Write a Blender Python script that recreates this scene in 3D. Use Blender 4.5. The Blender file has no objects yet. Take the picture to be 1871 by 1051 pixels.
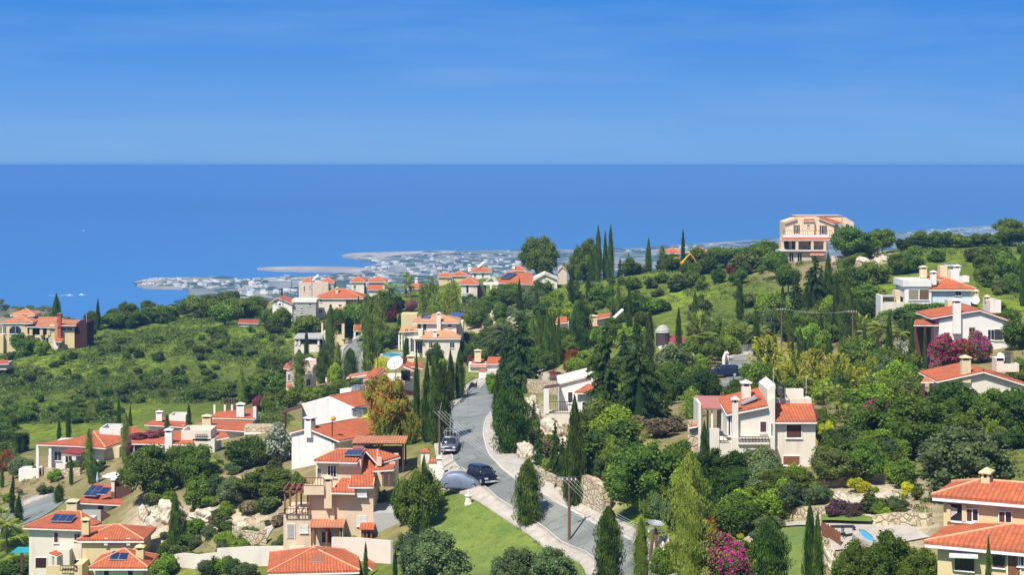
import bpy, bmesh, math, random
import numpy as np
from mathutils import Vector, Matrix
random.seed(7); RNG = np.random.default_rng(7)
C = bpy.context.scene.collection
R = math.radians
# ------------------------------------------------------------ camera / world / sun
F, U0, V0, H = 3400.0, 935.5, 301.5, 230.0     # focal (photo px), principal column, level row, eye height above the sea
sc = bpy.context.scene
cam = bpy.data.cameras.new('camera'); camo = bpy.data.objects.new('camera', cam); C.objects.link(camo)
camo.location = (0, 0, H); camo.rotation_euler = (R(90), 0, 0)
cam.sensor_width = 36; cam.lens = 36*F/1871; cam.shift_y = -(525.5-V0)/1871
cam.clip_start = 1; cam.clip_end = 160000
sc.camera = camo
SUN_EL = 53.0; SD = Vector((0.48, 0.88, 0)).normalized()       # direction in which shadows fall
sl = bpy.data.lights.new('sun', 'SUN'); so = bpy.data.objects.new('sun', sl); C.objects.link(so)
sl.energy = 5.0; sl.angle = R(0.5); sl.color = (1, .955, .88)
dirv = Vector((SD.x*math.cos(R(SUN_EL)), SD.y*math.cos(R(SUN_EL)), -math.sin(R(SUN_EL))))
so.rotation_euler = dirv.to_track_quat('-Z', 'Y').to_euler(); so.location = (0, 0, 400)
w = bpy.data.worlds.new('World'); sc.world = w; w.use_nodes = True
nt = w.node_tree; nt.nodes.clear()
out = nt.nodes.new('ShaderNodeOutputWorld'); bg = nt.nodes.new('ShaderNodeBackground')
sky = nt.nodes.new('ShaderNodeTexSky'); sky.sky_type = 'NISHITA'; sky.sun_disc = False
sky.sun_elevation = R(SUN_EL); sky.sun_rotation = math.atan2(-SD.x, -SD.y)
sky.air_density = 1.0; sky.dust_density = 0.3; sky.ozone_density = 2.5; sky.altitude = 200
bg.inputs[1].default_value = 0.11
# clear-day blue near the horizon: the band below ~9 degrees is tinted by elevation, with thin cirrus
tc = nt.nodes.new('ShaderNodeTexCoord'); sep = nt.nodes.new('ShaderNodeSeparateXYZ'); nt.links.new(tc.outputs['Generated'], sep.inputs[0])
rmp = nt.nodes.new('ShaderNodeValToRGB'); mr = nt.nodes.new('ShaderNodeMapRange')
mr.inputs[1].default_value = 0; mr.inputs[2].default_value = 0.3
nt.links.new(sep.outputs[2], mr.inputs[0]); nt.links.new(mr.outputs[0], rmp.inputs[0])
SKY = [(0.0, (1.35,2.95,5.6)), (0.045, (1.3,2.95,5.75)), (0.10, (1.1,2.75,5.8)), (0.19, (.70,2.3,5.7)), (0.28, (.46,2.0,5.5)), (1.0, (.2,1.1,3.8))]
el = rmp.color_ramp.elements
while len(el) < len(SKY): el.new(0.5)
for e, (p, c) in zip(el, SKY): e.position = p; e.color = tuple(x/8 for x in c)+(1,)
sca = nt.nodes.new('ShaderNodeVectorMath'); sca.operation = 'SCALE'; sca.inputs[3].default_value = 8
nt.links.new(rmp.outputs[0], sca.inputs[0])
mp = nt.nodes.new('ShaderNodeMapping'); mp.inputs['Scale'].default_value = (3, 3, 26)
nz = nt.nodes.new('ShaderNodeTexNoise'); nz.inputs['Scale'].default_value = 2.2; nz.inputs['Detail'].default_value = 6; nz.inputs['Roughness'].default_value = .55
nt.links.new(tc.outputs['Generated'], mp.inputs[0]); nt.links.new(mp.outputs[0], nz.inputs[0])
cr = nt.nodes.new('ShaderNodeMapRange'); cr.inputs[1].default_value = .45; cr.inputs[2].default_value = .8; cr.inputs[3].default_value = 0; cr.inputs[4].default_value = .16
nt.links.new(nz.outputs[0], cr.inputs[0])
mc = nt.nodes.new('ShaderNodeMix'); mc.data_type = 'RGBA'; mc.inputs[7].default_value = (3.2, 4.5, 6.2, 1)
nt.links.new(cr.outputs[0], mc.inputs[0]); nt.links.new(sca.outputs[0], mc.inputs[6])
lo = nt.nodes.new('ShaderNodeMapRange'); lo.inputs[1].default_value = .12; lo.inputs[2].default_value = .35; nt.links.new(sep.outputs[2], lo.inputs[0])
mix = nt.nodes.new('ShaderNodeMix'); mix.data_type = 'RGBA'
nt.links.new(lo.outputs[0], mix.inputs[0]); nt.links.new(mc.outputs[2], mix.inputs[6]); nt.links.new(sky.outputs[0], mix.inputs[7])
nt.links.new(mix.outputs[2], bg.inputs[0]); nt.links.new(bg.outputs[0], out.inputs[0])
sc.view_settings.view_transform = 'Standard'; sc.view_settings.look = 'None'; sc.view_settings.exposure = 0.32; sc.view_settings.gamma = 1
sc.render.engine = 'CYCLES'; cy = sc.cycles
cy.max_bounces = 5; cy.diffuse_bounces = 3; cy.glossy_bounces = 2; cy.transmission_bounces = 2; cy.transparent_max_bounces = 4; cy.volume_bounces = 1
cy.use_denoising = True; cy.caustics_reflective = False; cy.caustics_refractive = False
# ------------------------------------------------------------ materials
def nodes(name):
    m = bpy.data.materials.new(name); m.use_nodes = True; n = m.node_tree; n.nodes.clear()
    o = n.nodes.new('ShaderNodeOutputMaterial'); b = n.nodes.new('ShaderNodeBsdfPrincipled'); n.links.new(b.outputs[0], o.inputs[0])
    return m, n, b, o
def N(n, t, **k):
    x = n.nodes.new(t)
    for a, v in k.items(): setattr(x, a, v)
    return x
def noise(n, scale, detail=4, coord='Object', rough=.6):
    t = N(n, 'ShaderNodeTexCoord'); z = N(n, 'ShaderNodeTexNoise'); z.inputs['Scale'].default_value = scale; z.inputs['Detail'].default_value = detail; z.inputs['Roughness'].default_value = rough
    n.links.new(t.outputs[coord], z.inputs[0]); return z
def rng(n, src, a, b, c=0., d=1.):
    r = N(n, 'ShaderNodeMapRange'); n.links.new(src, r.inputs[0])
    for i, v in enumerate((a, b, c, d)): r.inputs[i+1].default_value = v
    return r.outputs[0]
def mixc(n, f, a, b, bt='MIX'):
    x = N(n, 'ShaderNodeMix', data_type='RGBA', blend_type=bt)
    for s, i in ((f, 0), (a, 6), (b, 7)):
        if isinstance(s, (int, float)): x.inputs[i].default_value = s
        elif isinstance(s, tuple): x.inputs[i].default_value = s+(1,)
        else: n.links.new(s, x.inputs[i])
    return x.outputs[2]
def bump(n, b, h, st=.3, dist=.05):
    q = N(n, 'ShaderNodeBump'); q.inputs['Strength'].default_value = st; q.inputs['Distance'].default_value = dist
    n.links.new(h, q.inputs['Height']); n.links.new(q.outputs[0], b.inputs['Normal'])
MATS = {}
def plain(name, c, rough=.6, metal=0., var=.12, scale=1.5, spec=.3):
    if name in MATS: return MATS[name]
    m, n, b, o = nodes(name); z = noise(n, scale, 5)
    d = tuple(x*(1-var) for x in c); e = tuple(min(1, x*(1+var)) for x in c)
    n.links.new(mixc(n, rng(n, z.outputs[0], .3, .7), d, e), b.inputs['Base Color'])
    b.inputs['Roughness'].default_value = rough; b.inputs['Metallic'].default_value = metal; b.inputs['Specular IOR Level'].default_value = spec
    MATS[name] = m; return m
def plaster(name, c, stain=.62):
    m, n, b, o = nodes(name); z = noise(n, .7, 6); z2 = noise(n, 14, 3)
    t = N(n, 'ShaderNodeTexCoord'); mpn = N(n, 'ShaderNodeMapping'); mpn.inputs['Scale'].default_value = (1.1, 1.1, .22)
    zz = N(n, 'ShaderNodeTexNoise'); zz.inputs['Scale'].default_value = 1.0; zz.inputs['Detail'].default_value = 5; n.links.new(t.outputs['Object'], mpn.inputs[0]); n.links.new(mpn.outputs[0], zz.inputs[0])
    a = mixc(n, rng(n, z.outputs[0], .35, .7), tuple(x*.93 for x in c), c)
    dirt = tuple(x*y for x, y in zip(c, (stain, stain*.97, stain*.9)))
    a = mixc(n, rng(n, zz.outputs[0], .54, .78, 0, .5), a, dirt)
    n.links.new(a, b.inputs['Base Color']); b.inputs['Roughness'].default_value = .9; b.inputs['Specular IOR Level'].default_value = .15
    bump(n, b, z2.outputs[0], .15, .02); MATS[name] = m; return m
def tiles(name, c1, c2, c3):
    m, n, b, o = nodes(name); t = N(n, 'ShaderNodeTexCoord'); s = N(n, 'ShaderNodeSeparateXYZ'); n.links.new(t.outputs['UV'], s.inputs[0])
    def math_(op, a, v=None):
        x = N(n, 'ShaderNodeMath', operation=op)
        if isinstance(a, (int, float)): x.inputs[0].default_value = a
        else: n.links.new(a, x.inputs[0])
        if v is not None:
            if isinstance(v, (int, float)): x.inputs[1].default_value = v
            else: n.links.new(v, x.inputs[1])
        return x.outputs[0]
    uu = math_('FRACT', math_('MULTIPLY', s.outputs[0], 1/.30)); vv = math_('FRACT', math_('MULTIPLY', s.outputs[1], 1/.38))
    wu = math_('SINE', math_('MULTIPLY', uu, math.pi))
    cell = N(n, 'ShaderNodeCombineXYZ'); n.links.new(math_('FLOOR', math_('MULTIPLY', s.outputs[0], 1/.30)), cell.inputs[0]); n.links.new(math_('FLOOR', math_('MULTIPLY', s.outputs[1], 1/.38)), cell.inputs[1])
    wn = N(n, 'ShaderNodeTexWhiteNoise', noise_dimensions='2D'); n.links.new(cell.outputs[0], wn.inputs[0])
    z = noise(n, .55, 5)
    a = mixc(n, rng(n, wn.outputs[0], 0, 1), c1, c2); z9 = noise(n, 2.7, 5); a = mixc(n, rng(n, z.outputs[0], .42, .66, 0, .8), a, c3); a = mixc(n, rng(n, z9.outputs[0], .58, .72, 0, .55), a, tuple(q*.5 for q in c3))
    gap = math_('MAXIMUM', rng(n, wu, .0, .42, 1, 0), rng(n, vv, .88, 1, 0, .6))
    a = mixc(n, math_('MULTIPLY', gap, .62), a, tuple(x*.35 for x in c1))
    n.links.new(a, b.inputs['Base Color']); b.inputs['Roughness'].default_value = .85; b.inputs['Specular IOR Level'].default_value = .2
    hh = math_('ADD', wu, math_('MULTIPLY', vv, .35)); bump(n, b, hh, .8, .06)
    MATS[name] = m; return m
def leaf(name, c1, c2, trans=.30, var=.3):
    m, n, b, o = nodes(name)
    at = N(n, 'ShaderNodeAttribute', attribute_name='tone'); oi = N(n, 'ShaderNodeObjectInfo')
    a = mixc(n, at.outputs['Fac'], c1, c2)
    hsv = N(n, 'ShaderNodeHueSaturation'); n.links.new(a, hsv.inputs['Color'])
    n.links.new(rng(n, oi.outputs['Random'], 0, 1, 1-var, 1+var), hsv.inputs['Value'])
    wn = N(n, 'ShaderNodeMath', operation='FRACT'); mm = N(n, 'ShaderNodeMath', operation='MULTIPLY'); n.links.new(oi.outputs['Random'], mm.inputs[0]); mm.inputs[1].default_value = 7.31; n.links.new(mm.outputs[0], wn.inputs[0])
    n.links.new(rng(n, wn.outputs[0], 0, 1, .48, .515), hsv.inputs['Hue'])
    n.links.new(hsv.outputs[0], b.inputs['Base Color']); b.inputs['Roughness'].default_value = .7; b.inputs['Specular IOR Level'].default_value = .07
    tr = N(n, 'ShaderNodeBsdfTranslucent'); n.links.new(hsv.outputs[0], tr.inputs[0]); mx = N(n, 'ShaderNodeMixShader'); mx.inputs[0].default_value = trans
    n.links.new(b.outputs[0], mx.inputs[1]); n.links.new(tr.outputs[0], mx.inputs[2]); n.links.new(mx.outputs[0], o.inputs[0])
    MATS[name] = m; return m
def stone(name, c1, c2, c3, scale=1.6, mortar=.5, coord='Object'):
    m, n, b, o = nodes(name); t = N(n, 'ShaderNodeTexCoord'); v = N(n, 'ShaderNodeTexVoronoi', feature='DISTANCE_TO_EDGE'); v.inputs['Scale'].default_value = scale
    v2 = N(n, 'ShaderNodeTexVoronoi'); v2.inputs['Scale'].default_value = scale
    for q in (v, v2): n.links.new(t.outputs[coord], q.inputs['Vector'])
    s = N(n, 'ShaderNodeSeparateColor'); n.links.new(v2.outputs['Color'], s.inputs[0]); z = noise(n, 4, 6)
    a = mixc(n, s.outputs[0], c1, c2); a = mixc(n, rng(n, z.outputs[0], .45, .7, 0, .7), a, c3)
    a = mixc(n, rng(n, v.outputs['Distance'], .0, .08, mortar, 0), a, tuple(x*.4 for x in c2))
    n.links.new(a, b.inputs['Base Color']); b.inputs['Roughness'].default_value = .95; b.inputs['Specular IOR Level'].default_value = .1
    ad = N(n, 'ShaderNodeMath', operation='ADD'); n.links.new(rng(n, v.outputs['Distance'], 0, .15), ad.inputs[0]); n.links.new(z.outputs[0], ad.inputs[1]); bump(n, b, ad.outputs[0], .7, .12)
    MATS[name] = m; return m
white = plaster('white_plaster', (.78,.74,.665)); offw = plaster('off_white_plaster', (.73,.66,.54)); cream = plaster('cream_plaster', (.70,.56,.35)); yellow = plaster('yellow_plaster', (.68,.54,.29))
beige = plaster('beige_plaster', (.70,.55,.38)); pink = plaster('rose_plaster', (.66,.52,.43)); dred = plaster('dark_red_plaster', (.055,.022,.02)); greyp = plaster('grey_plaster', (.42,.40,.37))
trim = plain('white_trim', (.8,.78,.74), .6); tile = tiles('terracotta_tiles', (.47,.112,.045), (.58,.165,.068), (.36,.12,.065))
tile_old = tiles('weathered_tiles', (.50,.17,.08), (.62,.26,.13), (.36,.17,.11)); tile_tan = tiles('tan_tiles', (.60,.29,.13), (.68,.34,.17), (.46,.25,.13))
glass = plain('dark_glass', (.02,.025,.035), .08, 0, .3, 1, .6); brown = plain('brown_wood', (.10,.045,.028), .6, 0, .3, 6); wood = plain('reddish_wood', (.22,.09,.045), .65, 0, .3, 6)
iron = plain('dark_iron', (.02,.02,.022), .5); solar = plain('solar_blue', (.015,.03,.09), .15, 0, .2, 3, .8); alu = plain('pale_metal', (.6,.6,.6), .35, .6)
copper = plain('brown_tank', (.30,.09,.06), .45); whitem = plain('white_metal', (.8,.8,.8), .35); cap = plain('cap_mortar', (.66,.33,.18), .9, 0, .25, 5)
conc = plaster('concrete', (.44,.43,.40)); paver = plain('pavers', (.44,.39,.325), .9, 0, .2, 1.1); kerbm = plain('kerb_stone', (.56,.52,.45), .9, 0, .1, 3)
polew = plain('pole_wood', (.16,.09,.06), .8, 0, .3, 8); wirem = plain('wire', (.45,.45,.45), .5)
stonew = stone('limestone_wall', (.62,.50,.32), (.44,.33,.20), (.70,.60,.44), 1.8); rock = stone('limestone_rock', (.64,.55,.41), (.46,.37,.25), (.72,.66,.55), .45, .5)
trunkm = plain('bark', (.14,.10,.07), .9, 0, .35, 5)
def asphalt():
    m, n, b, o = nodes('asphalt'); z = noise(n, .16, 6); z2 = noise(n, 30, 2); z3 = noise(n, .9, 5)
    vo = N(n, 'ShaderNodeTexVoronoi', feature='DISTANCE_TO_EDGE'); vo.inputs['Scale'].default_value = .16; tco = N(n, 'ShaderNodeTexCoord'); zw = N(n, 'ShaderNodeVectorMath', operation='ADD'); n.links.new(tco.outputs['Object'], zw.inputs[0]); n.links.new(z3.outputs['Color'], zw.inputs[1]); n.links.new(zw.outputs[0], vo.inputs['Vector'])
    a = mixc(n, rng(n, z.outputs[0], .40, .60), (.165,.175,.158), (.255,.262,.232)); a = mixc(n, rng(n, vo.outputs['Distance'], .006, .014, .6, 0), a, (.07,.075,.07)); a = mixc(n, rng(n, z3.outputs[0], .55, .75, 0, .5), a, (.30,.31,.28)); a = mixc(n, rng(n, z2.outputs[0], .4, .7, 0, .35), a, (.12,.135,.13))
    n.links.new(a, b.inputs['Base Color']); b.inputs['Roughness'].default_value = .85; bump(n, b, z2.outputs[0], .2, .01); MATS['asphalt'] = m; return m
asph = asphalt()
def grass_m(name, c1, c2, c3):
    m, n, b, o = nodes(name); z = noise(n, .35, 6); z2 = noise(n, 5, 4); z4 = noise(n, .9, 5)
    a = mixc(n, rng(n, z.outputs[0], .4, .6), c1, c2); a = mixc(n, rng(n, z4.outputs[0], .56, .68, 0, .7), a, tuple(q*.62 for q in c1)); a = mixc(n, rng(n, z4.outputs[0], .30, .42, .75, 0), a, (.24,.20,.07)); a = mixc(n, rng(n, z2.outputs[0], .45, .75, 0, .7), a, c3)
    n.links.new(a, b.inputs['Base Color']); b.inputs['Roughness'].default_value = .9; bump(n, b, z2.outputs[0], .6, .08); MATS[name] = m; return m
lawnm = grass_m('lawn_grass', (.10,.17,.018), (.165,.23,.026), (.20,.20,.06))
L_ = {}
def lf(name, c1, c2, **k): L_[name] = leaf(name, c1, c2, **k)
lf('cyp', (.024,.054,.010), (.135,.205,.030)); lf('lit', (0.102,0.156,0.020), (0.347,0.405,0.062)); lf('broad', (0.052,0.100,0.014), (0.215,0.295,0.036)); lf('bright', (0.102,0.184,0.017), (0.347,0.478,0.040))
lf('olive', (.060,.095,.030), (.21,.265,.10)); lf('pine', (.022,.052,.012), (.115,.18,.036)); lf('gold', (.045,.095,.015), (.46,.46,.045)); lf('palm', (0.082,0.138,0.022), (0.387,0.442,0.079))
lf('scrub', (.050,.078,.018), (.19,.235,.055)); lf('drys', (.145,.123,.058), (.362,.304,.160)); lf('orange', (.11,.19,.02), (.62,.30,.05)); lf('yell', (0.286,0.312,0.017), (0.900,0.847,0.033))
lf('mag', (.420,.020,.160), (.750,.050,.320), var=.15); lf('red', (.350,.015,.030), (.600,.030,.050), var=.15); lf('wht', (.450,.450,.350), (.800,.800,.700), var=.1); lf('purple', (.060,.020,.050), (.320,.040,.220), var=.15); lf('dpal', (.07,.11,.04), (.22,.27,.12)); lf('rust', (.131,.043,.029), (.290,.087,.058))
# ------------------------------------------------------------ mesh builder
class MB:
    def __init__(s): s.v = []; s.f = []
    def add(s, vs, fs):
        k = len(s.v); s.v += [tuple(v) for v in vs]; s.f += [tuple(i+k for i in f) for f in fs]; return s
    def box(s, x0, x1, y0, y1, z0, z1):
        if x1 < x0: x0, x1 = x1, x0
        if z1 < z0: z0, z1 = z1, z0
        return s.add([(x0,y0,z0),(x1,y0,z0),(x1,y1,z0),(x0,y1,z0),(x0,y0,z1),(x1,y0,z1),(x1,y1,z1),(x0,y1,z1)],
                     [(0,1,5,4),(1,2,6,5),(2,3,7,6),(3,0,4,7),(4,5,6,7),(3,2,1,0)])
    def slab(s, pts, t):      # polygon given a thickness downwards
        n = len(pts); b = [(p[0], p[1], p[2]-t) for p in pts]
        return s.add(list(pts)+b, [tuple(range(n)), tuple(range(2*n-1, n-1, -1))]+[(i, (i+1) % n, n+(i+1) % n, n+i) for i in range(n)])
    def wallpoly(s, pts, y0, y1):   # x,z outline pushed from y0 to y1
        n = len(pts)
        return s.add([(p[0], y0, p[1]) for p in pts]+[(p[0], y1, p[1]) for p in pts], [tuple(range(n)), tuple(range(2*n-1, n-1, -1))]+[(i, (i+1) % n, n+(i+1) % n, n+i) for i in range(n)])
    def tube(s, a, b, r0, r1=None, n=6):
        r1 = r0 if r1 is None else r1; a = Vector(a); b = Vector(b); d = (b-a).normalized(); t = d.orthogonal().normalized(); q = d.cross(t)
        vs = []
        for p, r in ((a, r0), (b, r1)):
            for i in range(n):
                th = 2*math.pi*i/n; vs.append(p+(t*math.cos(th)+q*math.sin(th))*r)
        return s.add(vs, [(i, (i+1) % n, n+(i+1) % n, n+i) for i in range(n)]+[tuple(range(n-1, -1, -1)), tuple(range(n, 2*n))])
    def lathe(s, prof, c=(0,0,0), n=14):
        vs = []
        for r, z in prof:
            for i in range(n): th = 2*math.pi*i/n; vs.append((c[0]+r*math.cos(th), c[1]+r*math.sin(th), c[2]+z))
        m = len(prof); return s.add(vs, [(j*n+i, j*n+(i+1) % n, (j+1)*n+(i+1) % n, (j+1)*n+i) for j in range(m-1) for i in range(n)]+[tuple(range(n-1, -1, -1)), tuple(range((m-1)*n, m*n))])
    def build(s, name, mat, parent=None, uv=False, smooth=False):
        me = bpy.data.meshes.new(name); me.from_pydata(s.v, [], s.f); me.materials.append(mat)
        if uv:
            me.calc_loop_triangles(); l = me.uv_layers.new(name='uv'); zz = Vector((0, 0, 1))
            for p in me.polygons:
                nn = p.normal.copy()
                if nn.z < 0: nn = -nn
                t = zz.cross(nn)
                if t.length < .02: t = Vector((1, 0, 0))
                t.normalize(); b = nn.cross(t)
                for li in p.loop_indices:
                    co = me.vertices[me.loops[li].vertex_index].co; l.data[li].uv = (co.dot(t), co.dot(b))
        if smooth: me.polygons.foreach_set('use_smooth', [True]*len(me.polygons))
        o = bpy.data.objects.new(name, me); C.objects.link(o)
        if parent is not None: o.parent = parent
        return o
def tag(o, label=None, cat=None, group=None, kind=None):
    if label: o['label'] = label
    if cat: o['category'] = cat
    if group: o['group'] = group
    if kind: o['kind'] = kind
    return o
def empty(name, loc, rz=0, label=None, cat=None, group=None):
    o = bpy.data.objects.new(name, None); C.objects.link(o); o.location = loc; o.rotation_euler = (0, 0, rz); o.empty_display_size = .3
    return tag(o, label, cat, group)
# ------------------------------------------------------------ terrain
CP = '''100,1056,228 300,1051,206 350,1020,208 580,1110,172 740,1010,183 900,950,182 800,905,194 1000,1020,171 1180,1040,157 1100,990,166 1000,925,180 940,890,188 890,845,200 858,805,215
845,770,240 850,740,270 880,710,315 905,692,350 920,680,375 900,780,224 935,830,206 1000,860,189 1020,780,222 1000,830,203 970,700,300 1130,870,181 1150,800,195 1250,830,181 1400,868,168 1300,900,161
1200,950,157 1250,1040,145 1330,1000,145 1450,960,141 1550,930,144 1600,900,150 1500,1051,126 1700,1000,126 1750,1085,113 1880,1085,108 1650,870,160 1750,830,176 1871,800,180 1500,800,186 1480,740,216
1560,740,216 1640,730,220 1790,748,206 1871,742,200 1340,670,275 1365,655,300 1322,688,268 1260,690,268 1230,655,300 1450,690,262 1550,672,275 1640,684,262 1770,648,250 1680,652,262 1871,642,245
1700,572,305 1620,562,315 1800,562,300 1430,640,302 1558,640,300 1350,580,350 1250,560,380 1150,530,412 1050,520,440 960,562,420 1300,500,420 1240,497,430 1400,482,430 1490,480,425 1600,472,405
1700,450,425 1800,446,430 1871,444,430 1600,520,352 1750,500,370 1871,520,352 1100,605,345 1000,650,330 785,775,258 600,850,219 650,985,191 860,920,187 760,965,184 900,1045,165 700,800,236
80,862,282 150,856,276 290,850,250 430,800,271 320,787,318 450,777,292 190,946,232 250,952,221 330,930,222 400,940,215 350,1000,205 470,960,208 450,1018,198 280,900,232 430,880,228 480,820,246
60,930,256 100,915,261 0,950,250 0,870,290 50,1000,233 0,1056,226 100,785,342 300,762,345 200,700,390 0,720,385 400,700,382 500,652,402 430,600,460 200,620,470 75,640,432 0,650,430 300,582,510
450,562,510 250,572,525 150,590,482 540,592,470 450,597,440 620,577,480 700,545,525 600,545,560 870,556,452 950,542,470 800,528,535 950,505,530 1000,513,498 780,657,372 715,657,376 655,625,410
640,660,387 635,690,356 680,602,430 560,642,402 540,722,348 500,742,332 550,765,290 870,682,358 850,622,396 730,722,292 800,605,425 600,745,312'''
pts = []
for s_ in CP.split():
    u, v, D = map(float, s_.split(',')); pts.append(((u-U0)/F*D, D, (v-V0)/F*D))
for u, D, h in ((300,620,56),(100,580,60),(-200,500,60),(1490,490,31),(1700,500,29),(1300,500,36),(1871,500,28),(1100,530,41),(900,140,34),(300,160,43),(-300,230,50),(-300,400,50),(1500,90,25.5),(2150,100,25),
                (2150,200,26),(2150,400,20),(2150,300,24),(0,160,45),(900,80,29),(1500,60,22),(600,620,48),(850,620,44),(100,80,36),(2150,60,20),(-200,100,40)):
    pts.append(((u-U0)/F*D, D, h))
PT = np.array(pts)
def tps_k(a, b):
    r2 = ((a[:, None, :]-b[None, :, :])**2).sum(2); return r2*np.log(r2+1e-9)*.5
XY = PT[:, :2]/100.0; nP = len(PT)
K = tps_k(XY, XY)+np.eye(nP)*0.0015; Pm = np.hstack([np.ones((nP, 1)), XY])
A_ = np.block([[K, Pm], [Pm.T, np.zeros((3, 3))]]); sol = np.linalg.solve(A_, np.concatenate([PT[:, 2], [0, 0, 0]]))
def sstep(t): t = np.clip(t, 0, 1); return t*t*(3-2*t)
def hgt_raw(x, y):
    x = np.asarray(x, float).ravel(); y = np.asarray(y, float).ravel()
    k = np.minimum(1, 640/np.maximum(y, 1)); q = np.stack([x*k, y*k], 1)/100
    o = np.empty(len(x))
    for i in range(0, len(x), 8000):
        o[i:i+8000] = tps_k(q[i:i+8000], XY) @ sol[:nP]+sol[nP]+q[i:i+8000] @ sol[nP+1:]
    z = H-o
    drop = sstep((y-560)/1300)
    bumps = .35*np.sin(x*.11+1.3*np.sin(y*.05))*np.sin(y*.083+.7*np.sin(x*.07))
    return (z+bumps*np.clip((y-300)/60, 0, 1))*(1-drop)+8*drop
UG = np.linspace(-420, 2300, 300); DG = np.exp(np.linspace(math.log(55), math.log(2300), 260))
UU, DD = np.meshgrid(UG, DG); XG = (UU-U0)/F*DD; ZG = hgt_raw(XG, DD).reshape(UU.shape)
def zt(x, y):      # ground height at a world point
    x = np.atleast_1d(np.asarray(x, float)); y = np.atleast_1d(np.asarray(y, float))
    i = np.clip((np.log(y)-math.log(55))/(math.log(2300)-math.log(55))*259, 0, 258.999); j = np.clip((x/y*F+U0+420)/2720*299, 0, 298.999)
    a = i.astype(int); b = j.astype(int); p = i-a; q = j-b
    return ZG[a, b]*(1-p)*(1-q)+ZG[a+1, b]*p*(1-q)+ZG[a, b+1]*(1-p)*q+ZG[a+1, b+1]*p*q
DS = np.exp(np.linspace(math.log(100), math.log(640), 900))
def G(u, v):       # where the ground is seen at column u, row v
    zr = H-(v-V0)/F*DS; zg = zt((u-U0)/F*DS, DS); k = np.nonzero(zr <= zg)[0]
    if len(k) == 0:
        d = zr-zg; i = int(np.argmin(d)); D = DS[i]
    else:
        i = k[0]
        if i == 0: D = DS[0]
        else:
            d0 = zr[i-1]-zg[i-1]; d1 = zr[i]-zg[i]; D = DS[i-1]+(DS[i]-DS[i-1])*d0/(d0-d1)
    x = (u-U0)/F*D; return x, D, float(zt(x, D)[0])
def inpoly(x, y, P):
    r = False; n = len(P); j = n-1
    for i in range(n):
        if (P[i][1] > y) != (P[j][1] > y) and x < (P[j][0]-P[i][0])*(y-P[i][1])/(P[j][1]-P[i][1])+P[i][0]: r = not r
        j = i
    return r
def np_mesh(name, V, Fq, mat, tone=None, smooth=False):
    me = bpy.data.meshes.new(name); V = np.asarray(V, np.float32); Fq = np.asarray(Fq, np.int32); k = Fq.shape[1]
    me.vertices.add(len(V)); me.vertices.foreach_set('co', V.ravel()); me.loops.add(Fq.size); me.loops.foreach_set('vertex_index', Fq.ravel())
    me.polygons.add(len(Fq)); me.polygons.foreach_set('loop_start', np.arange(0, Fq.size, k, dtype=np.int32)); me.polygons.foreach_set('loop_total', np.full(len(Fq), k, np.int32))
    if tone is not None:
        a = me.attributes.new('tone', 'FLOAT', 'POINT'); a.data.foreach_set('value', np.asarray(tone, np.float32))
    if smooth: me.polygons.foreach_set('use_smooth', np.ones(len(Fq), bool))
    me.update(); me.validate()
    if mat: me.materials.append(mat)
    return me
def gridfaces(nr, nc):
    a = np.arange(nr*nc).reshape(nr, nc); return np.stack([a[:-1, :-1], a[:-1, 1:], a[1:, 1:], a[1:, :-1]], -1).reshape(-1, 4)
def ground_mat():
    m, n, b, o = nodes('hillside_ground'); z = noise(n, .035, 6); z2 = noise(n, .6, 6); z3 = noise(n, 4.5, 4)
    dry = N(n, 'ShaderNodeAttribute', attribute_name='dry'); lime = N(n, 'ShaderNodeAttribute', attribute_name='lime')
    g = mixc(n, rng(n, z.outputs[0], .42, .60), (.11,.16,.020), (.215,.295,.024)); g = mixc(n, rng(n, z2.outputs[0], .42, .58, 0, .95), g, (.085,.10,.030)); g = mixc(n, rng(n, z3.outputs[0], .5, .72, 0, .6), g, (.22,.27,.04))
    d = mixc(n, rng(n, z2.outputs[0], .38, .62), (.36,.25,.14), (.24,.18,.10)); d = mixc(n, rng(n, z3.outputs[0], .45, .68, 0, .75), d, (.17,.17,.06))
    l = mixc(n, rng(n, z2.outputs[0], .38, .6), (.60,.50,.36), (.40,.28,.16)); l = mixc(n, rng(n, z3.outputs[0], .5, .65, 0, .85), l, (.68,.62,.52))
    a = mixc(n, dry.outputs['Fac'], g, d); a = mixc(n, lime.outputs['Fac'], a, l)
    n.links.new(a, b.inputs['Base Color']); b.inputs['Roughness'].default_value = .95; b.inputs['Specular IOR Level'].default_value = .0; bump(n, b, z3.outputs[0], .5, .15)
    return m
me = np_mesh('ground', np.stack([XG, DD, ZG], -1).reshape(-1, 3), gridfaces(*UU.shape), ground_mat(), smooth=True)
VG = V0+(H-ZG)*F/DD
dry = np.zeros(UU.shape); lime = np.zeros(UU.shape)
def blob(arr, u, v, ru, rv, k=1.0):
    np.maximum(arr, k*np.exp(-(((UU-u)/ru)**2+((VG-v)/rv)**2)**2), out=arr)
for b_ in ((60,880,110,60),(250,870,200,40),(600,900,240,120),(350,960,190,80),(1050,830,160,110),(1600,900,260,100),(1500,1000,260,80),(1650,650,330,60),(900,620,150,60),(650,720,170,90),(400,800,160,30),(1250,700,200,60),(1430,760,400,130),(1480,490,110,35),(560,570,120,25)): blob(dry, *b_, .85)
for b_ in ((400,945,120,30),(290,960,60,45),(985,800,50,60),(1095,905,40,40),(1600,905,90,40),(1390,960,70,45),(905,590,70,30),(1570,470,70,14),(1640,705,60,12),(450,900,60,30),(1010,690,60,14),(1330,935,50,40),(1600,960,120,60)): blob(lime, *b_, .95)
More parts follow.
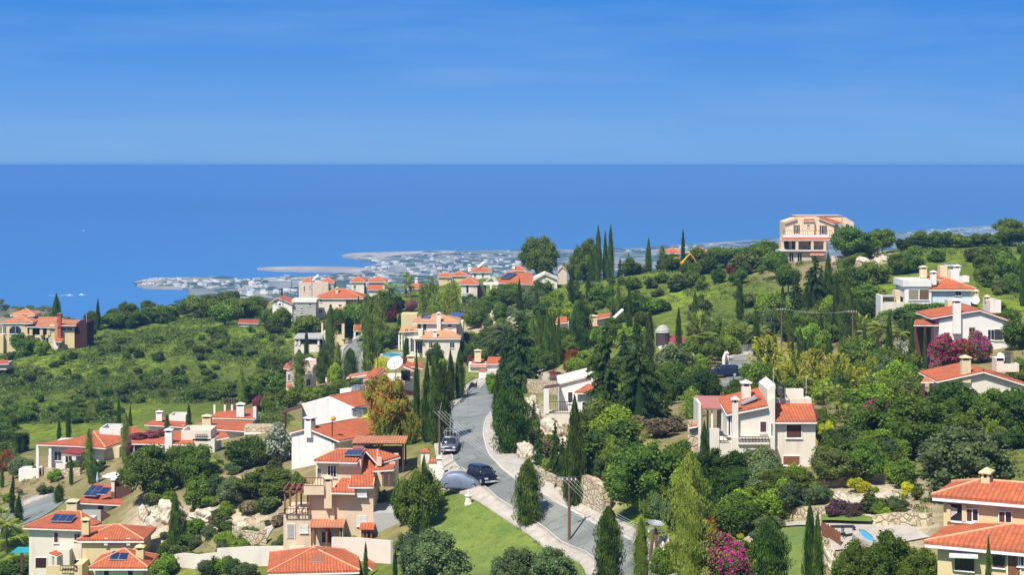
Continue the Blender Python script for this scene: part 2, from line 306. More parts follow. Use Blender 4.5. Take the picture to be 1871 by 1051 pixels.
for nm, ar in (('dry', dry), ('lime', lime)):
    a = me.attributes.new(nm, 'FLOAT', 'POINT'); a.data.foreach_set('value', ar.ravel().astype(np.float32))
gro = bpy.data.objects.new('ground', me); C.objects.link(gro); tag(gro, kind='structure')
# ------------------------------------------------------------ sea, coast, far hill
def sea_mat():
    m, n, b, o = nodes('sea_water'); t = N(n, 'ShaderNodeTexCoord'); s = N(n, 'ShaderNodeSeparateXYZ'); n.links.new(t.outputs['Object'], s.inputs[0])
    mp_ = N(n, 'ShaderNodeMapping'); mp_.inputs['Scale'].default_value = (.0006, .00016, 1); n.links.new(t.outputs['Object'], mp_.inputs[0]); z = N(n, 'ShaderNodeTexNoise'); z.inputs['Scale'].default_value = 1; z.inputs['Detail'].default_value = 6; n.links.new(mp_.outputs[0], z.inputs[0])
    f = rng(n, s.outputs[1], 3000, 13000)      # shallow shelf near the coast, deep water farther out
    a = mixc(n, f, (.055,.20,.47), (.012,.07,.26)); a = mixc(n, rng(n, z.outputs[0], .42, .62, 0, .55), a, (.035,.15,.40))
    z2 = noise(n, .12, 3); n.links.new(a, b.inputs['Base Color']); b.inputs['Roughness'].default_value = .55; b.inputs['Specular IOR Level'].default_value = .08; bump(n, b, z2.outputs[0], .3, .3)
    return m
MB().add([(-60000,900,0),(60000,900,0),(60000,100000,0),(-60000,100000,0)], [(0,1,2,3)]).build('sea', sea_mat()).__setitem__('kind', 'structure')
def sea_pt(u, v): D = H*F/(v-V0); return ((u-U0)/F*D, D)
def coast_mat(name, c1, c2, c3, sc_=.02):
    m, n, b, o = nodes(name); z = noise(n, sc_, 6); z2 = noise(n, sc_*.3, 5)
    a = mixc(n, rng(n, z.outputs[0], .4, .62), c1, c2); a = mixc(n, rng(n, z2.outputs[0], .45, .62), a, c3); n.links.new(a, b.inputs['Base Color']); b.inputs['Roughness'].default_value = 1; b.inputs['Specular IOR Level'].default_value = 0; return m
cm = coast_mat('coast_scrub', (.22,.22,.14), (.52,.44,.32), (.17,.18,.11)); cs = coast_mat('coast_sand', (.62,.52,.38), (.50,.40,.28), (.40,.34,.24))
def land(name, px, z, mat):
    p = [sea_pt(*q) for q in px]; bm = bmesh.new(); vs = [bm.verts.new((x, y, z)) for x, y in p]; f = bm.faces.new(vs)
    r = bmesh.ops.extrude_face_region(bm, geom=[f]); bmesh.ops.translate(bm, verts=[e for e in r['geom'] if isinstance(e, bmesh.types.BMVert)], vec=(0, 0, -z-6)); bmesh.ops.triangulate(bm, faces=bm.faces[:]); bmesh.ops.recalc_face_normals(bm, faces=bm.faces[:])
    me = bpy.data.meshes.new(name); bm.to_mesh(me); me.materials.append(mat); o = bpy.data.objects.new(name, me); C.objects.link(o); tag(o, kind='structure'); return o
MAIN = [(200,700),(330,575),(348,536),(335,529),(300,528),(268,527),(250,523),(250,520),(268,515),(300,511),(350,510),(400,509),(425,512),(440,514),(470,512),(520,509),(560,509),(600,506),(640,504),(668,501),(672,495),(668,490),(690,486),(690,481),(668,478),(650,474),(634,470),(650,467),(700,464),(760,463),(830,461),(900,460),(1000,459),(1100,457),(1180,456),(1250,449),(1400,439),(1500,434),(1635,427),(1700,421),(1810,414),(1871,411),(2400,404),(2600,700)]
land('coastal_plain', MAIN, 4, cm)
land('beach', [(245,521),(262,516),(290,513.5),(345,513),(350,516.5),(300,518),(268,520),(300,524),(345,525),(345,529.5),(300,529),(262,528)], 5.2, cs)
land('sand_spit', [(470,493.5),(500,491.5),(560,490.5),(640,491.5),(668,493.5),(690,497),(668,500),(600,498.5),(540,497.5),(500,496)], 4.6, cs)
land('headland', [(624,470),(645,466.5),(700,464.5),(800,462),(835,462),(830,466),(760,468),(720,471),(700,475),(720,478),(690,480),(655,475)], 5.6, cs)
land('bay_shore', [(436,515.5),(470,513.5),(560,510.5),(640,505.5),(660,507),(560,513),(470,516)], 5.0, cs)
# distant hill on the left
hu = np.linspace(-500, 330, 90); hd = np.linspace(640, 1500, 70); A1, B1 = np.meshgrid(hu, hd)
vt_ = np.interp(A1, [-500, -200, 0, 40, 80, 120, 170, 240, 330], [512, 525, 536, 541, 550, 562, 574, 600, 660]); zr_ = H-(vt_-V0)/F*930
zz_ = zr_-np.abs(B1-930)**1.2*.06-6+2.5*np.sin(A1*.06+B1*.03)*np.sin(B1*.021)+1.4*np.sin(A1*.17)*np.cos(B1*.05+A1*.03)
hm = coast_mat('hill_scrub', (.11,.115,.07), (.30,.24,.17), (.07,.08,.045), .09)
hme = np_mesh('hill', np.stack([(A1-U0)/F*B1, B1, zz_], -1).reshape(-1, 3), gridfaces(*A1.shape), hm, smooth=True)
ho = bpy.data.objects.new('hill', hme); C.objects.link(ho); tag(ho, kind='structure')
# air
hz, n, b, o = nodes('air'); n.nodes.remove(b); pv = N(n, 'ShaderNodeVolumePrincipled'); pv.inputs['Density'].default_value = 0.00016; pv.inputs['Color'].default_value = (.135,.33,.67,1); pv.inputs['Anisotropy'].default_value = -.15
n.links.new(pv.outputs[0], o.inputs['Volume'])
hb = MB().box(-61000, 61000, -300, 101000, -12, 233).build('haze', hz); tag(hb, kind='stuff')
# ------------------------------------------------------------ draped roads, pavements, lawns
def resample(line, n):
    L = [0]
    for a, b in zip(line, line[1:]): L.append(L[-1]+math.hypot(b[0]-a[0], b[1]-a[1]))
    t = np.linspace(0, L[-1], n); return np.stack([np.interp(t, L, [p[0] for p in line]), np.interp(t, L, [p[1] for p in line])], 1)
def smooth_(a, k=2):
    for _ in range(k): a[1:-1] = (a[:-2]+2*a[1:-1]+a[2:])/4
    return a
def strip(name, la, lb, up, mat, th=.0, n=70, m=7):
    a = smooth_(resample([G(*p)[:2] for p in la], n)); b = smooth_(resample([G(*p)[:2] for p in lb], n))
    t = np.linspace(0, 1, m)[None, :, None]; Q = a[:, None, :]*(1-t)+b[:, None, :]*t; Z = zt(Q[..., 0].ravel(), Q[..., 1].ravel()).reshape(n, m)+up
    V = np.concatenate([Q, Z[..., None]], -1).reshape(-1, 3); Fq = gridfaces(n, m)
    if th:
        k = len(V); e = np.concatenate([np.arange(0, n*m, m), np.arange(n*m-1, -1, -m)]); low = V[e].copy(); low[:, 2] -= th
        V = np.vstack([V, low]); ne = len(e); i = np.arange(ne); Fq = np.vstack([Fq, np.stack([e, e[(i+1) % ne], k+(i+1) % ne, k+i], 1)])
    o = bpy.data.objects.new(name, np_mesh(name, V, Fq, mat)); C.objects.link(o); tag(o, kind='structure'); return o
RL = [(1122,1075),(1092,1031),(1040,1000),(1000,972),(955,945),(905,912),(868,880),(842,858),(826,838),(812,815),(805,790),(808,770),(820,752),(840,733),(860,717),(880,704),(898,692),(912,683),(925,675)]
RR = [(1240,1075),(1170,1003),(1105,965),(1060,942),(1010,917),(975,897),(940,877),(915,857),(900,840),(888,817),(883,795),(886,775),(895,758),(903,740),(908,725),(912,713),(920,700),(932,690),(945,680)]
strip('road', RL, RR, .10, asph, n=110, m=14)
def off(line, du, dv): return [(u+du, v+dv) for u, v in line]
RR2 = [(1262,1075),(1200,998),(1130,948),(1085,920),(1036,893),(1003,873),(968,850),(945,832),(930,818),(912,797),(899,780),(903,765),(907,750),(911,735),(916,720),(921,709),(930,697),(943,686),(955,677)]
strip('pavement', off(RR,0,0), RR2, .24, paver, th=.35, n=110, m=5)
strip('kerb', off(RR,-1.5,.6), off(RR,1.2,-.4), .262, kerbm, th=.3, n=110, m=2)
RL2 = [(1092,1075),(1063,1034),(1015,1012),(975,985),(930,955),(885,925),(846,905),(812,893)]
strip('pavement.001', RL[:8], RL2, .24, paver, th=.3, n=60, m=4)
strip('pavement.002', RL[8:], [(800,850),(795,828),(790,800),(795,765),(806,742),(828,724),(848,708),(866,697),(880,687),(892,680),(905,673)], .24, paver, th=.3, n=60, m=4)
strip('kerb.001', off(RL[8:],0,0), off(RL[8:],2,0), .262, kerbm, th=.3, n=60, m=2); strip('kerb.002', off(RL[:8],0,0), off(RL[:8],.5,-1), .262, kerbm, th=.3, n=60, m=2)
strip('driveway', [(842,858),(826,838),(812,828)], [(815,898),(788,896),(768,885)], .13, paver, n=20, m=12)
strip('road.001', [(618,730),(622,700),(625,680),(626,659),(628,641),(640,627),(656,619),(680,607),(705,597)], [(668,730),(668,700),(664,680),(658,666),(657,654),(663,641),(668,629),(690,614),(715,602)], .10, asph, n=60, m=8)
strip('pavement.003', [(668,690),(658,666),(657,654),(663,641),(668,629)], [(676,690),(667,668),(666,655),(671,643),(676,631)], .24, paver, th=.3, n=30, m=4)
strip('pavement.004', [(626,659),(628,641),(640,627),(656,619),(680,607)], [(617,659),(620,640),(634,624),(650,615),(676,603)], .24, paver, th=.3, n=30, m=4)
strip('road.002', [(1300,705),(1330,690),(1336,675),(1333,662),(1342,652),(1360,648),(1400,646)], [(1352,712),(1362,697),(1366,680),(1375,668),(1390,662),(1410,660),(1440,660)], .10, asph, n=30, m=8)
strip('pavement.005', [(1330,690),(1336,675),(1333,662),(1342,652),(1360,648),(1400,646)], [(1322,688),(1328,672),(1325,659),(1336,648),(1356,644),(1400,642)], .24, paver, th=.3, n=30, m=4)
strip('road.003', [(-30,950),(20,938),(60,920),(88,908),(100,902)], [(-30,985),(40,962),(80,945),(110,925),(125,913)], .10, asph, n=30, m=8)
strip('pavement.006', [(-30,950),(20,938),(60,920),(88,908),(100,902)], [(-30,940),(20,930),(58,911),(84,901),(96,896)], .24, paver, th=.3, n=30, m=4)
strip('lawn', [(812,900),(846,909),(885,928),(930,958),(975,989),(1015,1016),(1063,1038),(1095,1080)], [(780,925),(760,950),(770,980),(800,1010),(830,1035),(870,1055),(950,1075),(1010,1085)], .07, lawnm, n=50, m=24)
strip('lawn.001', [(1425,968),(1480,965),(1490,975)], [(1428,1050),(1450,1075),(1500,1075)], .08, lawnm, n=16, m=16)
strip('lawn.002', [(1500,945),(1560,946),(1595,953)], [(1500,958),(1560,960),(1592,961)], .30, lawnm, n=20, m=5)
strip('path', [(1425,960),(1480,955),(1500,957)], [(1425,967),(1480,964),(1500,966)], .15, paver, n=12, m=4)
strip('pool_terrace', [(1505,962),(1560,962),(1600,965),(1660,962)], [(1520,1010),(1560,1005),(1620,1000),(1700,985)], .12, paver, n=20, m=10)
strip('path.001', [(470,985),(478,975),(488,962),(500,950),(508,938)], [(486,990),(492,978),(500,967),(512,955),(520,942)], .12, paver, n=20, m=4)
# ------------------------------------------------------------ vegetation templates (unit size: width 1, height 1, base at z=0)
def cards(Cn, out, a, b, tilt=.8, jit=.35, up=None):
    n = len(Cn); nr = out*(1-tilt)+RNG.normal(size=(n, 3))*tilt*.6; nr /= np.linalg.norm(nr, axis=1, keepdims=True)+1e-9
    h = RNG.normal(size=(n, 3)) if up is None else np.asarray(up)+RNG.normal(size=(n, 3))*.35
    t1 = h-(h*nr).sum(1, keepdims=True)*nr; t1 /= np.linalg.norm(t1, axis=1, keepdims=True)+1e-9; t2 = np.cross(nr, t1)
    s = (1+RNG.uniform(-jit, jit, (n, 1))); A = a*s; B = b*s
    V = np.stack([Cn+t1*A, Cn+t2*B, Cn-t1*A, Cn-t2*B], 1).reshape(-1, 3); return V, np.arange(4*n).reshape(n, 4)
def ball(c, r, n1=8, n2=5):
    th = np.linspace(0, 2*np.pi, n1, endpoint=False); ph = np.linspace(-1.35, 1.35, n2)
    P = np.array([[c[0]+r[0]*math.cos(t)*math.cos(p), c[1]+r[1]*math.sin(t)*math.cos(p), c[2]+r[2]*math.sin(p)] for p in ph for t in th])
    f = [(j*n1+i, j*n1+(i+1) % n1, (j+1)*n1+(i+1) % n1, (j+1)*n1+i) for j in range(n2-1) for i in range(n1)]+[(0,1,2,3),(4,5,6,7)]+[((n2-1)*n1, (n2-1)*n1+1, (n2-1)*n1+2, (n2-1)*n1+3), ((n2-1)*n1+4, (n2-1)*n1+5, (n2-1)*n1+6, (n2-1)*n1+7)]
    return P, np.array(f)
class Veg:
    def __init__(s): s.V = []; s.F = []; s.T = []; s.k = 0
    def add(s, V, Fq, T):
        s.V.append(V); s.F.append(np.asarray(Fq)+s.k); s.T.append(T); s.k += len(V); return s
    def mesh(s, name, mat): return np_mesh(name, np.vstack(s.V), np.vstack(s.F), mat, np.concatenate(s.T))
def lobes_crown(name, N_, a, K, z0, z1, rl=(.13,.24), flat=1., core=.72, seed=1, b=None, tilt=.8, gap=.0):
    global RNG; RNG = np.random.default_rng(seed); g = Veg(); Lc = []; zc = (z0+z1)/2; hz_ = (z1-z0)/2
    for i in range(K):
        d = RNG.normal(size=3); d /= np.linalg.norm(d); rr = RNG.uniform(.35, 1)**.5; r = RNG.uniform(*rl)
        c = np.array([d[0]*(.5-r*.85)*rr, d[1]*(.5-r*.85)*rr, zc+d[2]*(hz_-r*.7)*rr]); Lc.append((c, r))
    Lc.append((np.array([0, 0, zc]), .26)); per = N_//len(Lc)
    for c, r in Lc:
        n = int(per*(r/.19)**2); d = RNG.normal(size=(n, 3)); d /= np.linalg.norm(d, axis=1, keepdims=True); q = RNG.uniform(.55, 1.1, (n, 1))**.6
        P = c+d*r*q*np.array([1, 1, flat*(hz_*2)**.35]); 
        keep = np.ones(len(P), bool)
        for c2, r2 in Lc:
            if c2 is not c: keep &= (((P-c2)/r2)**2).sum(1) > .45
        keep &= (P[:, 2] > z0-.02); P = P[keep]; dd = d[keep]
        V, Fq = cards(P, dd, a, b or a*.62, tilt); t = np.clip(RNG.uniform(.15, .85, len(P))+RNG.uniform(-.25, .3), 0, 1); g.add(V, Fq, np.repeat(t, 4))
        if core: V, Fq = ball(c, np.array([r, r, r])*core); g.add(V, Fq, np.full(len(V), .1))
    return g.mesh(name, None)
def cypress_mesh(name, N_, seed, fat=0., loose=0., a=.022, b=.009, tip=.45):
    global RNG; RNG = np.random.default_rng(seed); g = Veg(); ph = RNG.uniform(0, 6.28, 6)
    def prof(z, th):
        base = np.clip(z/.10, 0, 1)**.6*(1-np.clip((z-.30-fat*.25)/(.72-fat*.25), 0, 1)**(1.5+fat*1.2))
        lump = 1+.13*np.sin(3*th+ph[0]+9*z)+.10*np.sin(5*th+ph[1]-14*z)+.09*np.sin(23*z+ph[2]+2*th)+(.22*loose)*np.sin(37*z+ph[3]+3*th)
        return np.maximum(.46*base*lump, .01)
    z = RNG.uniform(.0, 1, N_)**.9; th = RNG.uniform(0, 6.28, N_); r = prof(z, th)*RNG.uniform(.62, 1.12+loose*.25, N_)
    P = np.stack([r*np.cos(th), r*np.sin(th), z], 1); o = np.stack([np.cos(th), np.sin(th), np.full(N_, .25)], 1)
    V, Fq = cards(P, o, a, b, .7, .4, up=(0, 0, 2.2 if not loose else 1)); V[:, :2] *= 1
    t = np.clip(RNG.uniform(.1, .8, N_)+.25*np.sin(3*th+ph[0]+9*z)+.2*np.sin(31*z+ph[4]+th*2), 0, 1); g.add(V, Fq, np.repeat(t, 4))
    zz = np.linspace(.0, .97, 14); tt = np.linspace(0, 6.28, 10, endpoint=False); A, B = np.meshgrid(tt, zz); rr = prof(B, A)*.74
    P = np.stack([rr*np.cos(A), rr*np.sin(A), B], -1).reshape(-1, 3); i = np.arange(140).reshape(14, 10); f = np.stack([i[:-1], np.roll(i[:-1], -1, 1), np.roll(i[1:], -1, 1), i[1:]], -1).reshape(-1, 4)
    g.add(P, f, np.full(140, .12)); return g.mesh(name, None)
def pine_mesh(name, N_, seed, levels=13, droop=.12, spread=.5, a=.02, b=.009, z0=.06, rag=.25, ex=.75):
    global RNG; RNG = np.random.default_rng(seed); g = Veg(); per = N_//(levels*7)
    for i in range(levels):
        z = z0+(1-z0)*(i/levels)**.92; L = spread*(1-(i/levels))**ex
        for k in range(max(4, 8-i//4)):
            th = RNG.uniform(0, 6.28); l = max(.05, L*(1+RNG.uniform(-rag, rag))); n = max(14, int(per*l/spread*1.5)); t = RNG.uniform(.12, 1, n)
            P = np.stack([np.cos(th)*l*t, np.sin(th)*l*t, z+.10*t*l-droop*t*t*l*1.6], 1)+RNG.normal(size=(n, 3))*np.array([.10, .10, .045])*l*(.35+.6*(1-t[:, None]))
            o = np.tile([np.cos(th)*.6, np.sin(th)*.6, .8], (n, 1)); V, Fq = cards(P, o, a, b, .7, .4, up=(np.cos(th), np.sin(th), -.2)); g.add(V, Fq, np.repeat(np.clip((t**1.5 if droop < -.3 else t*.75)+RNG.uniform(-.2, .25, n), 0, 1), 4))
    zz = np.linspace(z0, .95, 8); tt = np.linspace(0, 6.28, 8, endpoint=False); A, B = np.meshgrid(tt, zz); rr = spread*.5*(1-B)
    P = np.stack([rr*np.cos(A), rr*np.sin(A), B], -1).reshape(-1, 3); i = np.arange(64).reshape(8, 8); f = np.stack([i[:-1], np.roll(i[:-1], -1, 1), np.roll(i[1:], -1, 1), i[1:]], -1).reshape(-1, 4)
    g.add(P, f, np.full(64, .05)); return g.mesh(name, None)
def palm_mesh(name, seed, nf=34, z0=.62, fan=False, L=.5):
    global RNG; RNG = np.random.default_rng(seed); g = Veg()
    for i in range(nf):
        th = RNG.uniform(0, 6.28); e = RNG.uniform(-.5, 1.25); l = L*RNG.uniform(.8, 1.1); tone = np.clip(.25+.5*(e+.5)/1.7+RNG.uniform(-.15, .2), 0, 1)
        d = np.array([math.cos(th), math.sin(th), 0]); s = np.array([-math.sin(th), math.cos(th), 0]); V = []; Fq = []
        if fan:
            c = np.array([0, 0, z0])+d*l*.55*math.cos(e)+np.array([0, 0, l*.55*math.sin(e)*1.0]); ax = d*math.cos(e)+np.array([0, 0, math.sin(e)])
            for q in np.linspace(-1.5, 1.5, 11):
                tip_ = c+(ax*math.cos(q)+s*math.sin(q))*l*.5+np.array([0, 0, -.10*l]); m_ = (c+tip_)/2; w_ = np.cross(tip_-c, [0, 0, 1.]); w_ /= np.linalg.norm(w_)+1e-6
                k = len(V); V += [c, m_+w_*.018, tip_, m_-w_*.018]; Fq.append((k, k+1, k+2, k+3))
            k = len(V); o_ = np.array([0, 0, z0]); V += [o_+s*.006, o_-s*.006, c-s*.006, c+s*.006]; Fq.append((k, k+1, k+2, k+3))
        else:
            pr = None
            for j in range(15):
                t = j/14; P = np.array([0, 0, z0])+d*l*(t*math.cos(e)*1.0+.12*t*t)+np.array([0, 0, l*(t*math.sin(e)-.55*t*t)]); 
                for sg in (-1, 1):
                    ll = l*.30*(math.sin(.25+2.7*t)**.7 if t < .98 else .3); tip_ = P+s*sg*ll*.75+d*ll*.5+np.array([0, 0, -ll*.28]); m_ = (P+tip_)/2; w_ = d*.016
                    k = len(V); V += [P, m_+w_, tip_, m_-w_]; Fq.append((k, k+1, k+2, k+3))
                if pr is not None: k = len(V); V += [pr+s*.005, pr-s*.005, P-s*.005, P+s*.005]; Fq.append((k, k+1, k+2, k+3))
                pr = P
        g.add(np.array(V), np.array(Fq), np.full(len(V), tone))
    return g.mesh(name, None)
TM = {}
def tmesh(key, fn):
    if key not in TM: TM[key] = fn()
    return TM[key]
SH = dict(
 cyp=[lambda: cypress_mesh('cypress_leaves', 4200, 11, .1, .15, .030, .014), lambda: cypress_mesh('cypress_leaves', 4200, 12, .3, .25, .030, .014), lambda: cypress_mesh('cypress_leaves', 4200, 13, .0, .1, .030, .014)],
 fat=[lambda: cypress_mesh('cypress_leaves', 9000, 21, .9, .25, .024, .011), lambda: cypress_mesh('cypress_leaves', 9000, 22, .7, .35, .024, .011)],
 col=[lambda: cypress_mesh('column_leaves', 4200, 31, .8, 1.6, .022, .017), lambda: cypress_mesh('column_leaves', 4200, 32, .5, 1.5, .022, .017)],
 bigcol=[lambda: cypress_mesh('column_leaves', 11000, 33, .5, 1.7, .012, .009)],
 rnd=[lambda s=s: lobes_crown('leaves', 4600, .030, 22, .02, 1, seed=s) for s in (41, 42, 43, 44)],
 big=[lambda s=s: lobes_crown('leaves', 17000, .0185, 42, .0, 1, rl=(.08, .17), seed=s) for s in (51, 52, 53)],
 tree=[lambda s=s: lobes_crown('leaves', 5600, .028, 24, .22, 1, seed=s) for s in (61, 62, 63)],
 low=[lambda s=s: lobes_crown('leaves', 1500, .058, 9, -.05, 1, rl=(.18, .28), seed=s) for s in (71, 72, 73, 74)],
 airy=[lambda s=s: lobes_crown('leaves', 7000, .021, 26, .05, 1, rl=(.10, .19), core=.3, seed=s) for s in (81, 82)],
 pine=[lambda s=s: pine_mesh('needles', 10000, s, 14, .12, .5, .030, .013) for s in (91, 92)],
 bigpine=[lambda s=s: pine_mesh('needles', 26000, s, 18, .1, .52, .021, .010, .02, .35, .62) for s in (93, 94)],
 arau=[lambda: pine_mesh('needles', 5000, 95, 8, -.05, .5, .022, .01, .08, .1)],
 gold=[lambda: pine_mesh('sprays', 7500, 96, 12, -.55, .5, .024, .011, .0, .3), lambda: pine_mesh('sprays', 7500, 97, 12, -.55, .5, .024, .011, .0, .35)],
 date=[lambda: palm_mesh('fronds', 101, 40, .62), lambda: palm_mesh('fronds', 102, 36, .62)],
 fan=[lambda: palm_mesh('fronds', 103, 46, .60, True, .48)], tall=[lambda: palm_mesh('fronds', 104, 26, .84, True, .30)],
 spike=[lambda: palm_mesh('fronds', 105, 34, .25, False, .62)],
 flow=[lambda s=s: lobes_crown('flowers', 3400, .033, 22, .04, 1.02, seed=s, core=0) for s in (41, 42, 43, 44)],
)
PAL = {}
def coloured(shape, i, mat):
    k = (shape, i, mat)
    if k not in PAL:
        m = tmesh((shape, i), SH[shape][i]).copy(); m.materials.clear(); m.materials.append(L_[mat]); PAL[k] = m
    return PAL[k]
def trunk_mesh(h, r):
    k = ('trunk', round(h, 2), r)
    if k not in PAL:
        m = MB(); m.tube((0, 0, -.08), (.01, 0, h*.5), r, r*.8, 7); m.tube((.01, 0, h*.5), (-.01, .01, h), r*.8, r*.5, 7)
        for i in range(5):
            a = i*1.3; m.tube((0, 0, h*(.55+.08*i)), (math.cos(a)*.22, math.sin(a)*.22, h*(.55+.08*i)+.22), r*.45, r*.15, 5)
        me = bpy.data.meshes.new('trunk'); me.from_pydata(m.v, [], m.f); me.materials.append(trunkm); PAL[k] = me
    return PAL[k]
# kind: (object name, category, description words, shape, leaf colour, trunk height or 0, trunk radius, crown part name, flowers)
KIND = dict(
 gcyp=('cypress', 'cypress', 'bright green slender cypress', 'cyp', 'broad', .12, .03, 'crown', None),
 cyp=('cypress', 'cypress', 'dark green cypress', 'cyp', 'cyp', .12, .03, 'crown', None), fat=('cypress', 'cypress', 'broad dark cypress', 'fat', 'cyp', .08, .05, 'crown', None),
 col=('columnar_tree', 'tree', 'light green columnar tree', 'col', 'lit', .15, .03, 'crown', None), bigcol=('columnar_tree', 'tree', 'pale green loose columnar tree', 'bigcol', 'lit', .1, .03, 'crown', None), dcol=('columnar_tree', 'tree', 'dark ivy-clad columnar tree', 'col', 'broad', .15, .03, 'crown', None),
 tree=('broadleaf_tree', 'tree', 'leafy green tree', 'tree', 'broad', .5, .03, 'crown', None), ltree=('broadleaf_tree', 'tree', 'light green leafy tree', 'airy', 'lit', .4, .025, 'crown', None),
 big=('broadleaf_tree', 'tree', 'large dark green tree', 'big', 'broad', .4, .03, 'crown', None), euc=('eucalyptus_tree', 'tree', 'tall rounded eucalyptus', 'big', 'broad', .4, .03, 'crown', None),
 gbig=('olive_tree', 'tree', 'large grey-green olive tree', 'big', 'olive', .3, .04, 'crown', None), olive=('olive_tree', 'tree', 'grey-green olive tree', 'rnd', 'olive', .3, .04, 'crown', None),
 pine=('conifer', 'conifer', 'dark green conifer', 'pine', 'pine', .9, .02, 'crown', None), bpine=('conifer', 'conifer', 'big dark conifer', 'bigpine', 'pine', .9, .02, 'crown', None), arau=('norfolk_pine', 'conifer', 'small tiered conifer', 'arau', 'pine', .95, .02, 'crown', None),
 gold=('golden_thuja', 'conifer', 'yellow-tipped thuja', 'gold', 'gold', .3, .03, 'crown', None), date=('date_palm', 'palm', 'feathery date palm', 'date', 'palm', .62, .035, 'crown', None), ddate=('date_palm', 'palm', 'silvery date palm', 'date', 'dpal', .62, .05, 'crown', None),
 fan=('fan_palm', 'palm', 'bushy fan palm', 'fan', 'palm', .60, .07, 'crown', None), tall=('fan_palm', 'palm', 'slender fan palm', 'tall', 'palm', .84, .02, 'crown', None), yuc=('yucca', 'plant', 'spiky yucca', 'spike', 'palm', .25, .04, 'leaves', None),
 bush=('shrub', 'shrub', 'green shrub', 'rnd', 'broad', 0, 0, 'leaves', None), dbush=('dark_shrub', 'bush', 'dark green shrub', 'rnd', 'cyp', 0, 0, 'leaves', None), lbush=('bright_shrub', 'bush', 'bright green shrub', 'rnd', 'bright', 0, 0, 'leaves', None), ybush=('shrub', 'shrub', 'yellow-green shrub', 'rnd', 'yell', 0, 0, 'leaves', None), gbush=('grey_shrub', 'bush', 'grey-green shrub', 'rnd', 'olive', 0, 0, 'leaves', None),  # dark, bright and grey-green ones are colour variants of the same shrub
 bbush=('large_shrub', 'shrub', 'large dark green shrub', 'big', 'broad', 0, 0, 'leaves', None), bcar=('large_shrub', 'shrub', 'large blackish green shrub', 'big', 'cyp', 0, 0, 'leaves', None), bolv=('large_shrub', 'shrub', 'large olive green shrub', 'big', 'scrub', 0, 0, 'leaves', None), bgry=('large_shrub', 'shrub', 'large grey-green shrub', 'big', 'olive', 0, 0, 'leaves', None),
 oran=('autumn_tree', 'tree', 'orange and yellow leaved tree', 'big', 'orange', .3, .03, 'crown', None), yel=('autumn_tree', 'tree', 'yellow-green leaved tree', 'airy', 'yell', .4, .025, 'crown', None),
 boug=('bougainvillea', 'flowering shrub', 'magenta bougainvillea', 'rnd', 'broad', 0, 0, 'leaves', 'mag'), redb=('bougainvillea', 'flowering shrub', 'red bougainvillea', 'rnd', 'broad', 0, 0, 'leaves', 'red'), purb=('bougainvillea', 'flowering shrub', 'dark purple flowering shrub', 'rnd', 'cyp', 0, 0, 'leaves', 'purple'), whtb=('white_oleander', 'flowering shrub', 'white flowering shrub', 'rnd', 'olive', 0, 0, 'leaves', 'wht'), rust=('shrub', 'shrub', 'dark red leaved shrub', 'rnd', 'rust', 0, 0, 'leaves', None),
 scr=('scrub_bush', 'bush', 'low scrub bush', 'low', 'scrub', 0, 0, None, None), dscr=('dark_scrub_bush', 'bush', 'dark scrub bush', 'low', 'broad', 0, 0, None, None), dry=('dry_bush', 'bush', 'dry brown bush', 'low', 'drys', 0, 0, None, None),  # dscr is the same scrub bush with another leaf colour, no separate species
)
REG = []          # things that still want a label: (object, description, u, v)
cnt = 0
def veg(kind, u, v, hp, wp, D=None, label=None, group=None, reg=True, z=None, sink=.02):
    global cnt; cnt += 1
    nm, cat, desc, shape, col, th, tr, part, fl = KIND[kind]
    if D is None: x, y, zg = G(u, v)
    else: x, y = (u-U0)/F*D, D; zg = float(zt(x, y)[0])
    if z is not None: zg = z
    s = y/F; h = hp*s if D is None or z is not None else max(2.0, H-(v-hp-V0)/F*y-zg); w_ = wp*s; i = cnt % len(SH[shape])
    if part is None:
        r = bpy.data.objects.new(nm, coloured(shape, i, col)); C.objects.link(r); r.location = (x, y, zg); tag(r, None, cat)
    else:
        r = empty(nm, (x, y, zg), 0, None, cat); o = bpy.data.objects.new(part, coloured(shape, i, col)); C.objects.link(o); o.parent = r
        if th: t = bpy.data.objects.new('trunk', trunk_mesh(th, tr)); C.objects.link(t); t.parent = r
        if fl: f_ = bpy.data.objects.new('flowers', coloured('flow', i, fl)); C.objects.link(f_); f_.parent = r
    r.location.z -= sink*h; r.rotation_euler = (0, 0, (cnt*2.399) % 6.28); k = 1.0 if shape in ('cyp', 'fat', 'col', 'bigcol') else 1.06
    r.scale = (w_*k, w_*k, h)
    if group: r['group'] = group
    if label: r['label'] = label
    elif reg: REG.append((r, desc, u, v-hp*.5, hp))
    return r
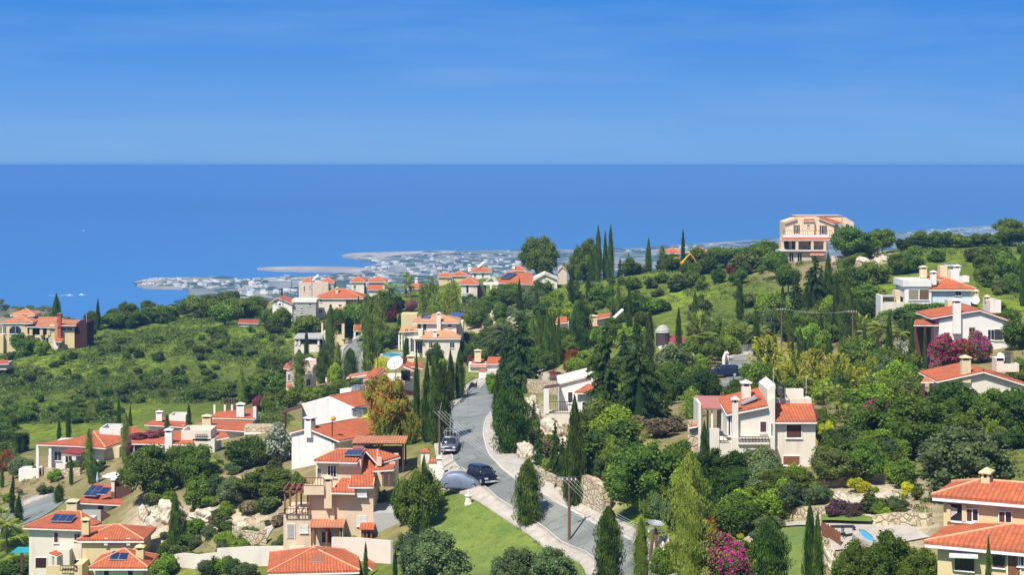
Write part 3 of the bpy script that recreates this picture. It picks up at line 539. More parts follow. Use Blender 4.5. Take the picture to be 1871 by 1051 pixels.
# ------------------------------------------------------------ houses
class House:
    def __init__(s, name, label, u, D, yaw=0, cat='house', group=None, v=None):
        s.X0 = (u-U0)/F*D; s.Y0 = D; s.Z0 = float(zt(s.X0, D)[0]) if v is None else H-(v-V0)/F*D
        s.c = math.cos(R(yaw)); s.sn = math.sin(R(yaw)); s.root = empty(name, (s.X0, s.Y0, s.Z0), R(yaw), label, cat, group); s.fl = -2.5 if v is None else -.3; s.nw = 0
    def lx(s, u, ly):
        k = (u-U0)/F; return (k*(s.Y0+s.c*ly)-s.X0+s.sn*ly)/(s.c-k*s.sn)
    def lz(s, v, lx, ly): y = s.Y0+s.sn*lx+s.c*ly; return H-(v-V0)/F*y-s.Z0
    def P(s, u, v, ly): x = s.lx(u, ly); return (x, ly, s.lz(v, x, ly))
    def dims(s, u0, u1, vt, vb, y):
        x0, x1 = s.lx(u0, y), s.lx(u1, y); xm = (x0+x1)/2; return x0, x1, (s.fl if vb is None else s.lz(vb, xm, y)), s.lz(vt, xm, y)
    def wall(s, u0, u1, vt, vb, y, dep, mat, name='wall'):
        x0, x1, z0, z1 = s.dims(u0, u1, vt, vb, y); MB().box(x0, x1, y, y+dep, z0, z1).build(name, mat, s.root); return x0, x1, y, y+dep, z1
    def gwall(s, pts, y, dep, mat, name='wall', base=True):   # outline in photo columns/rows on the front plane
        q = []
        for u, v in pts:
            x = s.lx(u, y); q.append((x, s.fl if v is None else s.lz(v, x, y)))
        MB().wallpoly(q, y, y+dep).build(name, mat, s.root)
    def slab(s, pts, t=.18, mat=None, name='roof', caps=(), edge=True):
        p = [s.P(*q) for q in pts]; o = MB().slab(p, t).build(name, mat or tile, s.root, uv=True)
        if caps:
            m = MB()
            for a, b in caps: m.tube(p[a], p[b], .10, n=6)
            m.build('ridge_tiles', cap, o)
        if edge:
            m = MB()
            for i in range(len(p)):
                a, b = Vector(p[i]), Vector(p[(i+1) % len(p)])
                if a.y < max(q[1] for q in p)-.5 or b.y < max(q[1] for q in p)-.5: m.tube(a-Vector((0,0,t+.06)), b-Vector((0,0,t+.06)), .085, n=4)
            m.build('eave_trim', trim, o)
        return o
    def roof(s, d, rise, kind='hip', oh=.5, mat=None, t=.16, ridge=None):
        x0, x1, y0, y1, z = d; x0 -= oh; x1 += oh; y0 -= oh; y1 += oh; m = mat or tile; caps = []
        L, W_ = x1-x0, y1-y0; A, B, Cc, Dd = (x0,y0,z), (x1,y0,z), (x1,y1,z), (x0,y1,z); zr = z+rise; xm, ym = (x0+x1)/2, (y0+y1)/2
        if kind == 'hip':
            if L >= W_: r = W_/2 if ridge is None else ridge; E, G_ = (x0+min(r, L/2-.01), ym, zr), (x1-min(r, L/2-.01), ym, zr); fs = [(A,B,G_,E), (B,Cc,G_), (Cc,Dd,E,G_), (Dd,A,E)]
            else: r = L/2 if ridge is None else ridge; E, G_ = (xm, y0+r, zr), (xm, y1-r, zr); fs = [(A,B,E), (B,Cc,G_,E), (Cc,Dd,G_), (Dd,A,E,G_)]
            caps = [(E, G_), (A, E), (B, G_ if L >= W_ else E), (Cc, G_), (Dd, E if L >= W_ else G_)]
        elif kind == 'gx': E, G_ = (x0, ym, zr), (x1, ym, zr); fs = [(A,B,G_,E), (Cc,Dd,E,G_)]; caps = [(E, G_)]
        elif kind == 'gy': E, G_ = (xm, y0, zr), (xm, y1, zr); fs = [(A,E,G_,Dd), (B,Cc,G_,E)]; caps = [(E, G_)]
        elif kind == 'sf': fs = [(A, B, (x1,y1,zr), (x0,y1,zr))]
        elif kind == 'sl': fs = [(A, (x1,y0,zr), (x1,y1,zr), Dd)]
        elif kind == 'sr': fs = [((x0,y0,zr), B, Cc, (x0,y1,zr))]
        M = MB()
        for f in fs: M.slab([f[i] for i in range(len(f))], t)
        o = M.build('roof', m, s.root, uv=True)
        if caps:
            M = MB()
            for a, b in caps: M.tube(a, b, .10, n=6)
            M.build('ridge_tiles', cap, o)
        M = MB(); e = oh*.4
        if kind in ('hip', 'gx', 'sf'): M.box(x0+.05, x1-.05, y0+.03, y0+.12, z-t-.22, z-t+.01)
        if kind in ('hip',): M.box(x0+.03, x0+.12, y0+.13, y1, z-t-.22, z-t+.01); M.box(x1-.12, x1-.03, y0+.13, y1, z-t-.22, z-t+.01)
        if kind == 'gy': M.tube((x0, y0, z-t-.05), (xm, y0, zr-t-.05), .09, n=4); M.tube((xm, y0, zr-t-.05), (x1, y0, z-t-.05), .09, n=4)
        if kind in ('sl', 'sr'): M.tube((x0, y0, (z if kind == 'sl' else zr)-t-.05), (x1, y0, (zr if kind == 'sl' else z)-t-.05), .09, n=4)
        M.build('eave_trim', trim, o)
        if kind in ('gx', 'gy'):    # gable infill
            w = MB()
            if kind == 'gy': w.add([(x0+oh, y0+oh, z-t-.02), (x1-oh, y0+oh, z-t-.02), (xm, y0+oh, zr-t-.05), (x0+oh, y0+oh+.3, z-t-.02), (x1-oh, y0+oh+.3, z-t-.02), (xm, y0+oh+.3, zr-t-.05)], [(0,1,2), (5,4,3), (0,3,4,1), (1,4,5,2), (2,5,3,0)])
            else:
                for xa, xb in ((x0+oh, x0+oh+.3), (x1-oh-.3, x1-oh)): w.add([(xa,y0+oh,z-t-.02),(xa,y1-oh,z-t-.02),(xa,ym,zr-t-.05),(xb,y0+oh,z-t-.02),(xb,y1-oh,z-t-.02),(xb,ym,zr-t-.05)], [(0,1,2), (5,4,3), (0,3,4,1), (1,4,5,2), (2,5,3,0)])
            w.build('gable', s.wm, s.root)
        return o
    wm = white
    def ext(s, u1, v1, u2, v2, y0, y1, t=.18, mat=None, cap_=None):   # roof slope with level ridge and eave, running back from y0 to y1
        a, b = [(q[0], q[1], q[2]+.16) for q in (s.P(u1, v1, y0), s.P(u2, v2, y0))]; p = [a, b, (b[0], y1, b[2]), (a[0], y1, a[2])]; o = MB().slab(p, t).build('roof', mat or tile, s.root, uv=True)
        M = MB(); M.tube((a[0], y0, a[2]-t-.03), (b[0], y0, b[2]-t-.03), .085, n=4); e = a if a[2] < b[2] else b; M.tube((e[0], y0, e[2]-t-.03), (e[0], y1, e[2]-t-.03), .085, n=4); M.build('eave_trim', trim, o)
        r_ = b if a[2] < b[2] else a; MB().tube((r_[0], y0, r_[2]), (r_[0], y1, r_[2]), .1, n=6).build('ridge_tiles', cap, o); return o
    def block(s, u0, u1, vt, vb, y, dep, mat, rise=1.3, kind='hip', oh=.5, rm=None, ridge=None):
        s.wm = mat; d = s.wall(u0, u1, vt, vb, y, dep, mat); return s.roof(d, rise, kind, oh, rm, ridge=ridge)
    def chim(s, u0, u1, vt, vb, y, dep=.7, mat=None, name='chimney'):
        x0, x1, z0, z1 = s.dims(u0, u1, vt, vb, y); m = mat or s.wm; o = MB().box(x0, x1, y, y+dep, z0, z1-.45).build(name, m, s.root)
        M = MB()
        for a in (x0+.02, x1-.17):
            for b in (y+.02, y+dep-.17): M.box(a, a+.15, b, b+.15, z1-.45, z1-.18)
        M.box(x0-.12, x1+.12, y-.12, y+dep+.12, z1-.18, z1-.08); xm, ym = (x0+x1)/2, y+dep/2
        M.add([(x0-.12,y-.12,z1-.08),(x1+.12,y-.12,z1-.08),(x1+.12,y+dep+.12,z1-.08),(x0-.12,y+dep+.12,z1-.08),(xm,ym,z1+.18)], [(0,1,4),(1,2,4),(2,3,4),(3,0,4)]); M.build('chimney_cap', m, o)
        MB().box(x0+.1, x1-.1, y+.1, y+dep-.1, z1-.5, z1-.2).build('flue', iron, o); return o
    def win(s, u0, u1, vt, vb, y, sh=None, fr=None, door=False, n=1, side=None, arch=False):
        s.nw += 1
        x0, x1, z0, z1 = s.dims(u0, u1, vt, vb, y); f = .06; fm = fr or trim; M = MB(); a, b = y-.07, y
        M.box(x0-f, x0, a, b, z0, z1); M.box(x1, x1+f, a, b, z0, z1); M.box(x0-f, x1+f, a, b, z1, z1+f)
        for k in range(1, n+1): xx = x0+(x1-x0)*k/(n+1); M.box(xx-.025, xx+.025, a+.01, b, z0, z1)
        if not door: M.box(x0-f, x1+f, a, b, z0-f, z0)
        o = M.build('door_frame' if door else 'window', fm, s.root)
        if sh is None or sh == 'open': 
            if arch: 
                pl = [(x0, z0), (x1, z0)]+[((x0+x1)/2+(x1-x0)/2*math.cos(t), z1-(x1-x0)/2*.8+(x1-x0)/2*.8*math.sin(t)) for t in np.linspace(0, math.pi, 9)]; MB().wallpoly(pl, y-.03, y-.01).build('pane', glass, o)
            else: MB().box(x0, x1, y-.03, y-.012, z0, z1).build('door_panel' if door else 'pane', glass, o)
        if sh is not None and sh != 'open':
            M = MB(); M.box(x0+.01, x1-.01, y-.05, y-.012, z0+.01, z1-.01); k = int((z1-z0)/.14)
            for i in range(k): zz = z0+.05+(z1-z0-.1)*i/max(1, k); M.box(x0+.05, x1-.05, y-.064, y-.05, zz, zz+.05)
            M.box((x0+x1)/2-.03, (x0+x1)/2+.03, y-.072, y-.064, z0, z1); M.build('shutter', sh, o)
        if sh == 'open':
            for xa, xb in ((x0-f-(x1-x0)*.5, x0-f-.01), (x1+f+.01, x1+f+(x1-x0)*.5)):
                M = MB(); M.box(xa, xb, y-.09, y-.04, z0, z1)
                for i in range(6): zz = z0+.06+(z1-z0-.12)*i/6; M.box(xa+.05, xb-.05, y-.104, y-.09, zz, zz+.06)
                M.build('shutter', brown, o)
        if not door: MB().box(x0-.12, x1+.12, y-.16, y-.071, z0-.13, z0-.065).build('sill', trim, o)
        return o
    def rail(s, u0, u1, vt, vb, y, mat=brown, name='railing', step=.28, depth=None):
        x0, x1, z0, z1 = s.dims(u0, u1, vt, vb, y); M = MB(); M.box(x0, x1, y-.04, y+.04, z1-.07, z1); M.box(x0, x1, y-.03, y+.03, z0+.03, z0+.09); k = max(2, int(abs(x1-x0)/step))
        for i in range(k+1): xx = x0+(x1-x0)*i/k; M.box(xx-.025, xx+.025, y-.024, y+.024, z0, z1-.07)
        return M.build(name, mat, s.root)
    def posts(s, us, vt, vb, y, r=.12, mat=wood, name='post'):
        for u in us:
            x = s.lx(u, y); z1 = s.lz(vt, x, y); z0 = s.fl if vb is None else s.lz(vb, x, y); MB().box(x-r, x+r, y-r, y+r, z0, z1).add([], []).build(name, mat, s.root)
    def perg(s, u0, u1, vt, vb, y, dep, mat=wood, rm=None, cs=.15, name='pergola'):
        x0, x1, z0, z1 = s.dims(u0, u1, vt, vb, y); M = MB(); r = .09
        for a in (x0+r, (x0+x1)/2, x1-r):
            for b in (y+r, y+dep-r): M.box(a-r, a+r, b-r, b+r, z0, z1)
        M.box(x0, x1, y-.02, y+.12, z1-.02, z1+.18); M.box(x0, x1, y+dep-.12, y+dep+.02, z1-.02, z1+.18); M.box(x0-.01, x0+.12, y-.01, y+dep+.01, z1-.01, z1+.15); M.box(x1-.12, x1+.01, y-.01, y+dep+.01, z1-.01, z1+.15); o = M.build(name, mat, s.root)
        M = MB()
        if rm is None:
            k = max(4, int(abs(x1-x0)/.55))
            for i in range(k+1): xx = x0+(x1-x0)*i/k; M.box(xx-.06, xx+.06, y-.35, y+dep+.35, z1+.182, z1+.33)
            M.build('slats', mat, o)
        else: M.slab([(x0-.2,y-.3,z1+.2),(x1+.2,y-.3,z1+.2),(x1+.2,y+dep,z1+.2+dep*cs),(x0-.2,y+dep,z1+.2+dep*cs)], .1).build('canopy', rm, o, uv=True)
        return o
    def panels(s, pts, nx, ny, lift=.14, mat=None, name='solar_panel'):   # quad lying just above a roof plane: pts in (u,v,ly)
        p = [Vector(s.P(*q))+Vector((0, 0, lift)) for q in pts]; fr = MB()
        fr.slab([tuple(q) for q in p], .06); o = fr.build(name, alu, s.root); M = MB()
        for i in range(nx):
            for j in range(ny):
                def B(a, b): return p[0]*(1-a)*(1-b)+p[1]*a*(1-b)+p[2]*a*b+p[3]*(1-a)*b
                g = .04; a0, a1, b0, b1 = (i+g)/nx, (i+1-g)/nx, (j+g)/ny, (j+1-g)/ny; M.slab([tuple(B(*q)+Vector((0, 0, .03))) for q in ((a0,b0),(a1,b0),(a1,b1),(a0,b1))], .02)
        M.build('cells', mat or solar, o); return o
    def tank(s, u0, u1, vt, vb, y, mat=None):
        x0, x1, z0, z1 = s.dims(u0, u1, vt, vb, y); r = abs(z1-z0)/2; zc = (z0+z1)/2; M = MB().tube((x0, y, zc), (x1, y, zc), r, n=14); o = M.build('water_tank', mat or copper, s.root)
        M = MB(); [M.box(a-.04, a+.04, y-.3, y+.3, z0-.35, z0+.06) for a in (x0+.2, x1-.2)]; M.build('tank_stand', alu, o); return o
    def para(s, u0, u1, vt, vb, y, dep, mat=None, th=.22, name='parapet'):   # roof terrace: four low walls
        x0, x1, z0, z1 = s.dims(u0, u1, vt, vb, y); M = MB(); M.box(x0, x1, y, y+th, z0, z1).box(x0, x1, y+dep-th, y+dep, z0, z1).box(x0, x0+th, y+th, y+dep-th, z0, z1).box(x1-th, x1, y+th, y+dep-th, z0, z1); return M.build(name, mat or s.wm, s.root)
    def cage(s, u0, u1, vt, vb, y, dep=1.2):
        x0, x1, z0, z1 = s.dims(u0, u1, vt, vb, y); M = MB(); k = 7
        for i in range(k+1):
            xx = x0+(x1-x0)*i/k
            for b in (y, y+dep): M.box(xx-.02, xx+.02, b-.02, b+.02, z0, z1)
        for b in (y, y+dep): M.box(x0, x1, b-.03, b+.03, z1-.01, z1+.05)
        for b in (x0, x1): M.box(b-.031, b+.031, y-.031, y+dep+.031, z1-.005, z1+.045)
        o = M.build('roof_cage', iron, s.root); MB().box(x0+.25, x1-.25, y+.2, y+dep-.2, z0, z0+.75).build('cooler_unit', alu, o)
sh_b, sh_w, sh_d = brown, plain('white_shutter', (.62,.62,.6), .6), plain('dark_shutter', (.05,.045,.05), .6)
# B: beige house built down the slope, orange roofs
h = House('villa', 'tall beige villa stepping down the slope beside the lawn, brown pergola on its left', 600, 190, v=1000); h.fl = -2
h.wall(565, 682, 895, None, 0, 9, beige); h.wall(518, 565, 941, None, 0, 7, beige); h.wall(555, 592, 889, 905, -1.2, 1.2, beige, 'balcony'); h.rail(555, 591, 873, 889, -1.15, wood)
h.wm = beige; h.chim(592, 606, 873, 930, -.9, .9, beige); h.wall(603, 611, 906, 959, -.35, .35, beige, 'chimney_breast'); h.wall(606, 648, 897, 906, -1.0, 1.0, beige, 'bay')
h.slab([(605, 898, -1.2), (648, 899, -1.2), (646, 874, 1.6), (624, 874, 1.6)]); h.wall(577, 660, 842, 898, 2.0, 7, beige); h.wall(578, 652, 840, 848, 1.7, .3, trim, 'fascia')
h.wall(619, 652, 848, 853, 1.4, .6, trim, 'shade_slab'); h.win(599, 614, 852, 872, 2.0, fr=trim, n=2); h.win(580, 586, 856, 874, 2.0, door=True)
h.wall(648, 682, 888, 900, -.35, 6, beige); h.slab([(637, 888, -.7), (682, 888, -.7), (689, 838, 6.2), (668, 822, 8.0), (650, 836, 6.2)], caps=((1, 2),)); 
h.slab([(574, 841, 1.2), (652, 843, 1.2), (668, 821, 5.2), (618, 821, 5.2)], caps=((2, 3), (0, 3))); h.slab([(668, 821, 5.4), (690, 822, 5.4), (731, 833, 4.0), (690, 845, 2.0)], caps=((1, 3),)); h.slab([(618, 820, 5.2), (690, 821, 5.4), (731, 832, 9.5), (600, 832, 9.5)])
h.wall(686, 722, 845, 890, 3.0, 6, beige); h.wall(688, 697, 838, 852, 1.6, .8, beige, 'parapet'); h.slab([(682, 858, 1.0), (719, 856, 1.0), (725, 846, 3.5), (700, 846, 3.5)]); h.posts((684, 700, 711), 858, 889, 1.2, .10)
h.win(653, 669, 891, 907, -.36, fr=trim, n=3, sh=sh_w); h.win(653, 669, 944, 961, -.01, fr=trim, n=3, sh=sh_w); h.win(549, 562, 961, 973, -.01, fr=trim, n=2, sh=sh_w); h.win(525, 538, 959, 985, -.01, sh=greyp, door=True)
h.perg(519, 564, 901, 941, -.4, 4.5, wood, None); h.rail(519, 564, 930, 941, -.45, brown); h.perg(568, 625, 966, 1000, -2.2, 2.2, wood, tile_old); h.win(588, 606, 972, 992, -.02, door=True)
h.wall(621, 626, 966, None, -2.2, 2.2, beige); h.perg(660, 680, 970, 1000, -1.8, 1.8, wood, tile); h.win(664, 678, 972, 990, -.02, sh=wood, door=True)
h.panels([(628, 836, 2.2), (660, 836, 2.2), (664, 826, 4.4), (636, 826, 4.4)], 4, 1, .22); h.tank(645, 665, 815, 825, 5.3); h.wall(682, 731, 938, None, -.3, 6, conc, 'block_wall'); h.slab([(530, 892, 2.5), (566, 892, 2.5), (566, 886, 4.6), (535, 886, 4.6)], .08, wood, 'trellis', edge=False)
# bottom centre hipped bungalow
h = House('bungalow', 'bungalow with wide hipped orange roof and brown water tank at the bottom edge', 570, 178, 6, v=1100); h.block(500, 646, 1042, None, 0, 8, offw, 1.35, 'hip', .6)
h.tank(572, 592, 1002, 1013, 3.5); h.panels([(568, 1031, 1.0), (590, 1031, 1.0), (590, 1017, 2.6), (570, 1017, 2.6)], 3, 1, .2, tile_old); h.win(520, 532, 1052, 1070, 0, sh=sh_d); h.win(560, 570, 1050, 1066, 0, sh=sh_d)
h.slab([(668, 1030, 1.5), (690, 1046, 1.5), (701, 1030, 4.5), (672, 1021, 4.5)]); h.wall(672, 690, 1040, None, 2, 2.5, offw)
# C: white gabled house with carport
h = House('villa', 'white gabled house with slanting orange roof and dark carport on the slope', 575, 222, -33, v=850); h.fl = -2
h.gwall([(533, 794), (563, 787), (611, 810), (611, None), (533, None)], 0, 9, white); h.ext(563, 784, 620, 807.5, -.3, 9.8); h.ext(530, 791.5, 563, 784, -.3, 8.2)
h.wm = white; h.chim(556, 568, 763, 800, -.5, .9); h.gwall([(552, 741), (603, 727), (645, 746), (645, 800), (552, 800)], 10.6, .4, white, 'gable_wall'); h.gwall([(552, 741), (603, 727), (645, 746), (645, 790), (552, 790)], 14, 5, white)
h.ext(603, 726, 648, 746.5, 13.7, 20); h.ext(550, 741, 603, 726, 13.7, 20, mat=white); h.slab([(513, 755, 8), (552, 743, 8), (552, 739, 13), (520, 749, 13)], .15, brown, 'canopy', edge=False); h.posts((521,), 754, 800, 8.2, .12, brown)
h.wall(635, 659, 763, 790, 10.3, 2, white, 'tower'); h.cage(643, 659, 748, 762, 10.5); h.wall(621, 641, 712, 745, 20.5, 4, white, 'roof_box'); h.wall(641, 655, 718, 742, 20.5, 3, white, 'roof_box'); h.cage(638, 658, 702, 716, 20.8, 1.6); h.posts((607,), 770, 812, 0, .04, iron, 'aerial')
for k in range(1): MB().lathe([(.05, 0), (.22, .08), (.33, .3), (.22, .52), (.05, .6)], h.P(609, 770, 0)).build('orange_pot', plain('orange_plastic', (.75,.30,.03), .4), h.root, smooth=True)
h = House('carport', 'wide carport with ribbed red canopy between white house and road', 690, 205, 0, 'carport', v=860); h.perg(646, 738, 812, 862, 0, 5, brown, tile_old, cs=.0); h.win(660, 690, 822, 850, 4.9, sh=sh_d, door=True); h.wall(650, 736, 816, 860, 5, .3, brown)
# A: big cream-white house right of centre
h = House('villa', 'large off-white villa with brown shutters, two chimneys and solar tubes on its roof', 1400, 170, v=862); h.fl = -3
h.wall(1415, 1490, 772, None, 0, 6, offw); h.slab([(1412, 769, -.5), (1492, 769, -.5), (1484, 738, 3.4), (1413, 737, 3.4)]); h.slab([(1492, 769, -.4), (1497, 762, 4), (1484, 738, 3.4)], edge=False)
h.win(1437, 1464, 777, 800, 0, sh=sh_b); h.win(1431, 1461, 834, 850, 0, sh=wood); h.win(1396, 1410, 834, 856, -1.5, door=True)
h.gwall([(1328, 757), (1350, 754), (1402, 740), (1407, 730), (1416, 726), (1416, 800), (1328, 800)], -.6, 7, offw); h.wall(1338, 1416, 800, None, -1.5, 8, offw); h.wall(1306, 1338, 808, None, -1.3, 7, offw); h.wall(1349, 1406, 809, 813, -1.75, .25, offw, 'balcony_edge'); h.rail(1350, 1405, 798, 809, -1.7, brown, step=.3); h.rail(1315, 1330, 796, 807, -1.4, brown, step=.25); h.wall(1297, 1314, 784, 830, -1.4, .4, offw, 'terrace_wall')
h.slab([(1328, 755, -1.0), (1402, 740, -1.0), (1402, 713, 5), (1387, 708, 6.5), (1312, 726, 6.5)]); h.gwall([(1402, 712), (1416, 702), (1416, 745), (1402, 745)], 0, 6, offw, 'gable_wall')
h.wm = offw; h.chim(1356, 1372, 698, 735, 3.4, .9); h.chim(1338, 1349, 728, 800, -1.1, .5); h.win(1389, 1400, 771, 790, -.6, sh=sh_b); h.wall(1403, 1417, 704, 740, 1.5, 1.2, offw, 'parapet'); h.cage(1418, 1435, 707, 723, 2.5); h.wall(1435, 1468, 711, 735, 4.4, .4, offw, 'parapet'); h.wall(1417, 1483, 729, 742, 3.5, .5, offw, 'parapet'); h.wall(1469, 1483, 729, 742, 3.4, 2, offw, 'parapet')
h.win(1409, 1411.5, 774, 797, -.6, sh=sh_b); h.win(1331, 1334, 760, 796, -.6, sh=sh_b)
h.panels([(1352, 743, 1.0), (1357, 746, .4), (1383, 735, 1.0), (1380, 730, 2)], 1, 5, .35, alu); h.tank(1380, 1389, 722, 733, 1.6); h.posts((1413,), 672, 720, 3, .035, alu, 'aerial'); h.posts((1473,), 688, 720, 5, .035, alu, 'aerial')
h.perg(1280, 1322, 749, 806, 3, 4, white, plain('rose_canopy', (.42,.16,.13), .5)); h.wall(1281, 1330, 789, 830, 2.5, .3, plain('shade_cloth', (.05,.05,.08), .9), 'screen'); h.wall(1276, 1281, 737, None, 2.6, 4.6, offw); h.wall(1257, 1276, 770, None, 3, .5, stonew, 'stone_wall')
h.slab([(1259, 780, 2.6), (1274, 777, 2.6), (1274, 770, 3.8), (1262, 772, 3.8)], .1)
# H: white villa with two chimneys
h = House('villa', 'bright white villa with two chimneys below the green hillside', 1712, 300, 0, v=572); h.fl = -2
h.wall(1653, 1702, 523, 556, 0, 7, white); h.wall(1650, 1702, 512, 524, -.3, 7.6, white, 'roof_parapet'); h.wall(1660, 1701, 511.2, 512.1, 1, 5.5, greyp, 'flat_roof'); h.win(1660, 1678, 529, 548, 0, sh=plain('tan_blind', (.30,.25,.18), .7)); h.win(1680, 1697, 529, 548, 0, sh=plain('brown_blind', (.16,.10,.05), .7))
h.block(1703, 1774, 527, None, .5, 7, plaster('pale_blue_wall', (.66,.72,.76)), 1.5, 'hip', .7); h.win(1746, 1756, 532, 540, .5); h.slab([(1679, 509, 4), (1728, 509, 4), (1730, 498, 8), (1700, 500, 8)]); h.wm = cream; h.chim(1682, 1694, 487, 508, 4, 1, cream); h.wm = white; h.chim(1702, 1711, 496, 521, .2, .9)
h.wall(1718, 1731, 486, 510, 5, 2, cream, 'roof_box'); h.wall(1737, 1753, 494, 515, 3, 2, white, 'tower'); h.chim(1744, 1755, 485, 496, 3.2, .9, white, 'chimney'); h.wall(1753, 1771, 505, 516, 3, 2, white, 'parapet'); h.tank(1725, 1743, 483, 489, 6, alu); h.wall(1609, 1613, 540, None, 0, 4, white, 'terrace_wall'); h.wall(1613, 1651, 553, None, 0, 4, offw, 'terrace_wall'); h.rail(1613, 1636, 543, 552, .1, iron); h.wall(1635, 1645, 531, 556, .5, 2, cream, 'pier'); h.wall(1613, 1651, 541, 543, 1, 3, greyp, 'canopy')
# G: white villa with dish and bougainvillea
h = House('villa', 'white villa with round satellite dish and veranda behind magenta bougainvillea', 1780, 250, 0, v=650); h.fl = -2
h.gwall([(1716, 585), (1789, 569), (1853, 592), (1853, None), (1716, None)], 0, 9, white); h.ext(1702, 582, 1790, 567, -.4, 9.4, .2); h.ext(1790, 567, 1861, 592, -.4, 9.4, .2); h.wm = white; h.chim(1742, 1756, 548, 610, -.7, .7)
h.win(1771, 1781, 599, 613, 0, arch=True, fr=stonew); h.win(1817, 1832, 602, 622, 0, sh=sh_d); h.win(1805, 1816, 603, 621, 0, n=1); h.win(1724, 1735, 608, 618, 0, sh=sh_b); h.slab([(1670, 592, 0), (1716, 592, 0), (1716, 584, 5), (1672, 584, 5)], .2); h.posts((1672, 1690, 1704), 592, 640, .2, .14, brown); h.wall(1674, 1716, 596, None, 5, .3, brown)
h.para(1809, 1829, 549, 572, 8, 4, white); h.wall(1732, 1742, 549, 572, 9, 2, cream, 'roof_box'); h.chim(1781, 1788, 531, 548, 10, .8, cream); h.chim(1801, 1808, 541, 552, 10, .8, cream)
dd = MB().lathe([(.05, 0), (.35, .03), (.65, .12), (.62, .15), (.3, .06), (.05, .03)], n=18).build('satellite_dish', whitem, h.root); dd.location = h.P(1782, 549, 4); dd.rotation_euler = (R(68), 0, R(-15)); dd.scale = (.9, .9, .9)
# F: cream villa on the right edge with terrace
h = House('villa', 'cream villa with long low orange roof and terrace on the right edge', 1790, 205, 0, v=745); h.fl = -2
h.gwall([(1731, 695), (1796, 680), (1885, 709), (1885, None), (1731, None)], 0, 8, offw); h.ext(1712, 698, 1797, 680, -.5, 8.6, .2); h.ext(1797, 680, 1890, 709, -.5, 8.6, .2); h.slab([(1684, 697, 1), (1730, 696, 1), (1730, 686, 5), (1690, 687, 5)], .12, tile_old, 'canopy'); h.posts((1687, 1701, 1727), 697, 735, 1.2, .15, brown)
h.wm = cream; h.chim(1757, 1774, 652, 700, -.3, .8, cream); h.wall(1821, 1834, 655, 680, 4, 2, offw, 'tower'); h.slab([(1820, 655, 4), (1836, 655, 4), (1834, 645, 5.5), (1824, 645, 5.5)], .3, white, 'tower_cap', edge=False); h.cage(1836, 1851, 646, 664, 4, 1.3); h.wall(1834, 1862, 665, 680, 4, 1.5, offw, 'parapet'); h.win(1820, 1838, 718, 732, 0, n=1)
# D: yellow house bottom right
h = House('villa', 'yellow two-storey house with brown shutters and tiled roofs at bottom right corner', 1760, 113, -27, v=1090); h.fl = -2
d = h.wall(1724, 1930, 911, 1000, 0, 4, yellow); h.wm = yellow; h.roof((d[0], d[1]+6, d[2], d[3], d[4]), .7, 'hip', .6, ridge=2.4); h.chim(1792, 1808, 861, 900, 1.5, .9, yellow)
h.wall(1734, 1762, 922, 953, -.03, .02, iron, 'loggia'); h.posts((1734, 1762), 922, 953, -.06, .12, yellow, 'pillar'); h.wall(1733, 1763, 953, 956, -.12, .1, trim, 'sill_band'); h.slab([(1737, 945, -.1), (1749, 936, -.1), (1749, 930, -.1), (1737, 926, -.1)], .05, trim, 'stair_rail', edge=False)  # loggia is a flat dark sheet, the shade of its depth put into the colour
h.win(1777.5, 1787, 931, 952, 0, n=0); h.win(1767, 1776, 931, 953, -.05, sh=sh_b); h.win(1838, 1848, 936, 956, 0, n=0); h.win(1826, 1836, 936, 957, -.05, sh=sh_b)
d = h.wall(1713, 1900, 996, None, -4.4, 4.5, yellow); h.roof((d[0], d[0]+9.6, d[2], d[2]+5, d[4]), .85, 'hip', .65, ridge=4.5)
h.win(1747, 1778, 1016, 1041, -4.4, sh=None, fr=brown, n=3); aw = h.slab([(1734, 1017, -5.2), (1787, 1019, -5.2), (1786, 1006, -4.4), (1736, 1004, -4.4)], .1, sh_w, 'awning', edge=False); h.win(1816, 1834, 1015, 1036, -4.4, sh=None, arch=True, fr=brown); h.win(1842, 1864, 1016, 1070, -4.4, sh=wood, door=True); h.win(1862, 1880, 1016, 1034, -4.4, arch=True)
# E: white house with two solar arrays, its yellow wing and the low front roof
h = House('villa', 'white house with a row of three solar panels at bottom left', 100, 215, 0, v=1058); h.fl = -2
h.wall(53, 149, 966, None, 0, 8, offw); h.slab([(42, 963, -.6), (152, 967, -.6), (186, 955, 4), (148, 935, 6.5), (112, 934, 6.5)], caps=((0, 4), (4, 3), (3, 1)), mat=tile); h.slab([(42, 962, -.6), (112, 933.5, 6.5), (100, 936, 9)], edge=False)
h.panels([(91, 956, 1.2), (130, 957, 1.2), (141, 944, 3.6), (100, 943, 3.6)], 3, 1, .2); h.win(99, 106, 974, 992, 0, sh=sh_b); h.win(136, 146, 976, 988, 0, n=1); h.win(65, 85, 1020, 1038, 0, sh=dred, door=True); h.win(136, 149, 1024, 1036, 0, sh=sh_d)
h.slab([(89, 1011, -2), (104, 1016, -2), (127, 1004, 0), (110, 1003, 0)], .12, tile); h.wall(104, 127, 1006, None, -1.2, 1.2, offw, 'porch_wall'); h.posts((97,), 1014, 1042, -1.8, .1, greyp); h.wall(20, 52, 1010, 1012, 1, 3, plain('teal_canopy', (.03,.30,.35), .6), 'canopy'); h.posts((40,), 1012, 1046, 1.2, .15, brown)
h = House('villa_wing', 'yellow house wing with hipped roof and small loggia beside the white house', 200, 208, 0, v=1066); h.fl = -2
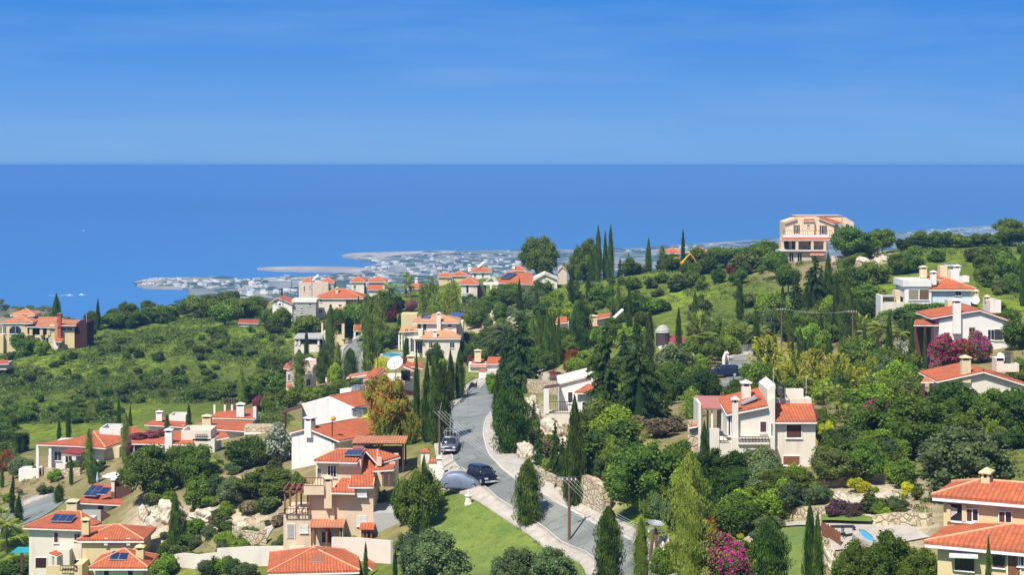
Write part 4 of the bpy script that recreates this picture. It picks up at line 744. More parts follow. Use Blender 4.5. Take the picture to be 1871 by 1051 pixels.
d = h.wall(150, 257, 985, None, 0, 6, yellow); h.wm = yellow; h.roof(d, 1.0, 'hip', .5); h.chim(149, 162, 949, 978, -.2, .8, yellow); h.wall(196, 233, 984, 996, -.12, .1, greyp, 'loggia'); h.posts((194, 235), 984, 997, -.2, .2, offw, 'loggia_pier'); h.wall(84, 145, 1035, 1051, -3, .4, yellow, 'garden_wall'); h.rail(110, 140, 1034, 1044, -3.3, iron); h.wall(136, 150, 1033, None, -3.2, 3.2, yellow, 'stair_wall')
h = House('annex', 'low annex with two solar panels and a yellow chimney in front', 225, 200, 0, v=1085); h.fl = -1
d = h.wall(174, 262, 1035, None, 0, 5, offw); h.wm = yellow; h.roof(d, 1.35, 'hip', .6); h.chim(248, 262, 999, 1026, 1.4, .9, yellow); h.panels([(199, 1028, .4), (231, 1029, .4), (238, 1013, 2.2), (206, 1013, 2.2)], 2, 1, .3); h.win(190, 199, 1040, 1056, 0, sh=sh_d); h.win(234, 243, 1041, 1056, 0, sh=sh_d)
# O: house with solar roof and brown slatted terrace
h = House('villa', 'white house with four solar panels, tilted collector and brown slatted terrace', 190, 234, 0, v=948); h.fl = -2
h.wall(143, 232, 921, None, 0, 6, offw); h.slab([(139, 917, -.6), (252, 923, -.6), (240, 912, 2), (208, 912, 2), (206, 886, 6.4), (172, 884, 6.4)]); h.win(180, 188, 924, 932, 0, fr=brown); h.win(208, 215, 926, 935, 0, fr=brown); h.wm = white; h.chim(203, 209, 876, 914, 2, .8, offw); h.chim(121, 140, 916, 936, -1.5, 1.6, cream, 'oven_chimney')
h.wall(209, 240, 890, 913, 2.2, .2, brown, 'slat_screen'); h.wall(209, 217, 880, 892, 3, 1.5, brown, 'slat_screen'); h.perg(211, 238, 882, 912, 2.4, 3.4, brown); h.tank(222, 240, 878, 885, 3, whitem); h.tank(224, 238, 890, 896, 3, whitem)
h.panels([(151, 909, .7), (176, 910, .7), (190, 891, 4.6), (168, 890, 4.6)], 2, 2, .2); h.panels([(177, 911, .6), (193, 912, .6), (205, 899, 1.6), (190, 898, 1.6)], 3, 1, .5); h.gwall([(150, 933), (184, 933), (184, 960), (150, 960)], -2.2, .3, conc, 'yard_wall'); h.gwall([(184, 932), (194, 938), (202, 943), (209, 944), (209, 962), (184, 962)], -2.2, .3, brown, 'stair_wall')
# J, K, L, M, N: the row of low houses under the green slope
h = House('bungalow', 'sprawling bungalow with maroon canopy and white roof box below the green slope', 170, 278, 0, v=856); h.fl = -2
h.wall(88, 190, 815, None, 0, 8, white); h.slab([(68, 811, -1), (142, 814, -1), (193, 818, -1.5), (171, 790, 8), (140, 800, 5)], mat=tile); h.slab([(193, 818, -1.5), (219, 809, 3), (268, 797, 8), (249, 780, 13), (171, 789, 8)], caps=((0, 4), (4, 3)))
h.wall(188, 218, 818, None, .5, 6, cream); h.wall(218, 258, 806, None, 6, 5, cream); h.slab([(109, 826, -3), (146, 830, -3), (178, 816, .2), (141, 814, .2)], .1, plain('maroon_canopy', (.24,.045,.04), .7), 'canopy', edge=False); h.wall(112, 148, 830, 834, -2.9, .1, plain('canopy_edge', (.40,.22,.18), .7), 'awning_edge'); h.posts((69, 92, 143), 815, None, -.6, .2, white, 'pillar'); h.para(182, 220, 783, 797, 7, 5, white); h.tank(202, 214, 786, 791, 8, alu); h.win(186.5, 191, 822, 842, .5, sh=sh_b); h.win(100, 112, 826, 842, 0); h.win(120, 130, 832, 846, 0); h.wall(34, 69, 858, None, 0, 3, white, 'terrace_wall')
h.rail(196, 226, 843, 858, -2, iron, step=.8)
h = House('bungalow', 'low house with tall white chimney and dark veranda draped in magenta flowers', 295, 248, 0, v=848); h.fl = -3
h.wall(284, 352, 812, None, 0, 7, white); h.wall(241, 284, 833, None, -.5, 7, white, 'veranda_base'); h.wall(244, 284, 810, 833, 3, .3, iron, 'veranda_shade_wall'); h.posts((243, 284), 810, 834, -.3, .2, white, 'pillar'); h.slab([(238, 809, -.7), (353, 811, -.7), (352, 789, 7), (246, 790, 7)]); h.slab([(390, 803, 3), (418, 797, 1), (412, 790, 6), (398, 789, 8)]); h.para(331, 385, 787, 806, 1.5, 5, offw); h.rail(357, 378, 794, 803, 1.3, iron); h.wm = white; h.chim(301, 314, 785, 832, -.9, .9); h.chim(281, 295, 817, 840, -1.5, 1, cream); h.wall(352, 392, 803, None, 1.5, 6, offw); h.slab([(236, 860, -5), (250, 864, -5), (274, 836, -1), (262, 834, -1)], .15)  # veranda back wall is near black: shade under the roof put into its colour
h = House('bungalow', 'small red-roofed house with white chimney and roof box, half hidden by cypresses', 305, 318, 0, v=787); h.fl = -1; h.wall(272, 336, 778, None, 0, 7, white); h.slab([(264, 775, -.6), (344, 780, -.6), (342, 765, 7), (292, 762, 7)]); h.wm = white; h.chim(285, 296, 752, 770, 2, .9); h.para(309, 339, 759, 771, 4, 4, white)
h = House('bungalow', 'low orange-roofed house with squat cream chimney and stone terrace', 410, 272, 0, v=802); h.fl = -2; h.wall(366, 448, 786, None, 0, 7, offw); h.slab([(352, 780, -.7), (452, 787, -.7), (464, 770, 6.5), (390, 767, 6.5)], caps=((0, 3),)); h.wm = cream; h.chim(369, 385, 760, 780, .6, 1.2, cream); h.wall(446, 496, 780, None, -2, 3, stonew, 'stone_terrace'); h.wall(446, 486, 792, 795, -2.5, 3, white, 'terrace_slab')
h = House('bungalow', 'red-roofed house with white chimney beside bright magenta bush', 430, 290, 0, v=775); h.fl = -1; h.wall(390, 464, 765, None, 0, 7, white); h.slab([(383, 762, -.6), (466, 764, -.6), (470, 745, 7), (400, 752, 7)]); h.wm = white; h.chim(432, 446, 738, 764, -.2, 1); h.wall(462, 468, 744, 766, -.5, .5, white, 'pier'); h.posts((392, 411, 424), 740, 758, 6, .15, white, 'pillar'); h.perg(410, 430, 737, 752, 7, 3, brown)
# S: two-storey house with pool
h = House('villa', 'pale two-storey villa with tan roofs and arches beside the blue pool', 800, 375, 0, v=657); h.fl = -1
h.wall(762, 834, 589, 640, 4, 8, offw); h.wm = offw; h.roof((h.lx(760, 4), h.lx(834, 4), 4, 12, h.lz(588, 0, 4)), 1.3, 'hip', .7, tile_tan); h.chim(798, 805, 572, 606, 3, 1, white); h.win(764, 769, 591, 604, 4, sh=sh_d); h.win(773, 779, 592, 604, 4, sh=sh_d); h.win(819, 825, 592, 599, 4)
h.wall(772, 840, 618, None, 0, 5, offw); h.roof((h.lx(770, 0), h.lx(838, 0), 0, 5, h.lz(617, 0, 0)), 1.2, 'hip', .5, tile_tan); h.chim(791, 798, 604, 622, -.3, .7, white); h.wall(738, 772, 603, None, 1.5, 6, offw); h.wall(829, 846, 588, None, 6, 5, offw); h.slab([(729, 606, 1), (762, 604, 1), (762, 597, 4), (733, 599, 4)], .15, tile_tan)
for a, b in ((740, 746), (749, 756)): h.win(a, b, 602, 609, 1.5, fr=cream)
for a, b in ((741, 747), (750, 756)): h.win(a, b, 618, 642, 1.5, arch=True, door=True)
h.win(759, 771, 624, 645, 1.5, door=True, n=2); h.panels([(768, 585, 5), (786, 585, 5), (790, 577, 8), (772, 577, 8)], 3, 1, .3); h.panels([(815, 581, 14), (836, 582, 14), (851, 575, 18), (832, 572, 18)], 4, 2, .2, plain('blue_panel', (.05,.11,.32), .25)); h.slab([(754, 619, -1), (772, 619, -1), (772, 615, 1.5), (756, 615, 1.5)], .15, offw, 'canopy', edge=False); h.posts((729, 734), 612, 640, 1.2, .15, white); h.win(784, 790, 626, 636, 0); h.win(822, 830, 626, 636, 0)
h.wall(733, 762, 574, 600, 22, 5, yellow, 'yard_wall')
# T and U: houses left of the small road
h = House('villa', 'cream house with flat grey veranda roof left of the small road', 565, 400, 0, v=655); h.fl = -2; h.wm = offw; h.wall(538, 583, 630, None, 0, 6, offw); h.slab([(536, 618, -.5), (590, 618, -.5), (589, 608, 7), (544, 609, 7)], .25, greyp, 'veranda_roof', edge=False); h.posts((540, 547, 582), 618, 631, 0, .2, offw, 'pillar'); h.wall(541, 588, 619, 631, 6, .3, iron, 'veranda_shade_wall'); h.wall(570, 590, 616, 622, 5, 1, plain('rose_wall', (.55,.18,.13), .8), 'inner_wall'); h.win(566, 572, 645, 656, 0, arch=True); h.wall(589, 600, 606, None, 4, 4, offw); h.wall(587, 590, 591, 612, 5, 1, cream, 'pillar'); h.perg(588, 627, 593, 614, 8, 5, brown); h.posts((627,), 592, 620, 7, .3, cream, 'pillar'); h.slab([(646, 604, 10), (662, 604, 10), (660, 593, 14), (647, 593, 14)], .15); h.posts((648, 661), 604, 618, 10.2, .2, white, 'pillar'); h.wall(583, 628, 612, None, 7, .5, cream)  # near-black wall behind the pillars carries the veranda shade in its colour
h = House('villa', 'rose-white house with roof terrace and dark arch on the left slope', 548, 344, 0, v=722); h.fl = -2; h.wm = pink; h.wall(523, 571, 679, None, 0, 6, pink); h.para(546, 571, 672, 680, 0, 6, pink); h.slab([(518, 672, 0), (529, 674, 0), (534, 662, 4), (522, 664, 4)], .15); h.win(560, 567, 693, 705, 0, arch=True); h.perg(527, 556, 660, 676, 2, 4, brown); h.wall(556, 578, 656, 670, 6, .5, pink, 'parapet'); h.slab([(523, 708, -1.5), (533, 712, -1.5), (533, 702, 0), (525, 702, 0)], .12); h.win(526, 530, 684, 696, 0)
MB().lathe([(.05, .0), (.6, -.25), (1.1, -.4)], h.P(566, 653, 3)).build('parasol_top', white, h.root)
# W: house with big dish at the orange tree, V: roofs near the gate
h = House('bungalow', 'red-roofed bungalow carrying the big white dish beside the orange tree', 725, 290, 0, v=725); h.fl = -2; h.wm = offw; h.wall(690, 756, 690, None, 0, 6, offw); h.slab([(738, 668, 1), (757, 676, -1), (757, 664, 6), (744, 660, 6)]); h.slab([(672, 690, -1), (684, 690, -1), (700, 672, 6), (690, 672, 6)]); h.slab([(633, 690, 5), (670, 684, 5), (676, 678, 8), (640, 684, 8)], .12, tile_old); h.posts((640, 668), 689, 720, 5, .12, brown); h.slab([(664, 692, 3), (688, 692, 3), (704, 676, 8), (684, 672, 8)]); h.wall(665, 690, 693, None, 3.5, 5, offw); h.slab([(728, 716, -2), (754, 722, -2), (754, 706, 3), (736, 702, 3)]); h.wall(752, 764, 668, None, 1, 5, pink); h.wall(733, 749, 678, 696, -1, .2, iron, 'dark_window_slab'); h.cage(733, 749, 678, 694, -1.2, 1); h.slab([(752, 668, -.5), (772, 672, -.5), (772, 662, 5), (756, 660, 5)]); h.chim(744, 757, 650, 664, 7, 1.1, cream); h.wall(658, 690, 712, None, 0, 5, offw); h.slab([(650, 712, -1), (692, 712, -1), (700, 702, 5), (664, 700, 5)])  # window is a solid dark slab set inside the cage
h = House('satellite_dish', 'big white satellite dish on the red-roofed bungalow by the orange tree', 723, 286, 0, 'satellite dish', v=690); o = MB().lathe([(.08, 0), (.55, .05), (1.0, .18), (1.32, .36), (1.3, .40), (.97, .23), (.5, .1), (.08, .05)], n=26).build('dish', plain('dish_grey', (.52,.52,.50), .6), h.root, smooth=False); o.location = h.P(723, 666, 0); o.rotation_euler = (R(48), 0, R(-24)); M = MB(); M.tube(h.P(723, 668, .1), h.P(723, 692, .3), .09); M.build('mast', alu, h.root); M = MB(); M.tube(h.P(723, 676, -.1), h.P(719, 664, -1.3), .03); M.tube(h.P(729, 660, -.1), h.P(719, 664, -1.3), .03); M.build('feed_arm', iron, h.root)
h = House('bungalow', 'low house with red roofs behind the white gate pier', 880, 358, 0, v=684); h.fl = -1; h.wm = white; h.wall(856, 920, 666, None, 0, 5, white); h.slab([(858, 668, -.5), (888, 668, -.5), (884, 656, 5), (866, 656, 5)]); h.slab([(888, 664, -.5), (922, 664, -.5), (922, 652, 5), (892, 652, 5)]); h.chim(867, 879, 640, 662, 1, 1, cream)
# P, Q and the ridge houses against the bay
def far(name, label, u, D, v, parts, wm_=offw):
    hh = House(name, label, u, D, 0, v=v); hh.fl = -3; hh.wm = wm_; return hh
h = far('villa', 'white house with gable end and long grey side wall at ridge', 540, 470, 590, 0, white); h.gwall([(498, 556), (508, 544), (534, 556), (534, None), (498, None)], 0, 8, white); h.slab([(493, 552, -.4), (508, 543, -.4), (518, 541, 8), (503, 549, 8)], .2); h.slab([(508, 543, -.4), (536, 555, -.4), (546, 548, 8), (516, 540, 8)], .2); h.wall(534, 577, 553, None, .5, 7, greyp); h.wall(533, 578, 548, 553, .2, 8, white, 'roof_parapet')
for a, b, c, d in ((503, 506, 551, 555), (509, 513, 554, 559)): h.win(a, b, c, d, 0)
for a, b, c, d in ((537, 540, 555, 559), (549, 553, 562, 566), (549, 553, 571, 575), (537, 540, 573, 577), (564, 569, 554, 559)): h.win(a, b, c, d, .5)
h = far('house', 'tiny white shed with red roof on green slope', 455, 440, 600, 0, white); h.wall(436, 470, 590, None, 0, 4, white); h.slab([(435, 589, -.3), (472, 590, -.3), (470, 583, 4), (437, 583, 4)], .2, tiles('red_tiles', (.38,.07,.05), (.45,.10,.06), (.3,.08,.06)))
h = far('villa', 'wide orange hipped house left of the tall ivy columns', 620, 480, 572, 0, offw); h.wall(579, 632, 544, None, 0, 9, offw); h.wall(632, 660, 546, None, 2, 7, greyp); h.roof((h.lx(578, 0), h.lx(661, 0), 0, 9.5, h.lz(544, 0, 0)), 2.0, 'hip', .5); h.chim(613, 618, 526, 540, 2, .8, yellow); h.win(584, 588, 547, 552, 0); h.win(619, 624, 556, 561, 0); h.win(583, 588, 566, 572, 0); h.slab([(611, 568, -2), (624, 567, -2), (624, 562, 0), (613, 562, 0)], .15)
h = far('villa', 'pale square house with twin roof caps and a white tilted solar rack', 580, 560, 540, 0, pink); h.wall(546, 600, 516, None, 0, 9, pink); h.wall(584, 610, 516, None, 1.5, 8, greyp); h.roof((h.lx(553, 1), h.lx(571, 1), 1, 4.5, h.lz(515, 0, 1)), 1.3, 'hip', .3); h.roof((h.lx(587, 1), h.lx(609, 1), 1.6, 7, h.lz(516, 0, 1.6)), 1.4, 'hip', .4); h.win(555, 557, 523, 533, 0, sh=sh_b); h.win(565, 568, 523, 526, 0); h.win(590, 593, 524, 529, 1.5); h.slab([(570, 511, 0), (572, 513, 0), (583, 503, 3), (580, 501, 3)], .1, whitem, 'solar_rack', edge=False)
h = far('villa', 'cream house with two orange roofs right of the tall ivy column', 670, 545, 545, 0, offw); h.block(642, 665, 514, None, 0, 7, offw, 1.2); h.block(674, 703, 514, None, 2, 7, pink, 1.2); h.slab([(671, 529, -2), (700, 529, -2), (698, 521, 1), (674, 521, 1)], .2); h.wall(674, 700, 529, None, -1.5, 4, offw); h.win(646, 650, 521, 528, 0)
h = far('villa', 'two-storey house with white windows under orange hipped roof near ridge', 860, 470, 556, 0, pink); h.block(842, 872, 518, None, 0, 8, pink, 1.4); h.wall(872, 888, 522, None, 2, 6, plain('dark_side', (.09,.08,.08), .4), 'dark_side_wall'); h.win(852, 856, 522, 536, 0, n=0); h.win(844, 850, 522, 536, 0, sh=sh_w); h.win(858, 864, 522, 536, 0, sh=sh_w); h.win(844, 853, 542, 554, 0, n=1); h.win(855, 863, 542, 554, 0, n=1); h.wall(883, 911, 517, 521, -1, 3, white, 'canopy_slab'); h.posts((897,), 521, 546, -.8, .2, white); h.slab([(888, 513, 2), (898, 506, 2), (904, 504, 4), (893, 512, 4)], .2, white, 'gable_canopy', edge=False); h.slab([(898, 506, 2), (907, 518, 2), (911, 516, 4), (904, 504, 4)], .2, white, 'gable_canopy', edge=False)  # right-hand side wall has a darker colour than the front
h = far('villa', 'small white house on ridge with tilted white solar rack on top', 878, 520, 520, 0, white); h.block(862, 896, 496, None, 0, 7, white, 1.3); h.chim(855, 860, 484, 497, 0, .8); h.slab([(872, 487, 1), (875, 489, 1), (886, 479, 3), (883, 478, 3)], .1, whitem, 'solar_rack', edge=False); h.win(866, 870, 500, 506, 0); h.win(880, 884, 499, 506, 0)
h = far('villa', 'long roofed house with dark solar sheets and pale gable left of eucalyptus', 960, 478, 530, 0, offw); h.wall(907, 975, 516, None, 2, 8, cream); h.slab([(905, 516, 1), (975, 519, 1), (972, 498, 10), (926, 497, 10)]); h.panels([(912, 510, 3), (930, 510, 3), (946, 500, 8), (928, 500, 8)], 3, 2, .2); h.gwall([(975, 509), (996, 499), (1018, 508), (1018, None), (975, None)], 0, 9, offw); h.slab([(973, 512, -.5), (996, 499, -.5), (996, 496, 9), (975, 506, 9)], .25, greyp, edge=True); h.slab([(996, 499, -.5), (1021, 510, -.5), (1021, 506, 9), (996, 496, 9)], .25, greyp); h.win(994, 997, 506, 510, 0)
h = far('villa', 'low wide house with orange roofs against the bay behind light green trees', 826, 560, 520, 0, yellow); h.block(802, 824, 505, None, 0, 6, yellow, 1.0); h.block(828, 852, 503, None, 2, 6, yellow, 1.1)
h = far('villa', 'small house with orange roof just right of tall date palm', 762, 545, 540, 0, offw); h.block(746, 776, 526, None, 0, 7, offw, 1.2); h.chim(758, 763, 508, 520, 3, .8)
h = far('villa', 'house with roof and chimney peeking beside the eucalyptus', 946, 520, 510, 0, yellow); h.block(937, 958, 493, None, 0, 6, yellow, 1.0); h.chim(936, 941, 483, 494, 0, .8, white)
h = far('villa', 'pale pink house between eucalyptus and the cypress cluster', 1026, 490, 515, 0, pink); h.gwall([(1020, 494), (1027, 486), (1036, 494), (1036, None), (1020, None)], 0, 6, pink); h.slab([(1019, 494, -.3), (1027, 485, -.3), (1027, 484, 6), (1021, 491, 6)], .2); h.slab([(1027, 485, -.3), (1038, 494, -.3), (1038, 491, 6), (1027, 484, 6)], .2)
h = far('house', 'orange roof poking out of shrubs right of the cypress cluster', 1160, 440, 498, 0, pink); h.block(1140, 1178, 490, None, 0, 6, pink, 1.0)
h = far('house', 'distant orange-roofed house left of the slim lone cypress', 1230, 475, 480, 0, white); h.block(1219, 1243, 461, None, 0, 6, white, 1.0)
h = far('house', 'distant orange-roofed house right of the slim lone cypress', 1282, 475, 478, 0, white); h.block(1268, 1298, 461, None, 0, 6, cream, 1.0); h.slab([(1255, 462, 0), (1258, 464, 0), (1271, 453, 3), (1268, 451, 3)], .1, whitem, 'solar_rack', edge=False)
h = far('bungalow', 'house with orange roof, white chimney and sloped white panel among dark conifers', 1090, 350, 612, 0, offw); h.wall(1074, 1095, 606, None, 0, 6, offw); h.slab([(1072, 608, -.6), (1094, 604, -.6), (1094, 592, 6), (1075, 594, 6)]); h.chim(1077, 1091, 577, 596, 1, 1.3, cream); h.slab([(1086, 582, 5), (1114, 577, 5), (1118, 571, 9), (1092, 574, 9)], .2); h.wall(1090, 1116, 582, None, 6, 4, offw); h.slab([(1119, 580, 2), (1124, 581, 2), (1140, 566, 5), (1136, 564, 5)], .15, whitem, 'solar_rack', edge=False)
h = far('bungalow', 'small white house with orange roofs between tall bright cypresses and dark conifer', 1030, 352, 612, 0, offw); h.wall(1018, 1040, 590, None, 0, 5, offw); h.slab([(1015, 590, -.5), (1036, 588, -.5), (1036, 578, 5), (1018, 579, 5)]); h.slab([(1022, 614, -5), (1042, 612, -5), (1040, 604, -1), (1026, 605, -1)])
h = far('windmill_house', 'brown round tower with white cap beside dark red canopy and orange roof', 1222, 312, 650, 0, white); M = MB(); p0 = h.P(1212, 608, 2); M.lathe([(1.25, -6), (1.15, 0)], (p0[0], p0[1]+1.2, p0[2])); M.build('tower', plain('dark_timber', (.06,.045,.04), .8), h.root); M = MB(); M.lathe([(1.3, -.1), (1.2, .35), (.75, .95), (.08, 1.25)], (p0[0], p0[1]+1.2, p0[2])); M.build('tower_cap', greyp, h.root); h.slab([(1223, 628, -.5), (1253, 628, -.5), (1252, 614, 4), (1224, 614, 4)], .15, plain('dark_red_roof', (.30,.05,.06), .6), 'canopy_roof', edge=False); h.wall(1224, 1240, 628, None, .5, 3, white); h.gwall([(1206, 638), (1223, 634), (1240, 640), (1240, None), (1206, None)], -2, 5, white); h.slab([(1212, 655, -4), (1247, 648, -4), (1247, 642, 0), (1224, 633, 1), (1206, 636, 1)], .15)
# white house right of the road bend with rock terrace
h = House('villa', 'white house on the limestone bluff above the road with brown-railed balcony', 1050, 222, 0, v=775); h.fl = -1; h.gwall([(1022, 703), (1077, 689), (1092, 694), (1092, None), (1022, None)], 3, 8, white); h.gwall([(1020, 701), (1078, 686), (1078, 689), (1020, 704)], 2.7, 8.3, offw, 'roof_edge'); h.win(1038, 1046, 717, 736, 3, sh=sh_d); h.wall(1056, 1090, 718, None, 0, 4, white); h.slab([(1050, 716, -.6), (1092, 717, -.6), (1098, 700, 3.5), (1076, 700, 3.5)]); h.wall(997, 1042, 756, None, 0, 3, offw, 'terrace_base'); h.rail(1002, 1041, 734, 756, -.0, brown); h.posts((998,), 710, 756, .2, .3, white, 'pillar'); h.slab([(992, 709, 0), (1022, 705, 0), (1022, 701, 3), (997, 705, 3)], .12, brown, 'canopy', edge=False); h.win(1064, 1078, 735, 752, 0)
h = House('bungalow', 'orange roofs showing through the branches of the dark conifers', 1130, 262, 0, v=730); h.fl = -2; h.wall(1118, 1160, 702, None, 0, 5, white); h.slab([(1116, 703, -.5), (1136, 698, -.5), (1136, 680, 5), (1122, 684, 5)]); h.wall(1186, 1216, 700, None, 0, 5, offw); h.slab([(1190, 700, -.5), (1216, 695, -.5), (1210, 680, 4), (1196, 684, 4)])
# V1: villa far left on the hillside
h = House('villa', 'yellow arcaded villa with red chimney at far left', 75, 430, 0, v=640); h.fl = -3; h.wm = yellow
h.wall(4, 50, 592, None, 0, 8, yellow); h.roof((h.lx(4, 0), h.lx(58, 0), 0, 9, h.lz(589, 0, 0)), 1.3, 'hip', .4, tile_old); h.wall(24, 60, 573, 590, 6, 5, yellow); h.roof((h.lx(22, 6), h.lx(62, 6), 6, 11, h.lz(575, 0, 6)), 1.1, 'hip', .4, tile_old); h.win(17, 39, 596, 610, 0, arch=True); h.win(6, 11, 596, 610, 0); h.win(17, 21, 616, 626, 0); h.win(24, 34, 616, 626, 0)
h.wall(48, 90, 612, None, 1, 8, yellow); h.wall(46, 92, 595, 613, 4, 4, cream); h.slab([(45, 596, 0), (100, 598, 0), (106, 579, 8), (66, 579, 8)], mat=tile_old); h.posts((57, 76, 89), 597, 613, .6, .35, yellow, 'pillar'); h.win(48, 55, 598, 610, 3.9, sh=brown); h.win(60, 74, 599, 611, 3.9); h.win(61, 74, 617, 630, 1, arch=True); h.win(79, 89, 617, 630, 1, arch=True)
h.wall(90, 106, 594, None, .5, 7, yellow); h.win(92, 94, 600, 606, .5); h.win(92, 94, 618, 623, .5); h.wall(100, 110, 590, None, .1, 1, plaster('ochre', (.50,.30,.12)), 'chimney_side'); h.chim(105, 111, 573, 600, -.2, 1, plaster('red_brick', (.42,.10,.07))); h.wall(105, 111, 598, 618, -.2, .8, MATS['red_brick'], 'chimney_base'); h.wall(110, 136, 594, None, 1, 7, yellow); h.win(113, 121, 599, 604, 1, n=1); h.win(123, 132, 599, 604, 1, n=1); h.slab([(108, 594, 0), (139, 594, 0), (147, 585, 8), (112, 583, 8)], mat=tile_old)
h.gwall([(136, 594), (147, 586), (159, 590), (159, None), (136, None)], 1.2, 7, dred); h.slab([(100, 623, -2), (112, 624, -2), (117, 619, 0), (103, 616, 0)], .15); h.wall(98, 106, 622, None, -1.4, 2, white); h.gwall([(28, 624), (50, 610), (53, 612), (31, 627)], -.9, .3, yellow, 'stair_side'); h.wall(-6, 6, 612, None, -1, 8, yellow)
h = House('house', 'corner of a red-roofed house at left edge below villa', 5, 400, 0, v=668); h.fl = -1; h.wall(-20, 12, 664, None, 0, 5, pink); h.slab([(-20, 665, -.5), (16, 664, -.5), (14, 658, 5), (-20, 658, 5)])
# V2: hilltop villa
h = House('hilltop_villa', 'large peach villa with balconies standing on the hilltop against the sea', 1480, 425, 0, v=476); h.fl = -3; pch = plaster('peach_plaster', (.74,.55,.36)); h.wm = pch
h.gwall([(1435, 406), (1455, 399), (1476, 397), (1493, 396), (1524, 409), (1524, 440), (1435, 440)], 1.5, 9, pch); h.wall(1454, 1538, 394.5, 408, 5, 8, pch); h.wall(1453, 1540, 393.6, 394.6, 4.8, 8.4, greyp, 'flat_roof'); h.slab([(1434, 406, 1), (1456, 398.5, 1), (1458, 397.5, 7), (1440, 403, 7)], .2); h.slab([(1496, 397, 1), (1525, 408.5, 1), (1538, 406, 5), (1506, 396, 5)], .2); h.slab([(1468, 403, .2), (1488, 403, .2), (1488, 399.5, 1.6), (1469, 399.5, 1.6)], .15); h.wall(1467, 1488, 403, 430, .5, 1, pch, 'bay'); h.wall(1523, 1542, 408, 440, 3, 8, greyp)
h.gwall([(1540, 396), (1546, 398), (1560, 406), (1560, 440), (1540, 440)], 4, 8, pch); h.win(1545, 1551, 409, 420, 4, arch=True); h.win(1453, 1458, 411, 427, 1.5, sh='open'); h.win(1501, 1507, 412, 428, 1.5, sh='open'); h.win(1475, 1479, 410, 415, .5); h.wall(1431, 1520, 429.5, 433.5, -1.5, 3, trim, 'balcony_slab'); h.rail(1431, 1520, 421, 429.5, -1.4, iron, step=.5); h.slab([(1428, 438, -2.4), (1514, 438, -2.4), (1518, 433.6, -1.4), (1431, 433.6, -1.4)], .12)
h.wall(1431, 1512, 438, 458, 2.5, 7, pch); h.posts((1429, 1456, 1484, 1507), 438, 456, -2, .3, pch, 'pillar'); h.rail(1431, 1507, 450, 457, -2.2, iron, step=.5); h.wall(1426, 1510, 457, 459, -2.5, 5, trim, 'terrace_slab'); h.wall(1427, 1509, 459, None, -1.5, 9, plaster('sand_base', (.62,.50,.34))); h.win(1447, 1455, 440, 456, 2.5, door=True); h.win(1478, 1483, 441, 447, 2.5); h.slab([(1480, 464, -3), (1506, 464, -3), (1506, 459.5, -1.6), (1482, 459.5, -1.6)], .15); h.wall(1433, 1441, 440, 456, 2.45, .05, iron, 'opening_shade_sheet')  # last part is a dark sheet on the wall, painting the shade of an opening
for a in (1427, 1441, 1456): h.win(a+1, a+9, 462, 478, -1.5, arch=True, door=True)
# ------------------------------------------------------------ vehicles
tyre = plain('tyre', (.015,.015,.015), .8); lightm = plain('headlight_glass', (.75,.75,.72), .1, .2); redl = plain('tail_light', (.4,.01,.01), .2)
def wheel(parent, x, y, r, wd=.22):
    o = MB().tube((x-wd/2, y, r), (x+wd/2, y, r), r, n=18).build('wheel', tyre, parent); M = MB(); sx = math.copysign(1, x); M.tube((x+sx*wd*.35, y, r), (x+sx*wd*.53, y, r), r*.62, n=12); M.build('rim', alu, o)
def loft(secs, mat, name, parent, smooth=True):   # secs: (y, half width bottom, half width top, z0, z1), rounded sections
    M = MB(); n = 0
    for y, wb, wt, z0, z1 in secs:
        h_ = z1-z0; M.v += [(-wb*.96, y, z0), (-wb, y, z0+.15*h_), (-(wb+wt)/2, y, z0+.6*h_), (-wt, y, z1-.12*h_), (-wt*.86, y, z1), (0, y, z1+.02), (wt*.86, y, z1), (wt, y, z1-.12*h_), ((wb+wt)/2, y, z0+.6*h_), (wb, y, z0+.15*h_), (wb*.96, y, z0)]; n += 1
    m = 11
    for j in range(n-1): M.f += [(j*m+i, j*m+(i+1) % m, (j+1)*m+(i+1) % m, (j+1)*m+i) for i in range(m)]
    M.f += [tuple(range(m-1, -1, -1)), tuple(range((n-1)*m, n*m))]
    return M.build(name, mat, parent, smooth=smooth)
